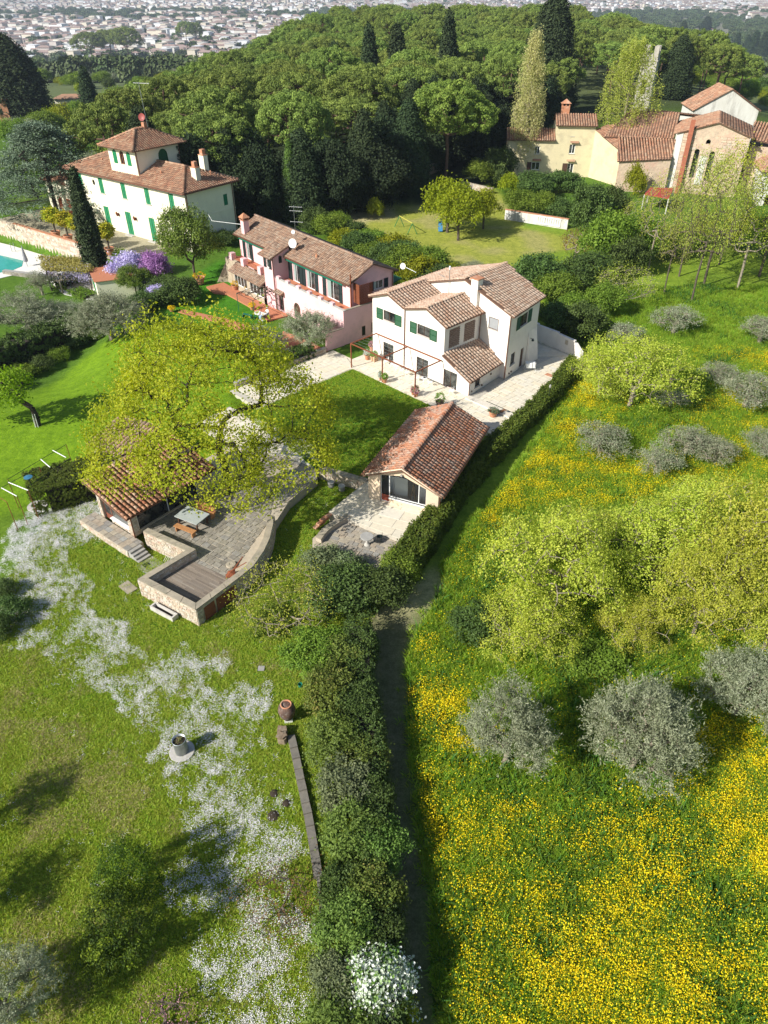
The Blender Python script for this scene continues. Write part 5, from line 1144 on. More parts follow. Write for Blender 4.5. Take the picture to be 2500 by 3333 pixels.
o = B().prism([(-22.8, 75.9), (-22.4, 76.6), (-16.5, 73.6), (-10.5, 69.0), (-7.0, 66.2), (-8.4, 65.6), (-13.5, 69.3), (-17.4, 72.6)], -.2, .03).build('brick_path', T['redfloor'], None, (-14, 72, 0)); o['kind'] = 'structure'
o = B().prism([(-10.6, 70.6), (-7.8, 68.4), (-5.6, 65.6), (-8.9, 63.8), (-10.2, 66.0)], -.2, .05).build('brick_yard', T['redfloor'], None, (-8, 67, 0)); o['kind'] = 'structure'
# ------------------------------------------------------------------ villa with tower
vi = base_thing('villa', 'large cream villa with square roof tower and bright green shutters', VF, -12, 4, 0, 'villa')
bb = B(); m0 = fm(VF, 0); up = [-23.1, -18.25, -13.25, -8.2, -3.25]
vs = [(a, a + .98, 4.93, 6.95) for a in up]; vd = [(-18.42, -17.25, .1, 3.15), (-13.55, -12.3, .1, 3.15), (-8.4, -7.2, .1, 3.15), (-3.4, -2.2, .1, 3.15), (-23.2, -22.1, .1, 3.15)]
circ = [(-19.43 + .3 * math.cos(t), 6.15 + .42 * math.sin(t)) for t in np.linspace(0, 2 * math.pi, 11)[:-1]]
wallface(bb, m0, rect(-24.6, 0, -.2, 7.6), [rect(*q) for q in vs + vd] + [circ], .14)
ms = fs(VF, 0, -1); wallface(bb, ms, rect(0, 8.4, -.2, 7.6), [rect(6.5, 7.2, 4.6, 6.0)], .1)
wallface(bb, fs(VF, -24.6), rect(0, 8.4, -.2, 7.6)); wallface(bb, fm(VF, 8.4, -1), rect(-24.6, 0, -.2, 7.6))
ta0, ta1, tb0, tb1 = -15.5, -9.75, .75, 8.2
mtw = fm(VF, tb0); tops = arch(-13.15, -12.2, 9.15, 10.85)
wallface(bb, mtw, rect(ta0, ta1, 7.0, 11.3), [tops], .25); mts = fs(VF, ta1, -1); wallface(bb, mts, rect(tb0, tb1, 7.0, 11.3), [arch(4.5, 6.1, 8.8, 10.75)], .12)
wallface(bb, fs(VF, ta0), rect(tb0, tb1, 7.0, 11.3)); wallface(bb, fm(VF, tb1, -1), rect(ta0, ta1, 7.0, 11.3)); bb.build('wall', T['cream'], vi)
q = B(); mbox(q, m0, -24.6, 0, 3.95, 4.1, -.05, 0); mbox(q, ms, 0, 8.4, 3.95, 4.1, -.05, 0); q.build('string_course', T['cream'], vi)
for q in vs + vd: shutter(vi, m0, *q, T['green'], 2, d=.03)
for a in (-23.25, -18.4, -13.4, -8.35, -3.4): q = B(); mbox(q, m0, a, a + 1.25, 4.84, 4.92, -.12, 0); q.build('sill', T['lightstone'], vi)
shutter(vi, ms, 6.5, 7.2, 4.6, 6.0, T['green'], 1, d=.03)
for s0, s1 in ((-14.55, -13.75), (-11.6, -10.8)):
    q = B(); P = arch(s0, s1, 9.15, 10.85); q.add([mtw(x, z, -.04) for x, z in P] + [mtw(x, z, -.002) for x, z in P], [tuple(range(10))] + [(i, (i + 1) % 10, 10 + (i + 1) % 10, 10 + i) for i in range(10)]); q.build('shutter', T['green'], vi)
q = B(); q.add([mtw(x, z, .2) for x, z in tops], [tuple(range(10))]); q.build('window', T['glass'], vi); q = B()
mbox(q, mtw, -12.72, -12.63, 9.15, 10.8, .12, .18); mbox(q, mtw, -12.2, -12.12 + .0, 9.15, 10.4, .1, .18) if 0 else None; mbox(q, mtw, -13.12, -13.04, 9.15, 10.4, .12, .18); mbox(q, mtw, -12.31, -12.22, 9.15, 10.4, .12, .18); mbox(q, mtw, -13.1, -12.2, 9.15, 9.24, .12, .18); q.build('window_frame', T['rust'], vi)
q = B(); P = arch(4.5, 6.1, 8.8, 10.75); q.add([mts(x, z, .06) for x, z in P], [tuple(range(10))]); q.build('arched_shutter', T['dkgreen'], vi); q = B(); mbox(q, mts, 4.35, 6.25, 8.68, 8.8, -.12, .02); q.build('sill', T['lightstone'], vi)
rv = Roof(vi, TILE_VILLA, .36, .40, 300)
E0, ez, rz = .65, 7.5, 9.35
A_, Bq, Cq, D_ = VF.w(-25.25, -E0, ez), VF.w(.65, -E0, ez), VF.w(.65, 9.05, ez), VF.w(-25.25, 9.05, ez); R0, R1 = VF.w(-20.4, 4.2, rz), VF.w(-4.2, 4.2, rz)
rv.plane([A_, Bq, R1, R0]); rv.plane([Bq, Cq, R1]); rv.plane([Cq, D_, R0, R1]); rv.plane([D_, A_, R0])
rv.ridge(Bq, R1, .2); rv.ridge(Cq, R1, .2); rv.ridge(R0, R1, .2); rv.ridge(A_, R0, .2)
o_ = .85; ez = 11.2; A_, Bq, Cq, D_ = VF.w(ta0 - o_, tb0 - o_, ez), VF.w(ta1 + o_, tb0 - o_, ez), VF.w(ta1 + o_, tb1 + o_, ez), VF.w(ta0 - o_, tb1 + o_, ez); R0, R1 = VF.w(-12.62, 3.6, 13.0), VF.w(-12.62, 5.3, 13.0)
rv.plane([A_, Bq, R0]); rv.plane([Bq, Cq, R1, R0]); rv.plane([Cq, D_, R1]); rv.plane([D_, A_, R0, R1])
for a, b in ((Bq, R0), (A_, R0), (Cq, R1), (R0, R1)): rv.ridge(a, b, .2)
rv.done()
for a, b, h in ((-1.9, 3.2, 9.7), (-3.2, 5.9, 10.6)):
    ch = B().fbox(VF, a, a + .95, b, b + .75, 7.8, h).build('chimney', T['cream'], vi); q = B().fbox(VF, a - .05, a + 1.0, b - .05, b + .8, h, h + .08); q.fbox(VF, a + .2, a + .75, b + .1, b + .65, h + .08, h + .7); q.build('chimney_cap', T['terracotta'], ch)
for a, b in ((-19.5, 2.2), (-6.5, 2.0), (-1.2, 5.9)): B().lathe(*VF.w(a, b)[:2], [(.09, 8.2), (.09, 8.75), (.16, 8.8), (.03, 9.0)], 8).build('vent_pipe', T['terracotta'], vi)
pipe(vi, [VF.w(.08, .2, 7.4), VF.w(.08, .2, 0)], .06); pipe(vi, [VF.w(.08, 8.2, 7.4), VF.w(.08, 8.2, 0)], .06); pipe(vi, [VF.w(ta1 + .08, tb0 + .15, 11.1), VF.w(ta1 + .08, tb0 + .15, 8)], .06); pipe(vi, [VF.w(ta1 + .08, tb1 - .1, 11.1), VF.w(ta1 + .08, tb1 - .1, 8.2)], .06)
pipe(vi, [VF.w(-25.25, -.75, 7.42), VF.w(.7, -.75, 7.42)], .08, name='gutter'); pipe(vi, [VF.w(.76, -.7, 7.42), VF.w(.76, 9.1, 7.42)], .08, name='gutter')
for a in (-15.04, -11.18): q = B(); mbox(q, m0, a - .04, a + .04, 2.3, 2.7, -.3, 0); q.lathe(*VF.w(a, -.35)[:2], [(.06, 2.35), (.17, 2.75), (.03, 2.95)], 8); q.build('wall_lantern', T['rust'], vi)
for a in (-18.6, -13.7, -8.6): B().fbox(VF, a, a + 1.6, -.7, -.01, -.05, .1).build('doorstep', T['lightstone'], vi)
dish('red satellite dish on top of the villa roof tower', VF.w(-12.6, 5.1, 14.3), .48, (-.2, -1, .35), VF.w(-12.6, 5.3, 12.9), pm('red_dish', (.35, .08, .07), None, 3, .5, 0))
am = thing('tv_aerial', 'very tall aerial pole above the villa roof tower', 'aerial', VF.w(-12.8, 5.8, 13)); c = VF.w(-12.9, 6.0, 12.8); B().tube([c, (c[0] - .2, c[1], 18.3)], .035, 5).build('mast', T['galv'], am)
q = B().tube([(c[0] - .9, c[1], 18.2), (c[0] + 1.2, c[1], 18.1)], .03, 4)
for t in np.linspace(-.8, 1.1, 7): q.tube([(c[0] + t, c[1] - .3, 18.2), (c[0] + t, c[1] + .3, 18.2)], .02, 3)
q.build('antenna', T['whitem'], am)
ch = B().fbox(VF, -12.9, -12.35, 5.0, 5.5, 12.7, 13.7).build('tower_chimney', T['terracotta'], vi)
# cable from villa to pink house
o = B().tube([VF.w(.02, 3.2, 4.6), (-22.5, 97.0, 4.0), PF.w(-20.2, .3, 6.8)], .03, 4).build('overhead_cable', T['whitem'], None, VF.w(0, 3, 4)); tag(o, 'pale cable hanging between the villa side wall and the pink house chimney', 'cable')
# left service wing behind the cedar
wg = base_thing('villa_wing', 'low cream wing with balcony behind the dark cedar', VF, -28, 2, 0, 'building'); bb = B(); bb.fbox(VF, -34, -24.7, 1.0, 8, -.1, 4.6); bb.build('wall', T['cream'], wg)
for a in (-33.2, -31.6, -29.3, -27.3): q = B(); mbox(q, fm(VF, 1.0), a, a + 1.0, 0, 2.4, -.03, 0); q.build('door', T['rust'], wg)
q = B(); q.fbox(VF, -27.5, -24.8, .4, 1.0, 4.4, 5.3); q.build('balcony', T['cream'], wg); rw2 = Roof(wg, TILE_VILLA, .45, .5, 0); rw2.plane([VF.w(-34.5, .4, 4.6), VF.w(-24.7, .4, 4.6), VF.w(-24.7, 4.5, 6), VF.w(-34.5, 4.5, 6)]); rw2.done()
# villa terrace, wall, lemon pots
vt = B().prism([VF.w(*p)[:2] for p in ((-36, -8.0), (-3, -8.0), (-2, -.0), (-24.6, -.0), (-36, 1))], -.3, .02).build('villa_terrace', pm('gravel_terrace', (.40, .36, .25), (.33, .30, .20), 3, .95, .5, fine=60), None, VF.w(-15, -4, 0)); vt['kind'] = 'structure'
tw_ = thing('villa_terrace_wall', 'tall rubble retaining wall between the lemon terrace and the pool', 'wall', VF.w(-22, -8, -2.5)); mw = fm(VF, -8.0)
q = B(); mbox(q, mw, -36, -10.5, -3, .55, 0, .4); q.build('wall_core', T['mortar'], tw_); q = B(); mbox(q, mw, -30, -10.5, .55, .62, -.05, .45); q.build('coping', T['terracotta'], tw_)
pieces(tw_, 'stone', 'stones', rubble(mw, -36, -10.5, -2.6, .5, (.3, .75), (.2, .36)), RUBBLE, 200, 4)
hut = thing('pool_hut', 'small white hut with green shutter and terracotta terrace roof beside the cypress', 'hut', (-36, 88, -2.5)); hf = Fr(G(278, 857, 0), math.radians(-36.5))
hh = lm((-38.3, 92.0), (-35.3, 86.0), 1); q = B(); q.prism([(-38.3, 92.0), (-35.0, 85.4), (-30.5, 87.2), (-33.3, 92.5)], -3, 0); q.build('wall', T['cream'], hut); B().prism([(-38.4, 92.1), (-35.1, 85.2), (-30.4, 87.1), (-33.2, 92.6)], .0, .06).build('roof_terrace', T['redfloor'], hut)
hm = lm((-38.3, 92.0), (-35.0, 85.4), 1); shutter(hut, hm, 4.0, 5.6, -1.9, -.7, T['green'], 2, d=-.03)
LEMON = leaf_mat('lemon_leaves', [(.16, .22, .012), (.30, .34, .02), (.46, .42, .02), (.62, .50, .03)], .25)
def lemon_proto():
    P, N = lobes([(0, 0, 1.55, .62, .62, .55)], 90, -.8); V, F, v = cloud(P, N, 14, .12, .2)
    return Proto(skeleton(P[::4], [(0, 0, 0), (0, 0, .5), (.02, 0, 1.0)], .015, .5), T['bark'], (V, F, v), LEMON, .65, 2.1)
LP_ = lemon_proto()
def pot(parent, x, y, z, r, h, mat=None, n=16, rim=True):
    prof = [(r * .62, z), (r * .68, z + .02), (r * .95, z + h * .85), (r * 1.08, z + h * .87), (r * 1.08, z + h), (r * .92, z + h), (r * .88, z + h * .9)]
    o = B().lathe(x, y, prof, n).build('pot', mat or T['terracotta'], parent); B().lathe(x, y, [(r * .88, z + h * .88), (r * .5, z + h * .93)], n).build('soil', T['soil'], o); return o
lab = ['leftmost potted lemon tree on the villa terrace', 'second potted lemon tree from the left on the villa terrace', 'third potted lemon tree along the villa terrace wall', 'potted lemon tree half hidden behind the dark cypress', 'potted lemon tree just right of the cypress']
for k, (px, py) in enumerate(((186, 774), (226, 787), (266, 800), (300, 815), (360, 829))):
    x, y = G(px, py, 0); o = thing('potted_lemon_tree', lab[k], 'potted tree', (x, y, .02), 'lemon trees in pots on the villa terrace'); pot(o, x, y, .02, .62, .9)
    t = obj('trunk', LP_.t, o, (0, 0, .75)); t.scale = (1.5, 1.5, 1.35); t = obj('crown', LP_.c, o, (0, 0, .75)); t.scale = (1.6, 1.6, 1.45)
# pool side
PZ = -2.5; pool = [G(-60, 820, PZ), G(17, 836, PZ), G(76, 850, PZ), G(72, 868, PZ), G(42, 881, PZ), G(-60, 900, PZ)]
cop = [G(-120, 762, PZ), G(38, 800, PZ), G(139, 831, PZ), G(288, 872, PZ), G(330, 985, PZ), G(210, 960, PZ), G(160, 915, PZ), G(70, 890, PZ), G(-120, 935, PZ)]
pd_ = B().prism(cop, PZ - .4, PZ + .05).build('pool_deck', pm('white_deck', (.72, .70, .66), (.64, .62, .58), 2, .8, .1), None, (-45, 90, PZ)); pd_['kind'] = 'structure'
pl_ = B().prism(pool, PZ + .05, PZ + .075).build('pool_water', T['water'], None, (-50, 92, PZ)); pl_['kind'] = 'structure'
o = thing('closed_parasol', 'closed grey parasol standing beside the swimming pool', 'parasol', (*G(90, 868, PZ), PZ)); x, y = G(90, 868, PZ); B().tube([(x, y, PZ), (x, y, PZ + 2.9)], .04, 6).build('pole', T['galv'], o); B().lathe(x, y, [(.25, PZ + .7), (.32, PZ + .9), (.15, PZ + 2.2), (.02, PZ + 2.9)], 9).build('canopy', pm('grey_canvas', (.30, .30, .32), (.24, .24, .26), 4, .8, .2), o)
def lounger(px, py, lb, ang): 
    x, y = G(px, py, PZ); o = thing('sun_lounger', lb, 'sun lounger', (x, y, PZ), 'white loungers by the pool'); B().box((x, y, PZ + .35), (1.9, .65, .1), ang).build('seat', T['whitem'], o)
    B().box((x - .95 * math.cos(ang), y - .95 * math.sin(ang), PZ + .6), (.12, .65, .6), ang).build('backrest', T['whitem'], o)
    for s in (-.8, .8): B().box((x + s * math.cos(ang), y + s * math.sin(ang), PZ + .17), (.06, .6, .3), ang).build('leg', T['whitem'], o)
lounger(248, 900, 'white lounger under the wisteria pergola, farther one', .2); lounger(262, 915, 'white lounger under the wisteria pergola, nearer one', .2); lounger(205, 893, 'white lounger left of the wisteria pergola posts', .3)
x, y = G(40, 820, PZ); o = B().tube([(x, y, PZ), (x, y, PZ + 1.2), (x + .5, y, PZ + 1.3), (x + .5, y, PZ)], .04, 5).build('pool_rail', T['galv'], None, (x, y, PZ)); tag(o, 'curved steel hand rail at the far end of the pool', 'rail')
q = thing('pool_edge_wall', 'low rough stone wall in front of the pool', 'wall', (*G(90, 900, PZ), PZ)); ml_ = lm(G(10, 893, PZ), G(165, 912, PZ), 1); L_ = math.dist(G(10, 893, PZ), G(165, 912, PZ)); bb = B(); mbox(bb, ml_, 0, L_, PZ - .4, PZ + .5, 0, .6); bb.build('wall_core', T['grey'], q); pieces(q, 'stone', 'stones', rubble(ml_, 0, L_, PZ - .1, PZ + .5, (.3, .7), (.2, .3)), FLAG, 60, 4)

# ------------------------------------------------------------------ yellow farmhouse, church and neighbours
YF = Fr((22.96, 142.1), math.radians(-5.5))
yh = base_thing('yellow_farmhouse', 'pale yellow farmhouse with raised centre and brick chimney behind the poplars', YF, 8, 3, 0)
bb = B(); m0 = fm(YF, 0); yw = [(4.3, 5.2, 3.6, 4.9), (4.0, 5.5, 1.0, 2.3), (10.3, 11.0, 6.6, 7.6), (10.4, 11.4, 3.8, 5.3), (10.5, 11.6, -.1, 2.2)]
wallface(bb, m0, [(-.5, -.5), (14.5, -.5), (14.5, 8.4), (7.8, 8.4), (7.8, 5.95), (-.5, 5.95)], [rect(*q) for q in yw], .2)
bb.fbox(YF, 7.8, 14.5, .0 + .01, 6, 5.9, 8.4); bb.fbox(YF, -.5, 7.8, 5, 6, -.5, 5.9); bb.fbox(YF, -.5, -.3, .01, 6, -.5, 5.9)
bb.add([YF.w(14.5, 0, -.5), YF.w(18.5, -6.5, -.8), YF.w(18.5, -6.5, 5.4), YF.w(14.5, 0, 7.6)], [(0, 1, 2, 3)]); bb.fbox(YF, 18.5, 19.5, -6.5, 0, -.8, 5.4)
bb.build('wall', T['yellow'], yh)
for q in yw: window(yh, m0, *q, 2, 1, T['whitem'], d=.12, bar=.09)
shutter(yh, m0, 3.2, 4.0, 1.0, 2.3, T['wood']); shutter(yh, m0, 9.6, 10.5, 0, 2.2, T['wood'])
for a, z in ((4.1, 2.6), (10.4, 5.6), (10.2, 2.6)): B().add([YF.w(a, 0, z + .25), YF.w(a + 1.5, 0, z + .25), YF.w(a + 1.5, -.5, z), YF.w(a, -.5, z)], [(0, 1, 2, 3)]).build('hood', TILE_VILLA, yh)
ry = Roof(yh, TILE_VILLA, .42, .45, 0); ry.plane([YF.w(-.9, -.5, 5.9), YF.w(7.8, -.5, 5.9), YF.w(7.8, 3.2, 7.3), YF.w(-.9, 3.2, 7.3)]); ry.plane([YF.w(7.5, -.5, 8.3), YF.w(14.8, -.5, 8.3), YF.w(14.8, 3.2, 9.7), YF.w(7.5, 3.2, 9.7)])
ry.plane([YF.w(14.8, 6.3, 8.3), YF.w(7.5, 6.3, 8.3), YF.w(7.5, 3.2, 9.7), YF.w(14.8, 3.2, 9.7)]); ry.plane([YF.w(14.4, .3, 7.6), YF.w(18.4, -6.9, 5.4), YF.w(23.2, -5.0, 6.8), YF.w(20, 2.6, 8.4)]); ry.done()
ch = B().fbox(YF, 8.5, 9.9, 3.0, 4.0, 9.0, 10.9).build('chimney', T['terracotta'], yh); B().add([YF.w(8.3, 2.8, 11.3), YF.w(10.1, 2.8, 11.3), YF.w(10.1, 4.2, 11.3), YF.w(8.3, 4.2, 11.3), YF.w(9.2, 3.5, 12.0)], [(0, 1, 4), (1, 2, 4), (2, 3, 4), (3, 0, 4)]).build('chimney_cap', T['terracotta'], ch)
q = B()
for a, b in ((8.5, 3.0), (9.1, 3.0), (9.7, 3.0), (9.7, 3.8), (8.5, 3.8)): q.fbox(YF, a, a + .2, b, b + .2, 10.9, 11.3)
q.build('chimney_louvre', T['terracotta'], ch)
STONEW = pm('church_stone', (.60, .47, .34), (.42, .33, .25), 1.6, .95, .8, fine=2.5, stain=(.52, .33, .25), stain_amt=.7, stain_scale=.6, bd=.12)
KF = Fr((48.1, 130.0), math.radians(-21)); kc = base_thing('stone_church', 'rough stone church with twin lancet windows behind bare spring trees', KF, 5, 5, 0, 'church')
bb = B(); m0 = fm(KF, 0); wallface(bb, m0, [(0, -3), (11, -3), (11, 8.9), (6.0, 10.7), (0, 8.9)], [arch(3.2, 4.0, 2.4, 6.8), arch(5.6, 6.4, 2.2, 6.6), arch(4.6, 5.3, 7.6, 8.3)], .5)
wallface(bb, fs(KF, 0), rect(0, 12, -3, 8.9)); wallface(bb, fs(KF, 11, -1), rect(0, 12, -3, 8.9)); wallface(bb, fm(KF, 12, -1), rect(0, 11, -3, 8.9)); bb.build('wall', STONEW, kc)
pieces(kc, 'stone', 'stones', rubble(m0, 1.0, 11, -1.5, 8.8, (.5, 1.1), (.35, .55), (.03, .09), .03, top=lambda s: 9.0 + (s / 6 if s < 6 else (11 - s) / 5) * 1.5 if not (3.0 < s < 6.8) else 1.6), piece_mat('church_block', [(.58, .45, .33), (.64, .53, .40), (.48, .36, .26), (.60, .42, .32), (.55, .48, .38)], grain=3), 300, 9)
q = B()
for s0, s1, z0, z1 in ((3.2, 4.0, 2.4, 6.8), (5.6, 6.4, 2.2, 6.6)): q.add([m0(x, z, .4) for x, z in arch(s0, s1, z0, z1)], [tuple(range(10))])
q.build('lancet_window', T['glass'], kc); q = B(); q.add([KF.w(-.05, -.08, -3), KF.w(1.0, -.08, -3), KF.w(.9, -.08, 9.0), KF.w(-.05, -.08, 8.9)], [(0, 1, 2, 3)]); mbox(q, m0, 4.25, 5.3, 1.5, 5.8, -.05, 0); q.build('plaster_strip', T['oldwhite'], kc)
B().fbox(KF, 1.6, 2.3, -.7, -.12, -.5, 11.0).build('brick_flue', pm('flue_brick', (.40, .14, .08), (.30, .10, .06), 3, .9, .5), kc)
rc = Roof(kc, TILE_VILLA, .45, .5, 0); rc.plane([KF.w(-.6, -.3, 8.8), KF.w(-.6, 12.4, 8.8), KF.w(5.8, 12.4, 10.8), KF.w(5.8, -.3, 10.8)]); rc.plane([KF.w(11.5, -.3, 8.8), KF.w(11.5, 12.4, 8.8), KF.w(5.8, 12.4, 10.8), KF.w(5.8, -.3, 10.8)])
rc.plane([KF.w(-12, 4, 7.0), KF.w(-.5, 4, 7.4), KF.w(-.5, 12, 10.2), KF.w(-9, 12, 10.4)]); rc.plane([KF.w(-.5, 12, 10.2), KF.w(9, 14, 9.4), KF.w(5, 24, 8), KF.w(-9, 12, 10.4)])
rc.plane([KF.w(-8.5, -3, 4.6), KF.w(-.1, -1.2, 5.2), KF.w(-.1, 4, 7.3), KF.w(-9.5, 4, 7.0)]); rc.plane([KF.w(11.4, 2, 8.3), KF.w(21, 1, 7.2), KF.w(21, 8, 9.4), KF.w(11.4, 8, 10)]); rc.done()
bb = B(); bb.add([KF.w(-8.2, -2.6, -3), KF.w(-.1, -1.0, -3), KF.w(-.1, -1.0, 5.2), KF.w(-8.2, -2.6, 4.6)], [(0, 1, 2, 3)]); bb.add([KF.w(-8.2, -2.6, -3), KF.w(-8.6, 4, -3), KF.w(-8.6, 4, 6.9), KF.w(-8.2, -2.6, 4.6)], [(0, 1, 2, 3)]); bb.fbox(KF, 11.6, 21, 2.5, 8, -3, 7.3); bb.build('side_wall', STONEW, kc)
wg_ = thing('white_gable', 'tall weathered white gable wall rising behind the church roofs', 'building', (72, 160, 0)); bb = B(); GF = Fr((61.5, 160), math.radians(-6)); wallface(bb, fm(GF, 0), [(0, 0), (12.2, 0), (12.2, 8.2), (6.2, 11.6), (0, 8.0)]); wallface(bb, fs(GF, 0), rect(0, 10, 0, 8)); wallface(bb, fs(GF, 12.2, -1), rect(0, 10, 0, 8.2)); bb.build('wall', T['oldwhite'], wg_)
rg = Roof(wg_, TILE_VILLA, .5, .5, 0); rg.plane([GF.w(-.4, -.2, 8.0), GF.w(-.4, 10, 8.0), GF.w(6.2, 10, 11.75), GF.w(6.2, -.2, 11.75)]); rg.plane([GF.w(12.6, -.2, 8.1), GF.w(12.6, 10, 8.1), GF.w(6.2, 10, 11.75), GF.w(6.2, -.2, 11.75)]); rg.done()
TOWM = pm('tower_stone', (.46, .43, .37), (.36, .33, .28), 1.2, .95, .4, stain=(.24, .22, .18), stain_amt=.6, stretch=(1, 1, .3))
ct_ = thing('bell_tower', 'slender crenellated stone bell tower half hidden by the leafy poplar', 'tower', (63, 196, 0)); CFr = Fr((60.5, 197), math.radians(-25))
bb = B(); wallface(bb, fm(CFr, 0), rect(0, 3.6, -2, 13.2), [arch(1.0, 2.2, 6.5, 9.6)], .5); wallface(bb, fs(CFr, 3.6, -1), rect(0, 3.6, -2, 13.2)); wallface(bb, fs(CFr, 0), rect(0, 3.6, -2, 13.2)); wallface(bb, fm(CFr, 3.6, -1), rect(0, 3.6, -2, 13.2)); bb.build('shaft', TOWM, ct_)
B().fbox(CFr, -.15, 3.75, -.15, 3.75, 13.2, 13.5).build('cornice', TOWM, ct_); B().fbox(CFr, .05, 3.55, .05, 3.55, 13.5, 14.6).build('parapet', TOWM, ct_)
for a, b in ((.05, .05), (2.5, .05), (2.5, 2.5), (.05, 2.5)): B().fbox(CFr, a, a + 1.05, b, b + 1.05, 14.6, 16.2).build('merlon', TOWM, ct_)
rt = thing('red_canopy', 'flat faded red roof canopy at the foot of the church wall', 'canopy', (46, 126, 0)); q = [(*G(2092, 662, 0), 0), (*G(2110, 640, 0), 0), (*G(2186, 642, 0), 0), (*G(2170, 676, 0), 0)]
B().slab([(p[0] * .97, p[1] * .97, 2.3) for p in q], .15).build('roof', pm('faded_red', (.42, .06, .05), (.34, .05, .04), 2, .8, .3), rt)
for p in q: B().tube([(p[0] * .97, p[1] * .97, -1), (p[0] * .97, p[1] * .97, 2.2)], .08, 5).build('post', T['oldwhite'], rt)
ap = thing('arched_portico', 'white arched building with tiled hip roof at the right picture edge', 'building', (62, 118, 0)); AF = Fr((60.0, 121), math.radians(-12)); bb = B(); m0 = fm(AF, 0); wallface(bb, m0, rect(0, 12, -3, 5.2), [arch(1.2, 3.2, 2.6, 4.0), rect(1.0, 3.6, -1.5, 1.6), arch(5, 7.5, -1, 3)], .6); wallface(bb, fs(AF, 0), rect(0, 8, -3, 5.2)); bb.build('wall', T['oldwhite'], ap)
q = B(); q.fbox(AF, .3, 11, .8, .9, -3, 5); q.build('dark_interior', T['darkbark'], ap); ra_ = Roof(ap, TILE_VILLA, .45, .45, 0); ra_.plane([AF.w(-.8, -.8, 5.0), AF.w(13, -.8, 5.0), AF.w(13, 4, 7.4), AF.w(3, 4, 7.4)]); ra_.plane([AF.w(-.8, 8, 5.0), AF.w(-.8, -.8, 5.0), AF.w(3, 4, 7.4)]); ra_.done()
# small garden wall with white balustrade, stone boundary wall, low stone bank
gw = thing('balustrade_wall', 'low white garden wall capped in brick with a white balustrade panel', 'wall', (*G(1740, 715, 0), 0)); a, b = G(1642, 713, 0), G(1845, 746, 0); mg_ = lm(a, b, 1); L_ = math.dist(a, b)
q = B(); mbox(q, mg_, 0, L_, -.3, 1.35, 0, .3); q.build('wall', T['oldwhite'], gw); q = B(); mbox(q, mg_, -.05, L_ + .05, 1.352, 1.42, -.06, .36); q.build('coping', T['terracotta'], gw)
q = B(); mbox(q, mg_, 5.1, 8.9, .15, .3, -.12, -.01); mbox(q, mg_, 5.1, 8.9, 1.1, 1.22, -.12, -.01)
q.build('balustrade_rail', T['whitem'], gw)
for k in range(11): q = B(); s = 5.25 + k * .35; mbox(q, mg_, s, s + .13, .3, 1.1, -.1, -.03); q.build('baluster', T['whitem'], gw)
gw = thing('boundary_wall', 'long weathered stone wall along the dark pine wood', 'wall', (*G(1200, 640, 0), 0)); pts = [G(985, 690, 0), G(1150, 655, 0), G(1250, 622, 0), G(1345, 592, 0), G(1440, 552, 0)]
for i in range(4): m, L_ = seg_m(pts[i], pts[i + 1], 1); q = B(); mbox(q, m, 0, L_, -.4, 1.7, 0, .5); q.build('wall_section', pm('old_grey_wall', (.20, .175, .13), (.13, .115, .09), 1.5, .95, .7, fine=6), gw)
it = []
for i in range(4): m, L_ = seg_m(pts[i], pts[i + 1], 1); it += rubble(m, 0, L_, -.1, 1.65, (.4, .9), (.25, .4))
pieces(gw, 'stone', 'stones', it, piece_mat('old_wall_stone', [(.20, .17, .13), (.26, .23, .17), (.15, .13, .10)], grain=6), 150, 5)
bk = thing('stone_bank', 'short crumbling stone bank near the single umbrella pine', 'wall', (*G(1550, 615, 0), 0)); m, L_ = seg_m(G(1500, 608, 0), G(1600, 632, 0), 1); q = B(); mbox(q, m, 0, L_, -.3, .9, 0, .5); q.build('wall_core', T['mortar'], bk); pieces(bk, 'stone', 'stones', rubble(m, 0, L_, 0, .9, (.3, .7), (.2, .35)), RUBBLE, 60, 5)
# swing set and slide toy in the dry garden
sw = thing('swing_frame', 'green and yellow metal swing frame on the dry garden lawn', 'swing frame', (*G(1330, 750, 0), 0)); a, b = Vector((*G(1300, 740, 0), 0)), Vector((*G(1342, 765, 0), 0))
for p in (a, b):
    for s in (-.7, .7): B().tube([p + Vector((s, .3, 0)), p + Vector((0, 0, 1.6))], .05, 5).build('leg', T['green'], sw)
B().tube([a + Vector((0, 0, 1.6)), b + Vector((0, 0, 1.6))], .05, 5).build('crossbar', pm('yellow_paint', (.6, .55, .1), None, 3, .5, 0), sw)
x, y = G(1437, 750, 0); sl = thing('blue_slide', 'small blue toy slide under the fruit tree', 'slide', (x, y, 0)); bm = pm('blue_plastic', (.06, .22, .42), None, 3, .4, 0)
B().slab([(x - .5, y - .8, .1), (x + .1, y - .8, .1), (x + .1, y + .5, 1.5), (x - .5, y + .5, 1.5)], .08).build('chute', bm, sl); B().tube([(x - .4, y + 1.0, 0), (x - .3, y + .5, 1.5)], .06, 5).build('ladder', bm, sl)
# metal shed roof behind pink house
o = B().slab([PF.w(-9.0, 9.3, 1.9), PF.w(-5.2, 9.3, 1.9), PF.w(-5.2, 11.2, 2.3), PF.w(-9.0, 11.2, 2.3)], .1).build('green_canopy', T['dkgreen'], None, PF.w(-7, 10, 2)); tag(o, 'dark green corrugated canopy between the pink house and the hedge', 'canopy')
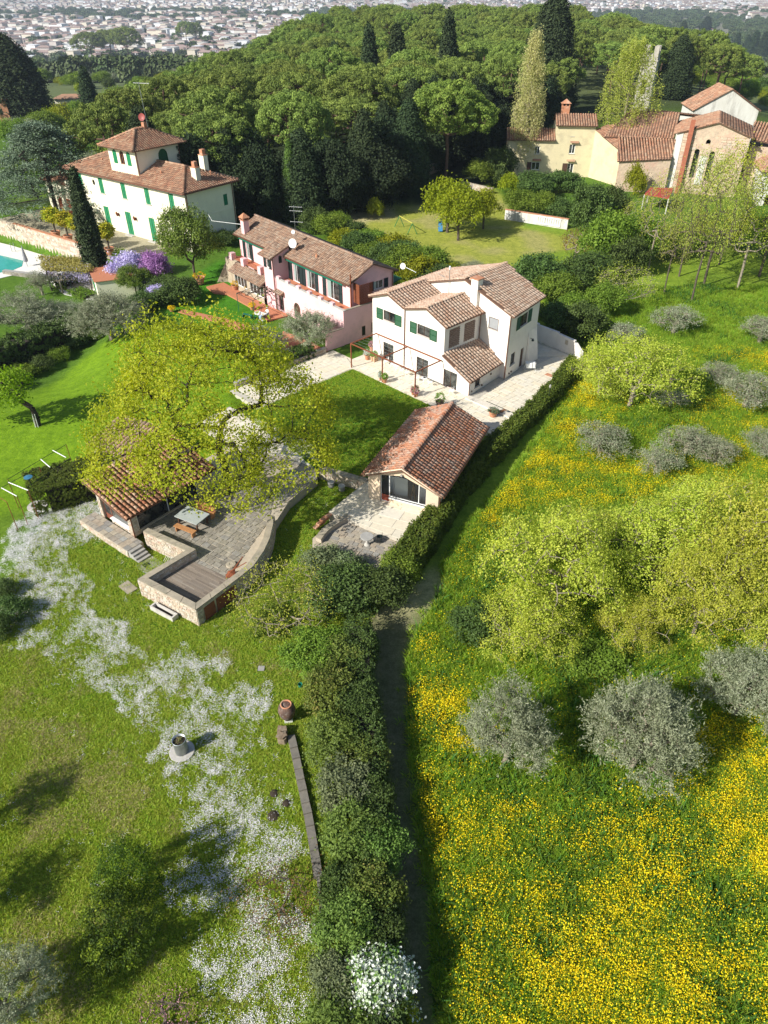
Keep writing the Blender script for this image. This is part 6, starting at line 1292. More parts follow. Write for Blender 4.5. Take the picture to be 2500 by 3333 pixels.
# far buildings in view on the hill
def far_house(lb, px, py, w, d, h, mat, roof, ang=0.0, z=None, cat='house', win=3, hip=.25, name='country_house'):
    x, y, zz = gp(px, py); zz = zz if z is None else z; f = Fr((x - w / 2 * math.cos(ang), y - w / 2 * math.sin(ang)), ang); o = thing(name, lb, cat, (x, y, zz)); bb = B(); n = win; hs = [rect(w * (i + .35) / n, w * (i + .6) / n, zz + h * .35, zz + h * .62) for i in range(n)]
    wallface(bb, fm(f, 0), rect(0, w, zz - 3, zz + h), hs, .3); wallface(bb, fs(f, 0), rect(0, d, zz - 3, zz + h)); wallface(bb, fs(f, w, -1), rect(0, d, zz - 3, zz + h)); bb.build('wall', mat, o)
    for q in hs: g = B(); g.add([fm(f, .2)(p[0], p[1]) for p in q], [(0, 1, 2, 3)]); g.build('window', T['glass'], o)
    r = h * hip; e = .6; q = B(); P = [f.w(-e, -e, zz + h), f.w(w + e, -e, zz + h), f.w(w + e, d + e, zz + h), f.w(-e, d + e, zz + h)]; R0, R1 = f.w(d * .45, d / 2, zz + h + r), f.w(w - d * .45, d / 2, zz + h + r)
    q.add(P + [R0, R1], [(0, 1, 5, 4), (1, 2, 5), (2, 3, 4, 5), (3, 0, 4), (3, 2, 1, 0)]); q.build('roof', roof, o); return o
RT = pm('far_red_roof', (.42, .20, .13), (.34, .16, .11), .6, .9, .1, fine=3)
far_house('long villa with red hip roof on the wooded hilltop', 1575, 52, 42, 14, 9, T['yellow'], RT, -.05, 9, 'villa', 6, .35)
far_house('salmon-roofed house glimpsed between the far umbrella pines', 668, 172, 13, 9, 5, T['peach'], pm('salmon_roof', (.62, .33, .22), None, .6, .9, .1), .5, None, 'house', 2, .5)
far_house('bright white farmhouse far away at the upper right', 2300, 112, 26, 14, 9, T['whitem'], RT, .2, None, 'farmhouse', 4)
far_house('low white outbuilding beside the bright white farmhouse', 2265, 108, 14, 9, 4, T['whitem'], T['lightstone'], .1, None, 'outbuilding', 3)
far_house('orange-yellow villa among the cypresses at the upper right', 2395, 172, 17, 10, 6, T['peach'], pm('orange_roof', (.6, .3, .14), None, .6, .9, .1), -.1, None, 'villa', 3)
far_house('terracotta-roofed house at the far left picture edge', -8, 400, 8, 8, 6, T['terracotta'], RT, .2, None, 'house', 2)
bn = far_house('small barn with red brick lattice wall beyond the cedar', 232, 362, 9, 5, 3.6, T['cream'], TILE_VILLA, .12, None, 'barn', 1, .3, 'barn')
q = B(); x, y, z = gp(250, 372); q.slab([(x - 6.5, y - 6, z + 1.6), (x + 2.5, y - 6, z + 1.6), (x + 2.5, y - .5, z + 3), (x - 6.5, y - .5, z + 3)], .15); o = q.build('lean_to_roof', TILE_VILLA, bn)
q = B(); q.box((x - .8, y - .62, z + 2.9), (4.5, .1, 1.1), .12); q.build('brick_lattice', pm('red_brick', (.5, .16, .08), (.4, .12, .06), 4, .9, .3), bn)
# ------------------------------------------------------------------ tree species (one set of meshes each, shared by every tree of that kind)
M_PINE = leaf_mat('pine_needles', [(.055, .09, .02), (.125, .18, .034), (.22, .29, .052), (.33, .40, .085)], .12, rough=.7, var=.3)
M_CYP = leaf_mat('cypress_foliage', [(.014, .03, .012), (.035, .058, .02), (.065, .095, .032)], .08, rough=.8, var=.25)
M_OLIVE = leaf_mat('olive_leaves', [(.10, .125, .06), (.20, .23, .13), (.33, .36, .23), (.52, .54, .40)], .25, rough=.55, var=.2)
M_OAK = leaf_mat('spring_oak_leaves', [(.19, .24, .018), (.33, .37, .025), (.46, .47, .032), (.56, .50, .05)], .45, var=.15)
M_SPR = leaf_mat('fresh_spring_leaves', [(.22, .27, .035), (.37, .43, .05), (.54, .57, .075), (.64, .61, .17)], .42, var=.25)
M_BAY = leaf_mat('bay_leaves', [(.05, .10, .014), (.11, .18, .025), (.19, .28, .04), (.30, .38, .08)], .28, rough=.45, var=.25)
M_DARK = leaf_mat('dark_evergreen_leaves', [(.028, .052, .014), (.055, .095, .02), (.09, .145, .03), (.13, .19, .045)], .18, rough=.6, var=.3)
M_MID = leaf_mat('mid_green_leaves', [(.06, .11, .014), (.12, .19, .02), (.19, .28, .03), (.27, .35, .05)], .32, rough=.6, var=.35)
M_CED = leaf_mat('cedar_needles', [(.06, .09, .055), (.11, .15, .09), (.17, .22, .14), (.24, .29, .20)], .1, rough=.7)
M_POP = leaf_mat('poplar_spring_leaves', [(.30, .32, .08), (.40, .42, .10), (.40, .46, .07), (.52, .52, .14)], .45, var=.2)
M_WIS = leaf_mat('wisteria_flowers', [(.34, .30, .55), (.46, .42, .68), (.58, .54, .76), (.30, .33, .20)], .25)
M_RED = leaf_mat('redbud_flowers', [(.34, .14, .40), (.46, .22, .50), (.58, .34, .58)], .25)
M_BLOS = leaf_mat('white_blossom', [(.10, .18, .03), (.16, .26, .04), (.80, .80, .76), (.82, .82, .80)], .2)
M_RUST = leaf_mat('russet_leaves', [(.10, .04, .02), (.18, .08, .03), (.16, .14, .04)], .25)
M_CHART = leaf_mat('chartreuse_leaves', [(.14, .18, .006), (.26, .30, .01), (.38, .38, .015)], .35, var=.3)
M_YPERG = leaf_mat('yellowing_vine', [(.30, .30, .06), (.44, .40, .10), (.40, .42, .20)], .3)
R_ = rng
def puffs(cent, per, r, flat, size, elong=1.6):
    """round needle tufts: leaves on the shell of many small domes"""
    n = len(cent) * per; d = unit(R_.normal(size=(n, 3)) + [0, 0, .45]); rr = np.repeat(r * R_.uniform(.6, 1.3, len(cent)), per) * R_.uniform(.82, 1.08, n)
    P = np.repeat(cent, per, 0) + d * rr[:, None] * [1, 1, flat]; N = unit(d + R_.normal(size=(n, 3)) * .45); V, F = leaf_geo(P, N, size * R_.uniform(.7, 1.3, n), elong)
    v = np.clip(np.repeat(R_.uniform(0, .55, len(cent)), per) + R_.uniform(0, .45, n), 0, 1); return V, F, np.repeat(v, 4)
def umbrella(seed, R=7.5, H=15.5, n=185, per=96):
    P = []; N = []
    a = R_.uniform(0, 6.283, n); r = R * np.sqrt(R_.uniform(0, 1, n)) * (1 + .12 * np.sin(a * 3 + seed)); t = np.clip(r / R, 0, 1)
    z = H - 1.1 - 3.6 * t ** 2.6 + R_.normal(0, .35, n); c = np.stack([r * np.cos(a), r * np.sin(a), z], 1)
    nn = unit(np.stack([np.cos(a) * t * .9, np.sin(a) * t * .9, 1.2 - t * .9], 1))
    k = int(n * .45); a2 = R_.uniform(0, 6.283, k); r2 = R * R_.uniform(.72, 1.0, k); c2 = np.stack([r2 * np.cos(a2), r2 * np.sin(a2), H - 5.2 + R_.uniform(-1.6, 1.2, k)], 1); n2 = unit(np.stack([np.cos(a2), np.sin(a2), R_.uniform(-.3, .3, k)], 1))
    C_ = np.concatenate([c, c2]); N_ = np.concatenate([nn, n2]); V, F, v = puffs(C_, per, .80, .60, .30)
    tg = np.concatenate([c[::4] - [0, 0, 1.0], c2[::4]]); tr = [(0, 0, 0), (.1, 0, H * .2), (.15, .1, H * .38), (.0, .15, H * .5)]
    return Proto(skeleton(tg, tr, .045, .42, .1, maxr=.36), T['pinebark'], (V, F, v), M_PINE, R, H)
UMB = [umbrella(k) for k in range(3)]
def cypress(R, H, n=900, per=20, mat=M_CYP, size=.30, cr=.16, tip=.8, base=.35, sz=3.0):
    z = H * R_.uniform(.015, 1, n) ** .9; t = z / H; prof = np.clip(np.minimum((t / .12) ** .5, 1) * (1 - t ** 2.2 * 1.0) ** tip, .03, 1)
    a = R_.uniform(0, 6.283, n); ridge = 1 + .16 * np.sin(a * 5 + np.floor(z / 1.7) * 2.1) + R_.normal(0, .05, n); r = R * prof * ridge
    c = np.stack([r * np.cos(a), r * np.sin(a), z], 1); nn = unit(np.stack([np.cos(a), np.sin(a), np.full(n, .35)], 1))
    V, F, v = cloud(c, nn, per, cr, size, 2.0, 1.0, 1.8, growth=0)
    return Proto(([(0.12, 0, 0), (-.06, .1, 0), (-.06, -.1, 0), (0, 0, H * .9)], [(0, 1, 3), (1, 2, 3), (2, 0, 3)]), T['darkbark'], (V, F, v), mat, R, H)
CYP = [cypress(1.0, 10), cypress(1.1, 11), cypress(3.6, 18, 1500, 24, M_CYP, .5, .4, .75)]
CYPG = cypress(.9, 9.5, 1100, 22, leaf_mat('slim_cypress', [(.05, .095, .015), (.09, .15, .02), (.15, .22, .035)], .1), .22, .12)
def leafy(R, H, mat, tmat, n=260, per=70, size=.22, cr=.34, trunk_h=.3, nl=9, up=-.45, elong=1.6, flat=.85, branch=True, thin=1.0, rt=.014, zc=.62, growth=0, bias=.8, sv=.35, inner=.0, plume=0.0, lo=.70):
    """a crown of many uneven boughs: lobes of different size thrown through the crown's volume"""
    L = [(0, 0, H * zc, R * .5, R * .5, H * (1 - zc) * .7)]; nl = int(nl * 2.4)
    for k in range(nl):
        a = k * 2.4 + R_.uniform(-.5, .5); t = R_.uniform(0, 1) ** .7; rr = R * (.22 + .56 * t); zz = H * (zc + (1 - zc) * .62 * (1 - t ** 1.6) * R_.uniform(.55, 1.15) - R_.uniform(0, .24) * t); s = R * R_.uniform(.17, .36) * (1.15 - .3 * t); L.append((rr * math.cos(a), rr * math.sin(a), max(zz, s * flat * .8), s, s * R_.uniform(.8, 1.25), s * flat * R_.uniform(.75, 1.15)))
    P, N = lobes(L, n, up, lo, 1.10); k = R_.uniform(0, 1, len(P)) < (.35 + .65 * (vnoise(P[:, 0] * 3 + 40 + P[:, 2], P[:, 1] * 3 + 40 + P[:, 2] * 2, R * 1.1, int(n)) > .42)); P, N = P[k], N[k]
    if inner: Q = P * [.6, .6, 1] * R_.uniform(.6, 1, (len(P), 1)) + [0, 0, H * .1]; k = int(len(P) * inner); P = np.concatenate([P, Q[:k]]); N = np.concatenate([N, N[:k]])
    if plume:
        m = 6; D = unit(N * .55 + [0, 0, .7] + R_.normal(size=P.shape) * .45); ln = plume * R_.uniform(.5, 1.3, len(P)); t = np.tile(np.linspace(-.2, 1, m), len(P)); P2 = np.repeat(P, m, 0) + np.repeat(D * ln[:, None], m, 0) * t[:, None] - np.array([0, 0, .12]) * (t ** 2)[:, None]
        V, F, v = cloud(P2, np.repeat(D, m, 0), max(4, per // m), cr, size, elong, bias, .85, growth, sv, np.repeat(R_.uniform(0, 1, len(P)), m))
    else: V, F, v = cloud(P, N, per, cr, size, elong, bias, .85, growth, sv)
    tv = None
    if branch: tv = skeleton(P[::2] - N[::2] * .1, [(0, 0, 0), (.05, .03, H * trunk_h * .5), (.0, .08, H * trunk_h)], rt, .45, .12)
    return Proto(tv, tmat, (V, F, v), mat, R, H)
OAK_P = None
def oak():
    R, H = 8.4, 11.6; L = [(0, 0, 7.6, 6.0, 6.0, 3.3), (-4.0, -1.5, 6.2, 3.9, 3.6, 2.8), (3.8, .5, 6.4, 4.1, 3.6, 2.5), (0, -4.0, 6.0, 3.9, 3.9, 2.6), (-1, 4.0, 7.2, 4.2, 3.6, 2.8), (5.2, -2.8, 4.8, 2.9, 2.6, 1.7), (-5.0, -3.4, 4.8, 2.8, 2.5, 1.8), (2.5, -5.6, 4.2, 2.3, 1.8, 1.5), (1.5, 1, 9.2, 3.6, 3.4, 3.0), (-2.5, 1.5, 9.4, 3.0, 3.0, 2.6)]
    P, N = lobes(L, 2100, -.55, .45, 1.06); P = P[P[:, 2] > 2.2]; N = N[:len(P)]
    V, F, v = cloud(P, N, 46, .35, .17, 1.5, .5, .9)
    up = P[P[:, 2] > 8.0]; up = up[R_.integers(0, len(up), 90)] + np.stack([R_.normal(0, .3, 90), R_.normal(0, .3, 90), R_.uniform(.5, 1.5, 90)], 1)
    V2, F2, v2 = cloud(up, np.tile([0, 0, 1.0], (90, 1)), 22, .20, .19, 1.6, .4, 2.0)
    tg = np.concatenate([P, up]); return Proto(skeleton(tg, [(0, 0, 0), (.1, .1, 1.2), (.2, 0, 2.4), (0, -.1, 3.4)], .0125, .45, .16, nthick=7, maxr=.34), T['darkbark'], cat_geo((V, F, v), (V2, F2, v2)), M_OAK, R, H)
OAK = oak()
OLV = [leafy(2.6, 4.6, M_OLIVE, T['palebark'], 1150, 34, .13, .07, .25, 10, -.5, 3.2, .95, True, rt=.012, zc=.55, growth=2.6, bias=.35, inner=.15, plume=.75) for _ in range(2)]
OLS = leafy(2.4, 3.6, M_OLIVE, T['palebark'], 420, 13, .17, .20, .3, 8, -.3, 3.4, .7, True, rt=.02, zc=.62, growth=1.6, inner=.2)
SPR = [leafy(4.2, 6.4, M_SPR, T['palebark'], 2300, 18, .125, .22, .22, 13, -.6, 1.5, .85, True, rt=.011, zc=.55, inner=.2, lo=.3) for _ in range(2)]
BAY = leafy(3.6, 6.2, M_BAY, T['bark'], 900, 48, .19, .28, .28, 10, -.5, 1.7, .9, zc=.58)
MID = [leafy(3.0, 5.6, M_MID, T['bark'], 300, 44, .26, .36, .25, 8, -.5, 1.6, .95, False, zc=.55) for _ in range(2)]
DRK = [leafy(2.4, 4.0, M_DARK, T['darkbark'], 330, 52, .20, .26, .2, 8, -.8, 1.6, 1.0, False, zc=.5) for _ in range(2)]
BSH = [leafy(1.3, 1.5, M_DARK, T['darkbark'], 200, 40, .12, .16, .2, 6, -.4, 1.8, .8, False, zc=.45), leafy(1.3, 1.6, M_MID, T['darkbark'], 190, 40, .13, .17, .2, 6, -.4, 1.7, .8, False, zc=.45)]
CHB = leafy(1.6, 1.9, M_CHART, T['darkbark'], 200, 40, .15, .2, .2, 6, -.4, 1.6, .85, False, zc=.45)
FRU = leafy(2.6, 3.6, M_CHART, T['bark'], 220, 30, .2, .3, .32, 8, -.3, 1.6, .7, True, rt=.02, zc=.62, inner=.3)
def columnar(R, H, mat, tmat, n=700, per=26, size=.26, rt=.012, thin=.5):
    a = R_.uniform(0, 6.283, n); z = H * (.12 + .88 * R_.uniform(0, 1, n)); t = z / H; prof = np.sin(np.clip(t, 0, 1) ** .8 * math.pi * .93 + .12) ** .6; r = R * prof * R_.uniform(.35, 1.05, n)
    c = np.stack([r * np.cos(a), r * np.sin(a), z], 1); V, F, v = cloud(c, np.tile([0, 0, 1.0], (n, 1)), per, .22, size, 1.9, .3, 2.6)
    return Proto(skeleton(c[::2], [(0, 0, 0), (0, .05, H * .1), (.05, 0, H * .3), (0, 0, H * .5), (0, 0, H * .7)], rt, .45, .05), tmat, (V, F, v), mat, R, H)
POP1 = columnar(3.0, 20, leaf_mat('bare_poplar_buds', [(.44, .40, .20), (.54, .49, .25), (.42, .42, .14), (.32, .32, .10)], .35), T['palebark'], 900, 26, .24, .014)
POP2 = columnar(5.2, 20, M_POP, T['palebark'], 1000, 22, .26, .012)
def cedar():
    P = []; N = []
    for k in range(17):
        z = 2.2 + k * .62; r = (1 - (k / 17) ** 1.4) * 9.0 + 1.2; m = 26
        for q in range(m): a = R_.uniform(0, 6.283); rr = r * math.sqrt(R_.uniform(.08, 1)); P.append((rr * math.cos(a), rr * math.sin(a), z - (rr / r) ** 2 * .9 + R_.normal(0, .12))); N.append((0, 0, 1))
    P = np.array(P); V, F, v = cloud(P, np.array(N, float), 64, .62, .34, 2.0, 1.4, .22)
    return Proto(skeleton(P[::3], [(0, 0, 0), (0, 0, 2), (0, 0, 4.5), (0, 0, 7), (0, 0, 9.5)], .03, .45, .05), T['darkbark'], (V, F, v), M_CED, 9.5, 13)
CED = cedar()
def bare(R, H, n=170, mat=M_POP, per=5, tmat=None, size=.16, spread=.5, trunk=.42, rt=.016, droop=0, bend=.2):
    L = [(0, 0, H * .62, R, R, H * .40)]; P, N = lobes(L, n, -.7, .3, 1.05); V, F, v = cloud(P, N, per, .3, size, 1.7, .3)
    return Proto(skeleton(P, [(0, 0, 0), (.1, .05, H * trunk * .5), (.0, .15, H * trunk)], rt, .45, bend, droop=droop, minr=.010), tmat or T['palebark'], (V, F, v), mat, R, H)
BARE = [bare(2.6, 9.5, 620, M_POP, 11, T['bark'], .13, rt=.008, bend=.12), bare(2.2, 8.5, 560, M_SPR, 12, T['bark'], .13, rt=.008, bend=.12), bare(2.4, 9.0, 600, M_SPR, 7, T['palebark'], .13, rt=.008, bend=.12)]
WIL = bare(2.6, 3.4, 800, M_SPR, 6, T['palebark'], .10, trunk=.08, rt=.0045, bend=.07)

def veg(P, px, py, top, wpx, lb, cat='tree', name='tree', group=None, dz=0.0, rot=None, wh=None):
    """a tree whose foot, top and crown width were measured on the photograph"""
    x, y, z = gp(px, py); H = (Zat(top, y) - z) if wh is None else wh; dep = y * _c + (CH - z - H * .5) * _s; R = wpx / FOC * dep / 2
    if wh is None and P not in CYP and P not in (CYPG, POP1, POP2) and top > 700: dt = TH - math.atan((PCY - top) / FOC); H = max(.8 * R, H - R * math.tan(dt) * .75)
    return place(P, x, y, z + dz, R, H, name, lb, cat, group, rot)

# ------------------------------------------------------------------ the umbrella pine wood
FOREST = [(-43, 121), (-33, 116), (-14, 119), (-4, 128), (2, 143), (12, 158), (24, 170), (38, 188), (50, 224), (74, 234), (96, 240), (116, 258), (112, 300), (100, 345), (84, 390), (52, 425), (10, 435), (-20, 400), (-38, 320), (-52, 230), (-50, 165)]
def poisson(poly, rad, n, grow=0.0):
    xx = [p[0] for p in poly]; yy = [p[1] for p in poly]; out = []
    x = R_.uniform(min(xx), max(xx), n); y = R_.uniform(min(yy), max(yy), n); k = inpoly(x, y, poly)
    for a, b in zip(x[k], y[k]):
        r = rad + grow * b
        if all((a - p) ** 2 + (b - q) ** 2 > r * r for p, q in out): out.append((a, b))
    return out
for (x, y) in poisson(FOREST, 8.6, 5200, .006):
    h = R_.uniform(14.5, 17) - (1.5 if x < -30 else 0) + (y > 300) * 1.0
    place(UMB[int(R_.integers(3))], x, y, float(hgt(x, y)), R_.uniform(5.4, 7.6), h + R_.uniform(-1.5, 1.2), 'umbrella_pine', 'umbrella pine in the dense green pine wood behind the houses', 'tree', 'umbrella pines of the dense wood')
def round_pine():
    R, H = 7.4, 15.2; L = [(0, 0, 11.2, 5.4, 5.4, 3.2), (0, 0, 12.4, 4.4, 4.4, 2.6)] + [(4.9 * math.cos(k * .9), 4.9 * math.sin(k * .9), 10.4 + (k % 3) * .9, 2.5, 2.5, 1.9) for k in range(7)] + [(2.6 * math.cos(k * 1.5 + .4), 2.6 * math.sin(k * 1.5 + .4), 12.9, 2.2, 2.2, 1.6) for k in range(4)]
    P, N = lobes(L, 520, -.85, .9, 1.05); V, F, v = puffs(P, 95, .62, .75, .26); return Proto(skeleton(P[::3], [(0, 0, 0), (.15, 0, 2.5), (.2, .1, 5), (0, .1, 7.6)], .03, .42, .08, maxr=.42), T['pinebark'], (V, F, v), leaf_mat('lone_pine_needles', [(.06, .10, .02), (.13, .20, .03), (.23, .31, .05), (.33, .41, .08)], .15, rough=.7), R, H)
veg(round_pine(), 1447, 604, 262, 316, 'single round-crowned umbrella pine standing alone before the wood', name='umbrella_pine')
for px, py, top, w, lb in ((307, 222, 100, 112, 'leftmost of the small group of umbrella pines against the city'), (371, 215, 92, 105, 'middle umbrella pine of the group seen against the city'), (425, 222, 83, 108, 'tallest umbrella pine on the right of the group against the city'), (612, 160, 66, 62, 'left one of two far umbrella pines near the salmon roof'), (640, 158, 70, 56, 'right one of two far umbrella pines near the salmon roof')):
    veg(UMB[int(R_.integers(3))], px, py, top, w, lb, name='umbrella_pine')
# cypresses
for i, px, py, top, w, lb in ((2, 1768, 380, -12, 150, 'tallest dark cypress rising above the pine wood behind the bare poplar'), (0, 1205, 420, 98, 62, 'dark cypress left of centre inside the pine wood'), (1, 1290, 420, 92, 74, 'broad dark cypress in the middle of the pine wood'), (0, 1448, 400, 55, 60, 'dark cypress spire behind the lone umbrella pine'),
        (0, 310, 412, 228, 52, 'dark narrow cypress left of the villa tower'), (0, 1095, 400, 150, 46, 'thin cypress at the left part of the wood edge'), (2, 2185, 322, 128, 95, 'dark conical cypress between bell tower and white gable'),
        (2, 75, 385, 130, 170, 'big dark bushy cypress at the left picture edge'), (2, 30, 360, 160, 120, 'dark cypress at the very left edge behind the bushy one'), (1, 2210, 160, 70, 30, 'small far cypress right of the pine wood'), (1, 2290, 120, 55, 34, 'far cypress in front of the white farmhouse'),
        (0, 2385, 190, 110, 26, 'far cypress in front of the orange-yellow villa'), (0, 2440, 200, 105, 34, 'far cypress right of the orange-yellow villa'), (0, 2470, 205, 108, 32, 'second far cypress right of the orange-yellow villa'), (0, 2420, 190, 118, 24, 'slim far cypress close behind the orange-yellow villa')):
    veg(CYP[i], px, py, top, w, lb, name='cypress')
veg(CYPG, 957, 728, 463, 42, 'slender green cypress beside the pink house aerial', name='cypress')
o = place(CYP[1], *G(325, 920, -2.4), -2.5, 1.25, 13.4, 'cypress', 'dense dark cypress standing in front of the villa terrace', 'tree')
# poplars
veg(POP1, 1697, 566, 112, 104, 'tall bare straw-coloured poplar left of the yellow farmhouse', name='poplar'); veg(POP2, 2000, 562, 134, 215, 'tall yellow-green leafing poplar in front of the yellow farmhouse', name='poplar')
veg(CED, 190, 705, 375, 470, 'spreading blue-green cedar with layered branches beside the villa', name='cedar'); 
# wood edge undergrowth: dark bushes
HOLM = leafy(3.0, 7.0, leaf_mat('holm_oak_leaves', [(.010, .020, .008), (.022, .038, .013), (.04, .06, .02)], .05, rough=.8, var=.3), T['darkbark'], 420, 46, .26, .30, .2, 11, -.9, 1.6, 1.1, False, zc=.48)
k = 0
for (x, y) in [(-12, 112), (-6, 113), (0, 118), (4, 129), (4, 139), (-18, 110.5), (9, 147), (-9, 118), (-1, 124), (17, 152), (24, 162), (-28, 112), (-23, 113.5), (31, 172), (0, 136), (-3, 119), (-14, 116), (14, 148), (-36, 118), (14, 157), (36, 184), (20, 165), (-20, 117), (43, 200), (0, 132), (9, 151), (18, 158), (5, 146), (23, 168), (28, 172), (13, 153)]:
    tall = k % 3 == 0
    if tall: place(CYP[2], x, y, -.1, R_.uniform(2.4, 3.2), R_.uniform(11, 14.5), 'evergreen_tree', 'tall dark evergreen standing in the shade along the pine wood edge', 'tree', 'dark evergreens along the wood edge')
    else: place(HOLM, x, y, -.1, R_.uniform(3.4, 5.0), R_.uniform(9, 13), 'evergreen_tree', 'broad dark evergreen in the shade along the pine wood edge', 'tree', 'dark evergreens along the wood edge')
    k += 1
# right of the lone pine and garden of the yellow farmhouse
for P, px, py, top, w, lb, nm in ((MID[0], 1560, 605, 520, 110, 'mixed green shrub right of the lone umbrella pine trunk', 'shrub'), (DRK[0], 1620, 600, 470, 120, 'dark shrub with ivy left of the yellow farmhouse', 'shrub'), (CHB, 1655, 630, 560, 80, 'yellow-green shrub at the corner of the farmhouse garden', 'shrub'),
        (MID[1], 1690, 700, 610, 110, 'bright green shrub above the white balustrade wall', 'shrub'), (DRK[1], 1740, 640, 555, 130, 'dark hedge shrub under the farmhouse window', 'shrub'), (DRK[0], 1830, 625, 552, 130, 'dark hedge shrub beside the farmhouse door', 'shrub'), (MID[0], 1760, 710, 625, 110, 'green shrub behind the middle of the balustrade wall', 'shrub'),
        (DRK[1], 1820, 720, 640, 90, 'dark green shrub at the right end of the balustrade wall', 'shrub'), (DRK[0], 1905, 770, 585, 150, 'large dense dark round evergreen right of the balustrade wall', 'evergreen_tree'), (DRK[1], 1985, 735, 600, 110, 'dark evergreen behind the large round one', 'evergreen_tree'),
        (CHB, 2060, 640, 530, 70, 'bright ivy-like bush at the foot of the church side wall', 'shrub')):
    veg(P, px, py, top, w, lb, 'shrub' if nm == 'shrub' else 'tree', nm)
for px, py, top, w, lb in ((1456, 756, 600, 190, 'left yellow-green fruit tree beside the blue slide'), (1491, 782, 635, 165, 'middle yellow-green fruit tree on the dry garden lawn'), (1573, 746, 625, 110, 'right fruit tree of the three on the dry garden lawn')):
    veg(FRU, px, py, top, w, lb, name='fruit_tree')
veg(CHB, 1222, 710, 640, 62, 'small yellow forsythia bush at the top of the dry garden', 'shrub', 'forsythia')
# mounded hedge behind pink and white houses
hl_ = [(1030, 740), (1075, 765), (1120, 790), (1165, 812), (1215, 838), (1265, 862), (1310, 880), (1360, 905), (1410, 912), (1090, 735), (1150, 765), (1215, 790), (1280, 815), (1330, 845), (1390, 870)]
for k, (px, py) in enumerate(hl_):
    x, y, z = gp(px, py + 15); P = (DRK[0], MID[0], CHB, DRK[1], MID[1])[k % 5]
    place(P, x, y, z - .3, R_.uniform(2.2, 2.9), R_.uniform(2.6, 3.9), 'hedge_shrub', ('dark green', 'mid green', 'yellow-green', 'deep green', 'bright leafy green')[k % 5] + ' mound of mixed hedge ' + ('nearest the slender cypress', 'behind the pink roof', 'between pink and white houses')[min(2, (k % 10) // 3)] + (', garden side' if k > 8 else ', house side'), 'shrub', 'mounds of the mixed hedge behind the pink house')
veg(CHB, 1455, 905, 845, 110, 'bright yellow-green rounded shrub behind the white house roof', 'shrub', 'shrub'); veg(OLS, 1540, 900, 835, 90, 'pale grey-green shrub behind the white house ridge', 'shrub', 'shrub')
# bushes right of the white house
for P, px, py, top, w, lb in ((DRK[0], 1745, 960, 800, 190, 'large dark evergreen mass right behind the white house'), (MID[1], 1800, 1000, 860, 150, 'mid green bush above the court retaining wall'), (DRK[1], 1800, 1080, 960, 150, 'dark ivy mound hanging over the court wall'), (DRK[0], 1885, 1105, 960, 170, 'dark blue-green ivy hump at the end of the court wall'),
        (DRK[1], 1900, 940, 800, 170, 'dark tall evergreen right of the russet bush'), (MID[0], 1960, 880, 690, 170, 'tall mid green tree between white house and church'), (MID[1], 2070, 850, 690, 170, 'green tree below the red canopy'), (DRK[0], 2030, 900, 740, 130, 'dark evergreen below the red canopy'),
        (MID[0], 1850, 1060, 940, 120, 'green shrub in front of the dark evergreens'), (MID[1], 1960, 1030, 900, 120, 'loose green shrub at the meadow corner'), (MID[0], 2180, 830, 720, 150, 'green bush at the upper edge of the meadow'), (DRK[1], 2290, 800, 690, 150, 'dark bush behind the thin bare trees'), (MID[1], 2400, 820, 690, 160, 'green bush before the arched building'), (MID[0], 2480, 860, 700, 150, 'green bush at the right edge above the meadow')):
    veg(P, px, py, top, w, lb, 'shrub', 'shrub')
veg(bare(1.8, 2.6, 160, M_RUST, 10, None, .16), 1870, 840, 745, 90, 'russet-leaved small tree behind the white house', name='russet_tree')
veg(WIL, 2030, 985, 850, 200, 'pale bare arching shrub at the top of the meadow', 'shrub', 'bare_shrub')
for px, py, top, w, lb in ((2110, 880, 560, 130, 'thin bare tree left of the church front'), (2210, 900, 500, 150, 'thin bare tree in front of the church flue'), (2250, 985, 520, 160, 'tall thin bare tree in front of the lancet windows'), (2290, 930, 480, 170, 'tall thin leafing tree right of the lancet windows'),
        (2160, 960, 600, 120, 'thin bare tree at the meadow edge below the church'), (2400, 940, 560, 190, 'leaning thin tree at the right before the arched building'), (2470, 900, 480, 200, 'tall thin tree at the right picture edge'), (2340, 860, 600, 130, 'small thin tree between the bare trees'), (2050, 840, 640, 110, 'thin leafing tree beside the large round evergreen')):
    veg(BARE[int(R_.integers(3))], px, py, top, w, lb, name='bare_tree')
# meadow trees
veg(SPR[0], 2045, 1330, 1035, 410, 'bright yellow-green spring tree beside the court corner', name='spring_tree'); veg(SPR[1], 1945, 1290, 1100, 230, 'smaller yellow-green spring tree leaning over the court hedge', name='spring_tree')
for px, py, top, w, lb in ((1950, 1480, 1350, 200, 'grey olive in the meadow near the side court hedge'), (2190, 1090, 970, 160, 'sparse olive at the top of the meadow'), (2180, 1320, 1250, 120, 'low pruned olive right of the spring tree'), (2420, 1330, 1180, 200, 'sparse olive at the right of the meadow'), (2230, 1480, 1360, 180, 'pruned olive with pale twisted limbs in the meadow'), (2320, 1510, 1400, 150, 'second pruned olive with pale twisted limbs'), (2130, 1550, 1420, 150, 'leftmost pruned olive with pale twisted limbs'), (2030, 1130, 1030, 130, 'grey sparse olive behind the bright spring tree'), (2470, 1120, 1010, 150, 'sparse olive at the right edge of the upper meadow'), (2330, 1250, 1160, 130, 'small sparse olive in the yellow flowers'), (2480, 1480, 1370, 160, 'sparse olive at the right edge above the thicket')):
    veg(OLS, px, py, top, w, lb, name='olive_tree')
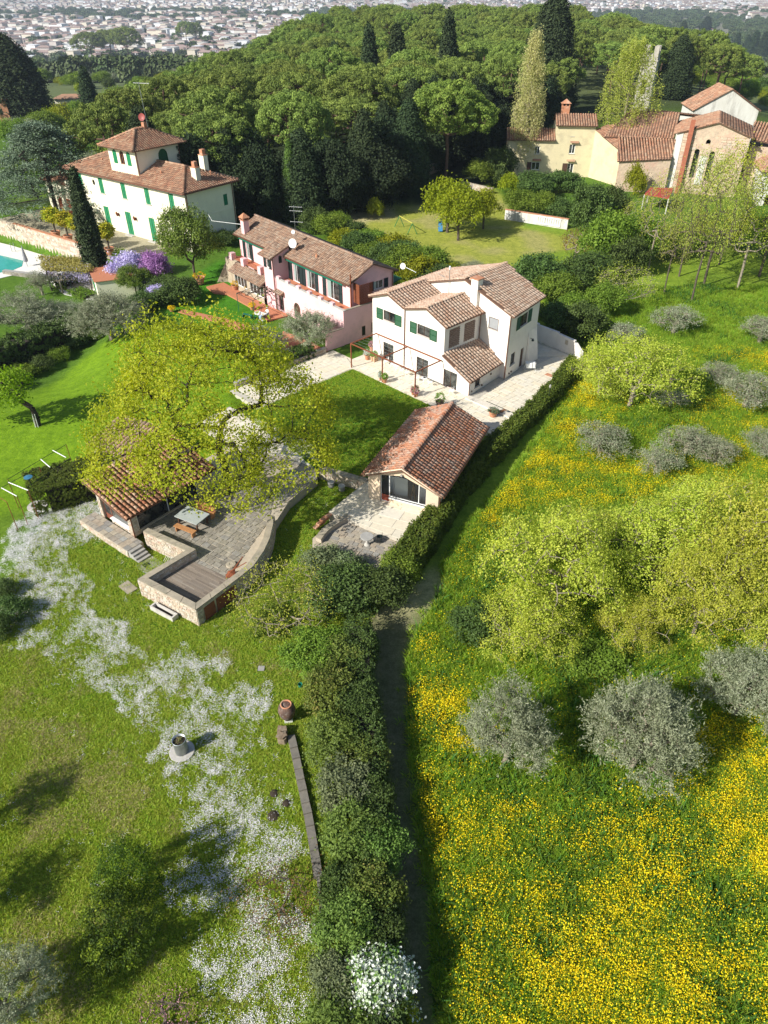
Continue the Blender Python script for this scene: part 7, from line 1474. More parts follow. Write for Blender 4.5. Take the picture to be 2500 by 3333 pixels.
BIGS = [(2280, 1830, 1480, 380, SPR[0], 'upper yellow-green tree at the back of the spring thicket'), (1880, 1850, 1600, 280, SPR[1], 'small yellow-green tree joining the two spring thickets'), (2480, 2120, 1800, 300, SPR[1], 'yellow-green tree low at the right edge of the thicket'), (1770, 2000, 1560, 440, SPR[1], 'large spreading spring tree above the left silver olive'), (2120, 1900, 1530, 420, SPR[0], 'large yellow-green tree in the middle of the spring thicket'), (2390, 1960, 1470, 440, SPR[1], 'large spring tree at the right picture edge'), (2250, 2080, 1700, 340, SPR[0], 'lower yellow-green tree at the front of the spring thicket'), (1700, 2120, 1850, 330, SPR[0], 'leafy spring shrub tree below the left spreading tree'), (2060, 2100, 1890, 240, SPR[1], 'bright small spring tree between the two thickets')]
for px, py, top, w, P, lb in BIGS: veg(P, px, py, top, w * 1.12, lb, name='spring_tree')
for px, py, top, w, P, lb in ((1640, 2490, 2180, 300, OLV[0], 'silvery olive tree, the left one of the front pair'), (2050, 2500, 2130, 370, OLV[1], 'big silvery olive tree in the middle of the flowery meadow'), (2390, 2330, 2060, 310, OLV[0], 'silvery olive tree at the right of the front row'), (2560, 2480, 2200, 240, OLV[1], 'olive tree cut by the right picture edge'), (2560, 2260, 2060, 220, OLV[0], 'olive tree above the one cut by the right edge')):
    veg(P, px, py, top, w, lb, name='olive_tree')
veg(BSH[0], 1540, 2060, 1960, 210, 'dark bramble patch beside the sunlit bend of the path', 'shrub', 'bramble'); veg(BSH[1], 1930, 2160, 2080, 200, 'green bramble below the spring thicket', 'shrub', 'bramble')
# ------------------------------------------------------------------ the big oak and garden trees
o = place(OAK, -11.4, 41.8, TZ, 8.5, 12.0, 'oak_tree', 'huge yellow-green spring oak spreading over the terrace and pavilion', 'tree', rot=.0)
for P, px, py, top, w, lb, nm in ((BAY, 638, 915, 684, 205, 'rounded bay tree between the villa and the pink house', 'bay_tree'), (OLV[1], 365, 1105, 925, 250, 'large grey olive tree beside the left hedge', 'olive_tree'), (OLV[0], 95, 1090, 930, 260, 'grey olive at the left edge behind the dark hedge', 'olive_tree'), (OLV[1], 215, 1060, 960, 190, 'grey olive between the two left olives', 'olive_tree'),
        (OLV[0], 1010, 1145, 985, 190, 'grey olive before the arched door of the pink house', 'olive_tree'), (OLV[1], 850, 1160, 1040, 190, 'grey olive left of the pink garden yard', 'olive_tree'), (OLS, 140, 960, 870, 100, 'thin olive beside the pool deck', 'olive_tree')):
    veg(P, px, py, top, w, lb, name=nm)
def lean_tree():
    P, N = lobes([(-3.2, .3, 3.2, 1.7, 1.5, 1.0), (-1.6, .8, 3.6, 1.5, 1.3, .9), (-4.2, -.6, 2.6, 1.2, 1.0, .7), (-1.0, -.9, 3.0, 1.1, .9, .7)], 170, -.4, .6, 1.05); V, F, v = cloud(P, N, 36, .26, .2, 1.5, .5)
    return Proto(skeleton(P, [(0, 0, 0), (.1, 0, .8), (-.1, .1, 1.7), (-.8, .1, 2.3), (-1.6, .2, 2.6)], .03, .4, .15), T['darkbark'], (V, F, v), leaf_mat('leaning_tree_leaves', [(.14, .24, .01), (.22, .36, .015), (.30, .42, .02)], .45), 4, 4)
x, y, z = gp(125, 1385); place(lean_tree(), x, y, z, 4, 4, 'leaning_tree', 'small bright green tree with a leaning dark trunk on the left lawn', 'tree', rot=0)
bb = B()
for dx in (-.1, .12): bb.tube([(x + dx, y - .3, z), (x + dx * .9, y - .2, z + 1.2)], .035, 4)
o = bb.build('white_stakes', T['whitem'], None, (x, y, z)); tag(o, 'pair of short white stakes at the foot of the leaning tree', 'stake'); o['kind'] = 'thing'
# wisteria, redbud
for P0, mat, px, py, top, w, lb, nm in ((None, M_WIS, 430, 905, 790, 130, 'pale lilac wisteria cascading beside the pool hut', 'wisteria'), (None, M_RED, 512, 915, 800, 100, 'purple-pink redbud tree left of the bay tree', 'redbud'), (None, M_WIS, 520, 985, 915, 90, 'lilac wisteria hanging over the shaded garden corner', 'wisteria')):
    veg(leafy(1.8, 3.4, mat, T['bark'], 260, 40, .17, .22, .2, 7, -.6, 1.4, 1.2, False, zc=.5), px, py, top, w, lb, 'flowering plant', nm)
veg(BAY, 445, 960, 850, 120, 'dark green shrub under the lilac wisteria', 'shrub', 'shrub'); veg(DRK[0], 590, 985, 880, 150, 'shaded dark shrub below the bay tree', 'shrub', 'shrub'); veg(MID[0], 400, 880, 800, 70, 'green shrub left of the redbud on the terrace end', 'shrub', 'shrub'); veg(DRK[1], 540, 960, 880, 120, 'shaded dark shrub under the redbud', 'shrub', 'shrub'); veg(DRK[0], 480, 1010, 930, 110, 'dark shrub between olive and pink garden lawn', 'shrub', 'shrub')
veg(DRK[1], 735, 800, 735, 95, 'clipped dark hedge between the villa and the pink house chimney', 'hedge', 'hedge_shrub')
# pergola with wisteria by the pool
wp = thing('wisteria_pergola', 'wisteria-covered pergola on slim posts beside the pool', 'pergola', (*G(220, 870, PZ), PZ)); q = [G(140, 842, PZ + 2.6), G(290, 850, PZ + 2.6), G(285, 885, PZ + 2.6), G(150, 880, PZ + 2.6)]
for p in q: B().tube([(p[0], p[1], PZ), (p[0], p[1], PZ + 2.6)], .09, 6).build('post', T['bark'], wp)
for a, b in ((0, 1), (1, 2), (2, 3), (3, 0)): B().tube([(*q[a], PZ + 2.6), (*q[b], PZ + 2.6)], .06, 5).build('beam', T['bark'], wp)
n = 420; s, t = R_.uniform(-.03, 1.03, n), R_.uniform(-.05, 1.05, n); Q = np.array(q); pts = (Q[0] * ((1 - s) * (1 - t))[:, None] + Q[1] * (s * (1 - t))[:, None] + Q[2] * (s * t)[:, None] + Q[3] * ((1 - s) * t)[:, None])
c = np.concatenate([pts, np.full((n, 1), PZ + 2.8)], 1); org = np.array(root_org(wp)); V, F, v = cloud(c - org, np.tile([0, 0, 1.0], (n, 1)), 26, .28, .2, 1.5, .8, .4); obj('vine', mk_np('vine', V, F, M_YPERG, v), wp)
c2 = c[np.minimum(s, np.minimum(1 - s, np.minimum(t, 1 - t))) < .14]; c2 = c2 - [0, 0, .7]; V, F, v = cloud(c2 - org, np.tile([0, 0, 1.0], (len(c2), 1)), 22, .2, .13, 1.4, .3, 2.2); obj('blossoms', mk_np('blossoms', V, F, M_WIS, v), wp)
ar = thing('rose_arch', 'low round iron rose arch with bare vines near the left olives', 'arch', (*G(205, 955, PZ), PZ)); a_, b_ = Vector((*G(150, 950, PZ), PZ)), Vector((*G(250, 962, PZ), PZ))
for k in range(6):
    c_ = a_ + (b_ - a_) * (k / 5); r = .9; off = Vector((0, 1.6, 0)); B().tube([c_ + off * (math.cos(t) * .55) + Vector((0, 0, 1.3 + 1.2 * math.sin(t))) for t in np.linspace(0, math.pi, 9)], .035, 4).build('hoop', T['blackgreen'], ar)
tg = np.stack([R_.uniform(a_.x, b_.x, 120), R_.uniform(a_.y - .8, a_.y + .9, 120), R_.uniform(PZ + 1.5, PZ + 2.7, 120)], 1) - np.array(root_org(ar)); V, F = skeleton(tg, [(0, 0, 0), (0, 0, .8), (0, 0, 1.6)], .02, .35, .3, minr=.02); obj('vine', mk_np('vine', V, F, T['palebark'], None, True), ar)

# ------------------------------------------------------------------ hedges: leaves over a woody core
def hedge(name, lb, path, wd, ht, mat, size=.12, dens=900, cat='hedge', rough=.1, elong=1.7, core=.72, lump=.12, cmat=None, seed=1):
    """path: [(x, y, z0)], wd/ht may vary along it (lists)"""
    P = [np.array(p, float) for p in path]; k = len(P); W_ = wd if isinstance(wd, (list, tuple)) else [wd] * k; H_ = ht if isinstance(ht, (list, tuple)) else [ht] * k
    o = thing(name, lb, cat, tuple(P[0])); org = P[0]; Cn = []; Nn = []; bb = B()
    for i in range(k - 1):
        d = P[i + 1] - P[i]; L = np.linalg.norm(d[:2]); e = d / L; nrm = np.array([-e[1], e[0], 0]); w0, w1, h0, h1 = W_[i], W_[i + 1], H_[i], H_[i + 1]
        per = (w0 + w1) / 2 + (h0 + h1); m = int(L * per * dens / 25); s = R_.uniform(-.02, 1.02, m); u = R_.uniform(0, per, m); w = w0 + (w1 - w0) * s; h = h0 + (h1 - h0) * s
        hh = h * per / per; q = u / per * (w + 2 * h)
        side = np.where(q < h, 0, np.where(q < h + w, 1, 2)); off = np.where(side == 0, -w / 2, np.where(side == 1, q - h - w / 2, w / 2)); zz = np.where(side == 0, q, np.where(side == 1, h, w + 2 * h - q))
        edge = np.clip((zz / h - .55) / .45, 0, 1) ** 2 * .13 * w; off = np.where(side == 1, off, off - np.sign(off) * edge)
        gx_, gy_ = P[i][0] + d[0] * s, P[i][1] + d[1] * s; nz = (vnoise(gx_ * 3 + zz * 2 + 50, gy_ * 3 + off * 2 + 50, 2.4, 100 + seed) - .5) * 2 * lump * 2
        nv = np.where((side == 0)[:, None], -nrm, np.where((side == 1)[:, None], np.array([0, 0, 1.0]), nrm)) + np.array([0, 0, .2])
        c = np.stack([gx_, gy_, P[i][2] + (P[i + 1][2] - P[i][2]) * s + np.maximum(zz, .02)], 1) + nrm * off[:, None] + unit(nv) * nz[:, None]
        Cn.append(c); Nn.append(unit(nv))
        a, b = P[i].copy(), P[i + 1].copy(); f = .5 * core
        if i == 0: a[:2] += e[:2] * w0 * .3
        if i == k - 2: b[:2] -= e[:2] * w1 * .35
        V = [a - nrm * w0 * f, a + nrm * w0 * f, b + nrm * w1 * f, b - nrm * w1 * f]
        V = [tuple(q) for q in V] + [(q[0], q[1], q[2] + hq * (.5 + core * .5)) for q, hq in zip(V, (h0, h0, h1, h1))]; bb.add([tuple(np.array(p)) for p in V], [(4, 5, 6, 7), (0, 1, 5, 4), (2, 3, 7, 6), (0, 4, 7, 3), (1, 2, 6, 5)])
    bb.build('branches', T['darkbark'], o); Cn = np.concatenate(Cn) - org; Nn = np.concatenate(Nn); V, F, v = cloud(Cn, Nn, 25, rough, size, elong, .9)
    obj('foliage', mk_np('foliage', V, F, mat, v), o); return o
def gpath(pts): return [gp(*p) for p in pts]
hedge('side_hedge', 'long narrow dark hedge along the studio and side court', [(17.9, 61.4, -.5), (16.2, 58.4, -.5), (13.2, 53.6, -.5), (10.6, 50.2, -.7), (8.0, 46.6, -.8), (5.4, 42.6, TER), (4.2, 39.8, TER), (2.9, 37.2, TER), (1.9, 35.0, TER), (1.0, 33.4, TER)], [1.3, 1.2, 1.2, 1.3, 1.3, 1.4, 1.4, 1.5, 1.7, 1.8], [1.9, 1.7, 1.6, 1.6, 1.7, 1.7, 1.6, 1.7, 1.7, 1.8], leaf_mat('ivy_hedge', [(.03, .06, .008), (.07, .12, .012), (.12, .17, .018), (.17, .21, .03)], .2), .15, 620, lump=.16)
M_H1 = leaf_mat('mixed_hedge_leaves', [(.05, .075, .016), (.11, .15, .025), (.18, .23, .04), (.28, .21, .06)], .25)
M_H2 = leaf_mat('privet_leaves', [(.07, .12, .02), (.14, .22, .04), (.22, .31, .06)], .25)
M_H3 = leaf_mat('grey_hedge_leaves', [(.09, .125, .055), (.16, .20, .09), (.25, .29, .14)], .22)
# shrubs of the border between lawn and path: one plant after another
BORD = [(1060, 1850, 150, 1.5, 'rosemary bush at the left end of the sunken patio', BSH[0], M_H3), (1130, 1880, 140, 1.5, 'grey lavender bush below the sunken patio', BSH[0], M_H3), (1120, 1960, 210, 2.6, 'dark olive-green shrub below the lavender', DRK[0], None), (1240, 1950, 170, 2.4, 'dark rounded shrub at the path corner', DRK[1], None), (1300, 1880, 130, 2.0, 'leafy shrub joining the hedge end at the patio', MID[0], None),
        (1030, 2130, 190, 2.0, 'bright green shrub beside the bare arching willow', MID[1], None), (1120, 2150, 160, 2.1, 'reddish-green photinia shrub in the border', DRK[0], M_H1), (1060, 2260, 180, 2.3, 'photinia with russet tips left of the shaded path', DRK[1], M_H1), (1130, 2310, 150, 2.2, 'dark shrub in the border above the big jar level', DRK[0], None),
        (1060, 2420, 170, 2.2, 'grey-green shrub beside the big terracotta jar', MID[0], M_H2), (1140, 2470, 160, 2.0, 'yellow-tipped shrub near the jar', MID[1], M_H1), (1110, 2570, 200, 2.2, 'grey leafy shrub in the middle of the border', DRK[1], M_H3), (1190, 2620, 150, 2.0, 'dark leafy shrub overhanging the shaded path', DRK[0], None), (1120, 2730, 200, 2.2, 'privet shrub beside the paving strip end', MID[0], M_H2),
        (1210, 2760, 160, 2.2, 'large-leaved light shrub bulging over the path', MID[1], M_H2), (1090, 2880, 150, 2.0, 'dark green shrub below the small red maple', DRK[0], None), (1190, 2900, 170, 2.2, 'russet-flowered shrub over the path', DRK[1], M_H1), (1110, 3030, 200, 2.2, 'dense green shrub in the lower border', MID[0], M_H2), (1220, 3050, 160, 2.0, 'dark shrub above the white blossom', DRK[0], None), (1080, 3180, 190, 2.0, 'blue-green shrub left of the white blossom', DRK[1], M_H3), (1110, 3330, 240, 2.0, 'dark green shrub at the bottom edge of the border', MID[1], M_H2)]
swap = {}
for k, (px, py, w, h, lb, P, mt2) in enumerate(BORD):
    if mt2 is not None:
        key = (id(P), mt2.name)
        if key not in swap:
            Q = Proto(); Q.R, Q.H, Q.t = P.R, P.H, P.t; Q.c = P.c.copy(); Q.c.materials[0] = mt2; swap[key] = Q
        P = swap[key]
    x, y, z = gp(px + 30 if py > 2200 else px, py + 40 if k > 4 else py + 15); dep = y * _c + (CH - z) * _s; place(P, x, y, z, w / FOC * dep / 2 * 1.12, h * 1.15, 'border_shrub', lb, 'shrub', 'shrubs of the border along the shaded path')
hedge('border_hedge', 'dark continuous woody hedge behind the border shrubs along the shaded path', [gp(1170, 2080), gp(1175, 2330), gp(1210, 2560), gp(1225, 2850), gp(1240, 3150), gp(1255, 3500)], [1.5, 1.4, 1.2, 1.0, 1.0, 1.2], 1.8, M_DARK, .12, 420, lump=.22)
veg(leafy(1.0, 1.7, M_BLOS, T['bark'], 300, 44, .085, .12, .2, 9, -.2, 1.2, .9, False, zc=.55), 1230, 3240, 3040, 250, 'white blossoming bush at the bottom of the border', 'shrub', 'blossom_bush', wh=2.4); veg(CHB, 1290, 3340, 3200, 190, 'yellow-green bush under the white blossom at the path', 'shrub', 'shrub', wh=1.4)
veg(WIL, 925, 2010, 1800, 330, 'bare arching willow shrub with fresh green twigs beside the terrace', 'shrub', 'willow', wh=3.0)
veg(BSH[1], 880, 2040, 1960, 150, 'fresh green undergrowth at the foot of the willow', 'shrub', 'shrub', wh=.9)
# left hedges
hedge('left_hedge', 'tall dark hedge below the grey olives on the left', gpath([(-120, 1250), (40, 1190), (180, 1140), (320, 1065)]), [3.2, 3.0, 2.8, 2.4], [2.6, 2.5, 2.5, 2.3], M_DARK, .22, 200, lump=.3)
for k, (px, py, w, lb) in enumerate(((15, 1270, 110, 'leftmost low shrub of the bed along the left lawn'), (75, 1230, 110, 'rounded dark shrub in the bed along the left lawn'), (140, 1205, 90, 'feathery green shrub in the bed along the left lawn'), (195, 1170, 80, 'pale green perennial in the bed along the left lawn'), (250, 1130, 90, 'small green shrub near the end of the lawn bed'), (300, 1105, 80, 'last low shrub of the lawn bed beside the olive'))):
    x, y, z = gp(px, py); place(BSH[k % 2], x, y, z, w / FOC * (y * _c + 32 * _s) / 2, 1.3, 'bed_shrub', lb, 'shrub', 'shrubs of the bed along the left lawn')
# box block hedge by the pavilion
f1, f2 = G(168, 1648, TER), G(300, 1612, TER); hedge('box_hedge', 'big clipped square box hedge left of the pavilion', [(-25.4, 41.4, TER), (-20.4, 44.2, TER)], 3.3, 2.0, leaf_mat('box_leaves', [(.06, .10, .012), (.10, .15, .016), (.15, .19, .025)], .15), .09, 1100, lump=.03, core=.86, rough=.05)
hedge('clipped_block', 'flat clipped green hedge block by the pool deck', [(*G(188, 928, PZ), PZ), (*G(240, 936, PZ), PZ)], 2.6, 1.1, M_MID, .14, 500, lump=.03, core=.85, rough=.06); hedge('low_clipped_hedge', 'long low clipped hedge beside the pool hut', [(*G(245, 955, PZ), PZ), (*G(298, 975, PZ), PZ)], 2.0, .6, M_MID, .14, 500, lump=.03, core=.85, rough=.06)
hedge('path_hedge', 'low dark clipped hedge along the garden path below the pink garden', [HF.w(-4.4, -9.8, -.05), HF.w(-4.3, -4.5, -.05)], 1.5, 1.0, M_DARK, .13, 700, lump=.05, core=.85, rough=.06)
lw_ = thing('path_wall', 'low stone wall with dark coping along the garden path', 'wall', HF.w(-3.6, -8, 0)); ml2 = lm(HF.w(-3.55, -13.8)[:2], HF.w(-3.55, -3.0)[:2], 1); bb = B(); mbox(bb, ml2, 0, 10.8, -.2, .42, 0, .3); bb.build('wall_core', T['mortar'], lw_); pieces(lw_, 'stone', 'stones', rubble(ml2, 0, 10.8, 0, .4, (.25, .5), (.14, .2)), RUBBLE, 100, 5)
q = B(); mbox(q, ml2, -.03, 10.83, .422, .48, -.04, .34); q.build('coping', T['grey'], lw_)
# foreground left
YEW = leafy(1.7, 2.8, leaf_mat('bright_yew', [(.012, .03, .006), (.04, .08, .008), (.12, .19, .010), (.32, .40, .02)], .2), T['darkbark'], 300, 64, .10, .12, .1, 12, -.5, 2.2, 1.2, False, zc=.42, plume=.45)
x, y, z = gp(415, 3060); place(YEW, x, y, z, 1.6, 3.4, 'conifer', 'bushy bright green conifer on the lower left lawn', 'tree'); x, y, z = gp(440, 2905); place(YEW, x, y, z, 1.3, 3.2, 'conifer', 'rear half of the twin conifer casting the long shadow', 'tree'); x, y, z = gp(350, 3140); place(YEW, x, y, z, 1.0, 2.0, 'conifer', 'lower front lobe of the conifer clump', 'tree')
for px, py, w, h, lb in ((15, 1935, 100, 1.0, 'dark low evergreen cut by the left picture edge'), (45, 2010, 135, 1.2, 'dark rounded evergreen beside the daisies at the left edge'), (5, 2060, 110, 1.2, 'dark evergreen below the rounded one at the left edge')):
    x, y, z = gp(px, py); place(BSH[0], x, y, z, w / FOC * (y * _c + 31 * _s) / 2, h, 'low_evergreen', lb, 'shrub')
veg(OLV[0], 60, 3300, 3080, 330, 'grey olive at the bottom left corner', name='olive_tree', wh=3.4)
veg(bare(1.0, 1.8, 260, M_RUST, 9, T['bark'], .06, trunk=.2, rt=.004), 905, 2960, 2800, 230, 'small sparse red maple on the lawn beside the border', name='maple', wh=1.7)
veg(bare(.9, 1.4, 170, leaf_mat('pink_blossom', [(.40, .16, .25), (.5, .25, .33), (.2, .12, .06)], .2), 9, T['bark'], .06, trunk=.25, rt=.01), 545, 3350, 3200, 170, 'small pink-flowering shrub at the bottom edge', 'shrub', 'flowering_shrub', wh=1.3)
# trees just left of the frame whose shade falls on the lawn
for x, y, R, h in ((-18.6, 17.0, 1.1, 3.2), (-17.1, 13.2, 1.2, 2.9)): place(OLS, x, y, TER, R * 1.3, h, 'garden_tree', 'leafy garden tree whose shade falls on the lawn from the left edge', 'tree', 'trees shading the lawn from the left')
# ------------------------------------------------------------------ mid-distance slopes
LOW = []
mid_spec = [('left', (-95, -42), (135, 330), 60), ('right', (75, 230), (190, 520), 190), ('back', (-210, -40), (330, 700), 90), ('far right', (150, 520), (420, 1100), 160)]
for nm, (x0, x1), (y0, y1), n in mid_spec:
    for _ in range(n):
        x, y = R_.uniform(x0, x1), R_.uniform(y0, y1)
        if inpoly(np.array([x]), np.array([y]), FOREST)[0] or (nm == 'right' and y < 250 and x < 95): continue
        if not in_view(np.array([x]), np.array([y]), 1.1)[0]: continue
        k = int(R_.integers(6)); P = (MID[0], MID[1], DRK[0], OLS, CHB, MID[0])[k]; lbn = ('mid green broadleaf tree', 'mid green broadleaf tree', 'dark evergreen tree', 'grey olive tree', 'yellow-green spring tree', 'mid green broadleaf tree')[k]; s = R_.uniform(2.6, 5.2)
        place(P, x, y, float(hgt(x, y)), s, s * R_.uniform(1.1, 1.6), 'hillside_tree', {'left': lbn + ' on the slope beyond the cedar', 'right': lbn + ' on the slope right of the pine wood', 'back': lbn + ' on the slope below the umbrella pine group', 'far right': lbn + ' among the far groves at the upper right'}[nm], 'tree', 'hillside trees ' + {'left': 'beyond the cedar', 'right': 'right of the pine wood', 'back': 'below the umbrella pine group', 'far right': 'in the far groves at the upper right'}[nm])
# the valley: far woods and the city
def blob(name, mat, n=60):
    P = sphere_pts(n, -.2); V, F, v = cloud(P * [1, 1, .8] + [0, 0, .6], P, 7, .16, .34, 1.3, 1.0); return mk_np(name, V, F, mat, v)
M_FAR = leaf_mat('far_foliage', [(.04, .07, .02), (.07, .10, .03), (.11, .14, .05)], 0, var=.4)
bl = blob('far_tree', M_FAR, 110)
def vpts(n, dens, y0=520, y1=5200):
    y = y0 + (y1 - y0) * R_.uniform(0, 1, n) ** 1.5; x = R_.uniform(-1, 1, n) * y * .75; k = R_.uniform(0, 1, n) < dens(x, y); return x[k], y[k]
px_of = lambda x, y: x / (y * _c + 95 * _s) * FOC + 1250
def d_far(x, y):
    nz = vnoise(x + 9000, y, 240, 71); nz2 = vnoise(x + 9000, y, 60, 73); c = (y > 1180) & ~((x > 350) & (y < 2300))
    belt = ((y > 2150) & (y < 2750) & (nz > .42)) | ((y > 1150) & (y < 1250) & (nz2 > .4)); return np.where(c, np.where(belt, .9, np.where(nz2 > .62, .5, .10)), np.where(nz2 > .45, .75, .1))
x, y = vpts(26000, d_far); k = in_view(x, y, 1.1) & ~((y < 620) & (x > -100) & (x < 160)); x, y = x[k], y[k]
gn_scatter('valley_woods', np.stack([x, y, hgt(x, y) - .5], 1), bl, 4.5, 9, 'woods and street trees scattered across the far valley', .1)
CB = [pm('city_wall_%d' % i, c, c, .3, .9, 0) for i, c in enumerate(((.58, .56, .52), (.66, .66, .66), (.58, .53, .44), (.48, .43, .40), (.70, .71, .73)))]
CR = pm('city_roofs', (.33, .24, .21), (.27, .20, .18), .05, .9, 0)
def cbox(w, d, h, flat=False):
    V = [(x * w / 2, y * d / 2, z) for z in (-6, h) for y in (-1, 1) for x in (-1, 1)]; F = [(0, 1, 5, 4), (2, 6, 7, 3), (0, 4, 6, 2), (1, 3, 7, 5)]
    e = .7; r = 0.6 if flat else min(w, d) * .22; V += [(-w / 2 - e, -d / 2 - e, h), (w / 2 + e, -d / 2 - e, h), (w / 2 + e, d / 2 + e, h), (-w / 2 - e, d / 2 + e, h), (-w / 2 + d / 2 * .9, 0, h + r), (w / 2 - d / 2 * .9, 0, h + r)]
    F += [(8, 9, 13, 12), (9, 10, 13), (10, 11, 12, 13), (11, 8, 12), (11, 10, 9, 8)]; n = int(w / 3.2); q = 4; st = int(h / 3)
    for i in range(n):
        for j in range(st): a = -w / 2 + w * (i + .3) / n; b = a + w / n * .4; z = 1 + j * 3; k = len(V); V += [(a, -d / 2 - .06, z), (b, -d / 2 - .06, z), (b, -d / 2 - .06, z + 1.5), (a, -d / 2 - .06, z + 1.5)]; F.append((k, k + 1, k + 2, k + 3))
    mi = [0] * 4 + [1 if not flat else 0] * 5 + [2] * (len(F) - 9); return V, F, mi
WD = pm('city_window', (.08, .08, .09), None, 1, .4, 0)
cm = []
for w, d, h, fl in ((11, 8, 7, 0), (15, 9, 9, 0), (9, 8, 5, 0), (22, 10, 12, 0), (13, 10, 8, 1), (28, 10, 9, 0), (16, 12, 14, 1), (10, 8, 6, 0)):
    V, F, mi = cbox(w, d, h, fl)
    for m_ in CB: cm.append((mk_mesh('city_house', V, F, [m_, CR, WD], None, False, mi), (V, F, mi)))
def d_city(x, y): c = (y > 1180) & ~((x > 330) & (y < 2350)) & (x > -2600); nz = vnoise(x + 9000, y, 240, 71); belt = (y > 2150) & (y < 2750) & (nz > .42); return np.where(c & ~belt, 1.0, 0)
out = []; x, y = vpts(42000, d_city, 1180, 6500); k = in_view(x, y, 1.08); x, y = x[k], y[k]; order = np.argsort(y); cell = set()
bigs = []; V_all = []; F_all = []; mi_all = []; kk = 0; cnt = 0
for i in order:
    key = (int(x[i] // 17), int(y[i] // 22))
    if key in cell: continue
    cell.add(key); me, (V, F, mi) = cm[int(R_.integers(len(cm)))]; a = .35 * math.sin(x[i] / 400) + (0 if R_.random() < .6 else 1.57); z = float(hgt(x[i], y[i]))
    if cnt < 300:
        o = obj('city_house', me, None, (x[i], y[i], z)); o.rotation_euler.z = a; tag(o, 'small city building among the dense houses filling the far valley', 'building', 'city buildings in the valley')
    else:
        ca_, sa_ = math.cos(a), math.sin(a); A = np.array(V); ci = 0; A = np.stack([A[:, 0] * ca_ - A[:, 1] * sa_ + x[i], A[:, 0] * sa_ + A[:, 1] * ca_ + y[i], A[:, 2] + z], 1); nf = 9; A = A[:14]; c = int(R_.integers(5))
        V_all.append(A); F_all += [tuple(j + kk for j in f) for f in F[:9]]; mi_all += [c] * 4 + [5 if mi[4] == 1 else c] * 5; kk += 14
    cnt += 1
V_all = np.concatenate(V_all); me = mk_mesh('far_city', V_all, F_all, CB + [CR], None, False, mi_all); o = obj('far_city', me); o['kind'] = 'stuff'; o['label'] = 'countless distant city houses spread over the valley floor'
for k, (px, py, w, d, h, lb) in enumerate(((225, 168, 90, 40, 10, 'long white warehouse nearest to the hill on the left'), (130, 172, 60, 30, 8, 'low white warehouse at the left end of the row'), (330, 165, 60, 40, 14, 'taller white warehouse behind the umbrella pines'), (270, 150, 70, 40, 9, 'white warehouse behind the long one'))):
    x, y, z = gp(px, py); f = Fr((x - w / 2, y), .15); o = thing('warehouse', lb, 'warehouse', (x, y, z)); B().fbox(f, 0, w, 0, d, z - 4, z + h).build('wall', T['whitem'], o); B().fbox(f, -.5, w + .5, -.5, d + .5, z + h + .01, z + h + .6).build('roof', T['galv'] if k % 2 else T['whitem'], o)
# ------------------------------------------------------------------ small things in the gardens
# old oil jar on its block, stone block, row of stepped edging slabs, big planter
x, y = G(938, 2345, TER); jr = thing('oil_jar', 'big old terracotta oil jar with wide open mouth on a white base beside the border', 'jar', (x, y, TER))
B().box((x + .02, y, TER + .12), (.42, .36, .24), .2).build('base_block', T['whitem'], jr)
B().lathe(x, y, [(.17, TER + .24), (.24, TER + .27), (.38, TER + .52), (.45, TER + .84), (.42, TER + 1.08), (.31, TER + 1.25), (.26, TER + 1.30)], 24).build('body', T['oldjar'], jr, smooth=True)
B().lathe(x, y, [(.26, TER + 1.28), (.30, TER + 1.31), (.29, TER + 1.36), (.235, TER + 1.36), (.22, TER + 1.28), (.24, TER + 1.13)], 24).build('rim', T['terracotta'], jr, smooth=True)
B().lathe(x, y, [(.25, TER + 1.12), (.001, TER + 1.12)], 16).build('dark_inside', T['soil'], jr)
x2, y2 = G(920, 2400, TER); o = thing('stone_block', 'rough brown block of old stonework beside the terracotta jar', 'stone block', (x2, y2, TER))
bb = B(); rr = random.Random(5); pts = [(-.24, .42), (.2, .38), (.25, -.36), (.16, -.46), (-.18, -.4), (-.26, .1)]
bb.prism([(x2 + a, y2 + b) for a, b in pts], TER - .1, TER + .42); bb.build('block', pm('old_brown_stone', (.26, .19, .13), (.17, .13, .09), 5, .95, .9, fine=9, stain=(.32, .3, .24), stain_scale=4), o)
for k in range(5): a, b = pts[k % 6]; B().box((x2 + a * .45, y2 + b * .5, TER + .44 + .01 * k), (.22 + .03 * k, .28, .07), .3 * k).build('stone', MATS['old_brown_stone'], o)
ew = thing('stepped_edging', 'long row of overlapping stone slabs stepping down beside the border', 'edging', (*G(950, 2450, TER), TER))
pe = [(948, 2400), (957, 2440), (965, 2475), (972, 2510), (979, 2545), (987, 2580), (995, 2620), (1003, 2655), (1010, 2695), (1017, 2735), (1023, 2775), (1030, 2815), (1036, 2860), (1041, 2905), (1045, 2950), (1048, 3000), (1050, 3050)]
for k in range(len(pe) - 1):
    a, b = Vector(G(*pe[k], TER)), Vector(G(*pe[k + 1], TER)); d = (b - a); n = Vector((-d.y, d.x)).normalized(); w = .19 if k < 12 else .07; e = -.06
    h = .30 - .012 * (k % 3) + .02 * random.random(); q = [a - n * w, a + n * w, b + n * w - d * e, b - n * w - d * e]
    bb = B(); V = [(p.x, p.y, TER - .05) for p in q] + [(q[0].x, q[0].y, TER + h - .10), (q[1].x, q[1].y, TER + h - .10), (q[2].x, q[2].y, TER + h), (q[3].x, q[3].y, TER + h)]
    bb.add(V, [(4, 5, 6, 7), (0, 1, 5, 4), (1, 2, 6, 5), (2, 3, 7, 6), (3, 0, 4, 7)]); bb.build('slab', pm('edging_stone', (.22, .20, .165), (.15, .14, .12), 3, .9, .5), ew)
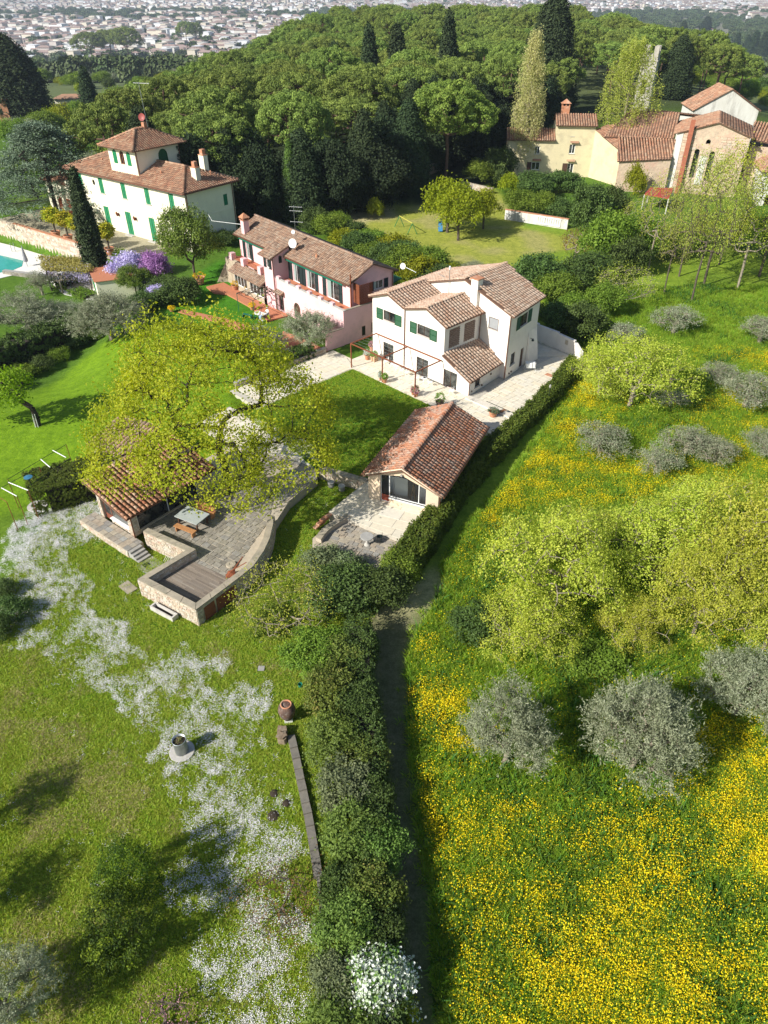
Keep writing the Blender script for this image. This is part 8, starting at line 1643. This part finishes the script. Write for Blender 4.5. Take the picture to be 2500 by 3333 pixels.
x, y = G(594, 2449, TER); pl2 = thing('steel_planter', 'round galvanised steel planter on a pale stone disc in the daisies', 'planter', (x, y, TER))
B().lathe(x, y, [(.62, TER), (.62, TER + .135), (.60, TER + .145)], 32).build('stone_disc', T['lightstone'], pl2)
B().lathe(x, y, [(.325, TER + .056), (.325, TER + 1.0), (.345, TER + 1.01), (.345, TER + 1.06), (.318, TER + 1.06), (.312, TER + .9)], 28).build('drum', T['galv'], pl2, smooth=True)
B().lathe(x, y, [(.315, TER + .92), (.15, TER + .97), (.001, TER + .99)], 18).build('soil', T['soil'], pl2)
V, F, v = cloud(np.array([(.05 * math.cos(k), .12 * math.sin(k * 2), .98) for k in range(9)]), np.tile([0, 0, 1.0], (9, 1)), 16, .08, .09, 2.5, .3); obj('dry_plant', mk_np('dry_plant', V, F, leaf_mat('dry_plant', [(.2, .15, .06), (.25, .24, .08), (.12, .16, .04)], .2), v), pl2)
for px, py, w, d, lb in ((851, 2180, .36, .34, 'small square dark drain cover in the lawn above the daisies'),):
    x, y = G(px, py, TER); B_ = B().box((x, y, TER + .12), (w, d, .03)); o = B_.build('drain_cover', T['grey'], None, (x, y, TER)); tag(o, lb, 'drain cover')
x, y = G(978, 2237, TER); o = thing('green_bucket', 'small green plastic watering bucket beside the border shrubs', 'bucket', (x, y, TER)); B().lathe(x, y, [(.09, TER + .05), (.13, TER + .28), (.12, TER + .28), (.08, TER + .08)], 12).build('body', pm('teal_plastic', (.02, .22, .15), None, 3, .4, 0), o); B().tube([(x - .12, y, TER + .28), (x, y + .05, TER + .42), (x + .12, y, TER + .28)], .01, 4).build('handle', T['blackgreen'], o)
for k, (px, py, r) in enumerate(((893, 2585, .22), (932, 2617, .2), (890, 2658, .28))):
    x, y = G(px, py, TER); o = B().lathe(x, y, [(r, TER + .08), (r * .6, TER + .14), (r * .2, TER + .16)], 9).build('soil_patch', T['soil'], None, (x, y, TER)); tag(o, ('bare earth mound highest of the three among the daisies', 'small bare earth mound nearest the stepped edging', 'largest bare earth mound lowest of the three')[k], 'earth mound', 'bare earth mounds among the daisies')
# frames and lines on the left lawn
fr = thing('wire_trellis', 'long wire and post frame with white bars over the left lawn edge', 'frame', (-26, 46, TER)); fx = lambda px, py, z=1.6: (*G(px, py, z), z)
for a, b, nm, r, mt_ in (((5, 1587), (128, 1520), 'rail', .02, 'blackgreen'), ((25, 1560), (215, 1447), 'rail', .02, 'blackgreen'), ((90, 1585), (230, 1490), 'rail', .02, 'blackgreen'), ((5, 1588), (55, 1615), 'white_bar', .035, 'whitem'), ((28, 1570), (92, 1596), 'white_bar', .035, 'whitem'), ((133, 1495), (163, 1521), 'white_bar', .035, 'whitem'), ((172, 1466), (215, 1489), 'white_bar', .035, 'whitem'), ((0, 1620), (22, 1634), 'rail', .02, 'rust')):
    B().tube([fx(*a), fx(*b)], r, 5).build(nm, T[mt_], fr)
for px, py in ((22, 1634), (55, 1615), (92, 1596), (128, 1520), (25, 1560), (215, 1447)):
    p = fx(px, py); B().tube([p, (p[0], p[1], TER)], .025, 5).build('post', T['rust'], fr)
x, y = G(122, 1648, TER); sh_ = thing('garden_shower', 'garden shower with blue head on a round stone base beside the box hedge', 'shower', (x, y, TER)); B().lathe(x, y, [(.7, TER), (.7, TER + .06)], 20).build('stone_base', T['lightstone'], sh_); B().tube([(x + .2, y, TER), (x + .1, y, TER + 2.6)], .04, 6).build('pole', T['blackgreen'], sh_); B().lathe(x + .1, y, [(.02, TER + 2.62), (.3, TER + 2.58), (.3, TER + 2.55)], 12).build('head', pm('blue_head', (.05, .18, .3), None, 3, .4, 0), sh_)
# pots and chairs by the white house
FLOW = {n: leaf_mat(n, c, .25) for n, c in (('pink_pot_flowers', [(.10, .2, .03), (.16, .26, .05), (.62, .25, .35), (.7, .5, .55)]), ('white_pot_flowers', [(.1, .2, .03), (.15, .26, .05), (.7, .7, .7), (.6, .45, .6)]), ('green_pot_plant', [(.08, .2, .02), (.16, .32, .03), (.26, .42, .05)]), ('yellow_pot_flowers', [(.1, .2, .02), (.75, .55, .01), (.8, .6, .01), (.8, .62, .02)]), ('grey_pot_plant', [(.1, .16, .08), (.2, .27, .15)]))}
def potted(px, py, r, h, kind, lb, pr=.0, sq=False, zz=0.0, grp=None, mat=None, ph=.35):
    x, y = G(px, py, zz); o = thing('flower_pot', lb, 'flower pot', (x, y, zz), grp)
    if sq: B().box((x, y, zz + h / 2), (r * 1.7, r * 1.7, h), HF.ang).build('box', pm('peach_planter', (.58, .36, .22), None, 3, .8, .2), o)
    else: pot(o, x, y, zz, r, h, mat)
    n = 34; P = sphere_pts(n, -.1) * [r * 1.15, r * 1.15, ph] + [0, 0, h + ph * .3]; V, F, v = cloud(P, unit(P), 16, .06, .09, 1.6, .6); obj('plant', mk_np('plant', V, F, FLOW[kind], v), o); return o
potted(1196, 1170, .28, .5, 'white_pot_flowers', 'square planter of white and purple flowers at the pergola corner'); potted(1211, 1142, .26, .5, 'pink_pot_flowers', 'pot of pink flowers behind the white-flowered planter'); potted(1219, 1174, .3, .5, 'green_pot_plant', 'square planter of green bulbs beside the white flowers', sq=True)
potted(1252, 1245, .24, .4, 'green_pot_plant', 'green plant in a pot at the foot of the middle pergola post'); potted(1238, 1238, .12, .3, 'white_pot_flowers', 'thin pale climbing plant at the middle pergola post', ph=.45); potted(1354, 1290, .2, .35, 'pink_pot_flowers', 'purple-flowered pot at the foot of the right pergola post', ph=.5); potted(1343, 1285, .12, .3, 'pink_pot_flowers', 'small dark pot left of the right pergola post')
potted(1431, 1325, .36, .6, 'green_pot_plant', 'old wide jar with bright green tuft beside the studio roof', mat=T['oldjar'], ph=.55); potted(1604, 1355, .38, .5, 'grey_pot_plant', 'large terracotta pot with a grey cushion plant beside the pale ledge', ph=.15)
potted(652, 923, .62, .8, 'yellow_pot_flowers', 'big terracotta pot of yellow flowers on the round brick terrace', zz=.12, ph=.4); potted(766, 942, .42, .55, 'yellow_pot_flowers', 'yellow-flowered pot before the pink house conservatory', zz=.12, ph=.3); potted(811, 955, .34, .6, 'yellow_pot_flowers', 'yellow-flowered pot beside the conservatory window pier', zz=.12, ph=.2); potted(822, 1008, .3, .4, 'yellow_pot_flowers', 'small yellow-flowered pot near the vine arbour', zz=.12, ph=.3); potted(560, 1013, .3, .3, 'yellow_pot_flowers', 'yellow flowers along the brick garden path', zz=.05, ph=.2)
def chair(lb, a, b, rot, f=HF, grp='white metal chairs under the pergola', P0=[None]):
    x, y, z = f.w(a, b, 0); o = thing('garden_chair', lb, 'chair', (x, y, 0), grp); R = Matrix.Rotation(rot, 3, 'Z'); g = lambda p: Vector((x, y, 0)) + R @ Vector(p)
    B().add([g((.2 * math.cos(t), .2 * math.sin(t), zz)) for zz in (.36, .385) for t in np.linspace(0, 6.283, 11)[:-1]], [tuple(range(9, -1, -1)), tuple(range(10, 20))] + [(i, (i + 1) % 10, 10 + (i + 1) % 10, 10 + i) for i in range(10)]).build('seat', T['whitem'], o)
    for sx in (-1, 1):
        for sy in (-1, 1): B().tube([g((.15 * sx, .15 * sy, .36)), g((.2 * sx, .2 * sy, 0))], .013, 4).build('leg', T['whitem'], o)
    bb = B().tube([g((.21 * math.cos(t), .19 + .03 * math.sin(t), .38 + .42 * math.sin(t))) for t in np.linspace(0, math.pi, 9)], .014, 4)
    for s in (-.12, -.06, 0, .06, .12): bb.tube([g((s, .19, .38)), g((s, .215, .76))], .008, 3)
    bb.build('backrest', T['whitem'], o); B().tube([g((-.21, .16, .40)), g((-.24, .1, .58)), g((-.22, -.12, .56)), g((-.19, -.12, .37))], .012, 4).build('armrest', T['whitem'], o); B().tube([g((.21, .16, .40)), g((.24, .1, .58)), g((.22, -.12, .56)), g((.19, -.12, .37))], .012, 4).build('armrest', T['whitem'], o)
for lb, a, b, r in (('white garden chair left of the first glass door', 2.6, -.75, -.6), ('white garden chair beside the long bistro table, left side', 3.4, -.7, -.9), ('white garden chair beside the brown downpipe', 4.9, -.95, .3), ('white garden chair right of the long bistro table', 5.6, -1.0, -2.2), ('white garden chair left of the little round table', 7.0, -1.15, .8), ('white garden chair right of the little round table', 8.5, -.95, -2.4), ('single white garden chair beside the lean-to glass door', 10.9, -.8, -.9)): chair(lb, a, b, HF.ang + r)
for lb, a, b, r in (('long white bistro table between chairs against the facade', 4.2, -.9, .34), ('little round white table with a bowl between two chairs', 7.8, -1.0, .3)):
    x, y, z = HF.w(a, b, 0); o = thing('bistro_table', lb, 'table', (x, y, 0), 'white tables under the pergola'); B().lathe(x, y, [(r, .56), (r, .585)], 20).build('tabletop', T['whitem'], o)
    for k in range(3): t = k * 2.09; B().tube([(x, y, .56), (x + .22 * math.cos(t), y + .22 * math.sin(t), 0)], .015, 4).build('leg', T['whitem'], o)
o = B().lathe(*HF.w(7.8, -1.0)[:2], [(.05, .586), (.12, .62), (.11, .63)], 12).build('bowl', T['blackgreen'], None, HF.w(7.8, -1.0, .586)); tag(o, 'small dark bowl on the little round white table', 'bowl')
# drying rack in the side court
x, y = G(1724, 1205); dr = thing('drying_rack', 'white laundry drying rack with cloths in the side court', 'drying rack', (x, y, 0)); 
for sx in (-.5, .5):
    B().tube([(x + sx, y - .3, 0), (x + sx * .9, y + .25, .8)], .015, 4).build('leg', T['whitem'], dr); B().tube([(x + sx, y + .35, 0), (x + sx * .9, y - .2, .8)], .015, 4).build('leg', T['whitem'], dr)
for k in range(6): B().tube([(x - .5, y - .35 + k * .14, .8), (x + .5, y - .35 + k * .14, .8)], .007, 3).build('rail', T['whitem'], dr)
cl = []
for k in range(3): B().add([(x - .45 + .3 * k, y - .3, .82), (x - .2 + .3 * k, y - .3, .82), (x - .2 + .3 * k, y + .2, .83), (x - .45 + .3 * k, y + .2, .83), (x - .45 + .3 * k, y - .38, .4), (x - .2 + .3 * k, y - .36, .38)], [(0, 1, 2, 3), (4, 5, 1, 0)]).build('cloth', T['whitem'], dr)
# animal figure sitting by the pot (small bronze-coloured dog figure lying)
x, y = G(1628, 1345); dg_ = thing('brown_dog', 'small reddish-brown dog lying on the paving beside the large pot', 'dog', (x, y, 0)); fur = pm('brown_fur', (.22, .11, .06), (.15, .075, .04), 12, .9, .4)
bb = B().tube([(x - .34, y + .02, .13), (x - .2, y + .03, .16), (x, y, .17), (x + .16, y + .02, .19), (x + .26, y + .05, .27), (x + .33, y + .03, .33), (x + .42, y - .03, .31), (x + .50, y - .07, .28)], [.06, .12, .13, .13, .085, .085, .055, .03], 10)
for sy in (-.09, .1): bb.tube([(x + .14, y + sy, .1), (x + .34, y + sy, .04), (x + .42, y + sy, .03)], [.05, .035, .03], 6); bb.tube([(x - .22, y + sy * 1.2, .1), (x - .06, y + sy * 1.5, .05), (x - .16, y + sy * 1.7, .03)], [.08, .05, .035], 6)
bb.tube([(x - .36, y, .12), (x - .5, y + .1, .05), (x - .55, y + .2, .03)], [.035, .025, .015], 5)
for s in (-1, 1): bb.tube([(x + .30, y + .03 + s * .06, .39), (x + .29, y + .03 + s * .10, .34)], [.03, .012], 4)
bb.build('body', fur, dg_, smooth=True)
x, y = G(1761, 1318); lp = thing('garden_lamp', 'thin lamp post standing in the narrow court hedge', 'lamp', (x + .4, y - .6, 0)); B().tube([(x + .4, y - .6, 0), (x + .4, y - .6, 1.95)], .03, 5).build('pole', T['blackgreen'], lp); B().lathe(x + .4, y - .6, [(.05, 1.95), (.1, 2.05), (.09, 2.2), (.02, 2.27)], 8).build('lamp_shade', T['grey'], lp)
# vine arbour and people at the table of the pink garden
va = thing('vine_arbour', 'dark metal vine arbour with bare twisted vines before the pink house', 'arbour', (*G(820, 1010, 0), 0)); q = [G(778, 1015, 0), G(860, 985, 0), G(905, 1010, 0), G(830, 1040, 0)]
for p in q: B().tube([(p[0], p[1], 0), (p[0], p[1], 2.1)], .035, 5).build('post', T['awning'], va)
for a, b in ((0, 1), (1, 2), (2, 3), (3, 0), (0, 2)): B().tube([(*q[a], 2.1), (*q[b], 2.1)], .03, 4).build('beam', T['blackgreen'], va)
c0 = np.array([*q[1], 0]); Q = np.array([(*p, 2.15) for p in q]); s, t = R_.uniform(0, 1, 90), R_.uniform(0, 1, 90); tg = Q[0] * ((1 - s) * (1 - t))[:, None] + Q[1] * (s * (1 - t))[:, None] + Q[2] * (s * t)[:, None] + Q[3] * ((1 - s) * t)[:, None] + R_.normal(0, .08, (90, 3)); V, F = skeleton(tg, [(q[1][0], q[1][1], 0), (q[1][0], q[1][1], .9), (q[1][0], q[1][1], 1.9)], .022, .35, .3, minr=.018); org = np.array(root_org(va)); obj('vine', mk_np('vine', V - org, F, T['bark'], None, True), va)
tx, ty = G(848, 1040, 0); tb = thing('garden_table', 'garden table with white cloth in the brick yard of the pink house', 'table', (tx, ty, .05)); B().box((tx, ty, .66), (1.3, .8, .05), -.6).build('tabletop', T['whitem'], tb); B().slab([(tx - .75, ty + .35, .69), (tx + .3, ty - .6, .69), (tx + .8, ty - .1, .69), (tx - .3, ty + .8, .69)], .02).build('tablecloth', T['whitem'], tb)
for s in (-.5, .5): B().tube([(tx + s, ty - s * .6, .05), (tx + s, ty - s * .6, .64)], .04, 5).build('leg', T['awning'], tb)
gb = thing('green_bench', 'green slatted garden bench left of the white-clothed table', 'bench', (tx - 1.4, ty + .3, .05)); gm = T['awning']
for k in range(4): B().box((tx - 1.4, ty + .2 + .1 * k, .42), (1.2, .08, .03), -.5).build('slat', gm, gb)
for s in (-.5, .5): B().box((tx - 1.4 + s, ty + .35 - s * .5, .22), (.05, .4, .4), -.5).build('leg', gm, gb)
def person(lb, x, y, ang, shirt, trousers, seat=.42, z0=.05):
    """seated figure: one skinned body, clothes by material slots, hair as its own part"""
    o = thing('person', lb, 'person', (x, y, z0)); s = .84
    J = {'pel': (0, 0, .55, .15), 'sp1': (0, .03, .72, .14), 'sp2': (0, .04, .92, .155), 'nk': (0, .02, 1.08, .06), 'hd0': (0, -.02, 1.16, .075), 'hd': (0, -.03, 1.26, .10), 'hd1': (0, -.02, 1.34, .075)}
    for sd, k in ((-1, 'l'), (1, 'r')):
        J.update({k + 'hp': (.1 * sd, 0, .53, .10), k + 'kn': (.13 * sd, -.44, .52, .07), k + 'an': (.13 * sd, -.46, .10, .045), k + 'ft': (.14 * sd, -.64, .05, .035), k + 'sh': (.19 * sd, .03, 1.0, .06), k + 'el': (.27 * sd, -.08, .78, .045), k + 'wr': (.17 * sd, -.34, .76, .032), k + 'hn': (.13 * sd, -.42, .76, .03)})
        for f in range(3): J.update({k + 'f%d' % f: (.13 * sd + .022 * (f - 1), -.49, .755, .010)})
        J.update({k + 'th': (.09 * sd, -.44, .77, .011)})
    E = [('pel', 'sp1'), ('sp1', 'sp2'), ('sp2', 'nk'), ('nk', 'hd0'), ('hd0', 'hd'), ('hd', 'hd1')]
    for k in 'lr': E += [('pel', k + 'hp'), (k + 'hp', k + 'kn'), (k + 'kn', k + 'an'), (k + 'an', k + 'ft'), ('sp2', k + 'sh'), (k + 'sh', k + 'el'), (k + 'el', k + 'wr'), (k + 'wr', k + 'hn'), (k + 'hn', k + 'th')] + [(k + 'hn', k + 'f%d' % f) for f in range(3)]
    nm = list(J); me = bpy.data.meshes.new('body'); me.from_pydata([tuple(c * s for c in J[n][:3]) for n in nm], [(nm.index(a), nm.index(b)) for a, b in E], []); me.materials.append(shirt)
    ob = obj('body', me, o); ob.modifiers.new('skin', 'SKIN'); 
    for i, n in enumerate(nm): me.skin_vertices[0].data[i].radius = (J[n][3] * s,) * 2; me.skin_vertices[0].data[i].use_root = (n == 'pel')
    ss_ = ob.modifiers.new('sub', 'SUBSURF'); ss_.levels = 1; ss_.render_levels = 1
    dg = bpy.context.evaluated_depsgraph_get(); m2 = bpy.data.meshes.new_from_object(ob.evaluated_get(dg)); ob.modifiers.clear(); ob.data = m2; m2.materials.clear()
    for m_ in (shirt, trousers, SKIN): m2.materials.append(m_)
    for p in m2.polygons: c = p.center / s; p.material_index = 2 if (c.z > 1.09 or (c.y < -.36 and abs(c.z - .76) < .1 and c.z > .68)) else (1 if c.z < .62 else 0)
    B_ = B(); org = Vector((x, y, z0)); B_.lathe(x, y, [(.001, z0 + 1.375 * s), (.08 * s, z0 + 1.36 * s), (.112 * s, z0 + 1.29 * s), (.108 * s, z0 + 1.22 * s)], 10); h = B_.build('hair', T['darkbark'] if 'dark' in lb else T['lightstone'], o)
    o.rotation_euler.z = ang; return o
SKIN = pm('skin', (.50, .30, .21), (.45, .27, .19), 4, .6, .1)
person('seated person in a white top beside the white-clothed garden table', tx + .75, ty + .5, -.7, T['whitem'], pm('grey_trousers', (.15, .15, .17), None, 3, .9, .1)); person('seated person in a pale blue shirt in front of the garden table', tx + .2, ty - 1.0, 2.9, pm('pale_blue_shirt', (.35, .48, .62), None, 3, .9, .1), pm('white_trousers', (.6, .6, .6), None, 3, .9, .1))
for lb, dx, dy in (('white chair under the person in the white top', .75, .5), ('white chair under the person in the pale blue shirt', .2, -1.0)):
    o = thing('garden_chair', lb, 'chair', (tx + dx, ty + dy, .05)); B().box((tx + dx, ty + dy, .36), (.42, .42, .03), .4).build('seat', T['whitem'], o)
    for a in (-.18, .18):
        for b in (-.18, .18): B().tube([(tx + dx + a, ty + dy + b, .05), (tx + dx + a, ty + dy + b, .35)], .015, 4).build('leg', T['whitem'], o)
# urn on the hedge wall by the pink chimney
c = PF.w(-23.2, 3.2, 4.2); o = thing('stone_urn', 'pale stone urn with a small plant behind the pink house roof', 'urn', c); B().lathe(c[0], c[1], [(.3, 0), (.3, 5.2), (.36, 5.25), (.36, 5.4)], 8).build('pillar', T['oldwhite'], o); B().lathe(c[0], c[1], [(.1, 5.4), (.22, 5.7), (.2, 5.9)], 10).build('bowl', T['coping'], o)
V, F, v = cloud(np.array([(0, 0, 1.9)] * 3), np.tile([0, 0, 1.0], (3, 1)), 20, .13, .2, 2.5, .3); obj('plant', mk_np('plant', V, F, FLOW['grey_pot_plant'], v), o)
# haze over the valley
hb = B(); hb.box((0, 5200, (60 - 95) / 2), (19000, 11200, 155)); hz = hb.build('haze', None, None, (0, 5200, 0)); hz['kind'] = 'stuff'
hm_ = bpy.data.materials.new('haze'); hm_.use_nodes = True; hn = hm_.node_tree.nodes; hn.clear(); ho = hn.new('ShaderNodeOutputMaterial'); pv_ = hn.new('ShaderNodeVolumePrincipled')
pv_.inputs['Color'].default_value = (.72, .84, 1.0, 1); pv_.inputs['Density'].default_value = .00013; pv_.inputs['Anisotropy'].default_value = .2; hm_.node_tree.links.new(pv_.outputs[0], ho.inputs['Volume'])
hz.data.materials.clear(); hz.data.materials.append(hm_)
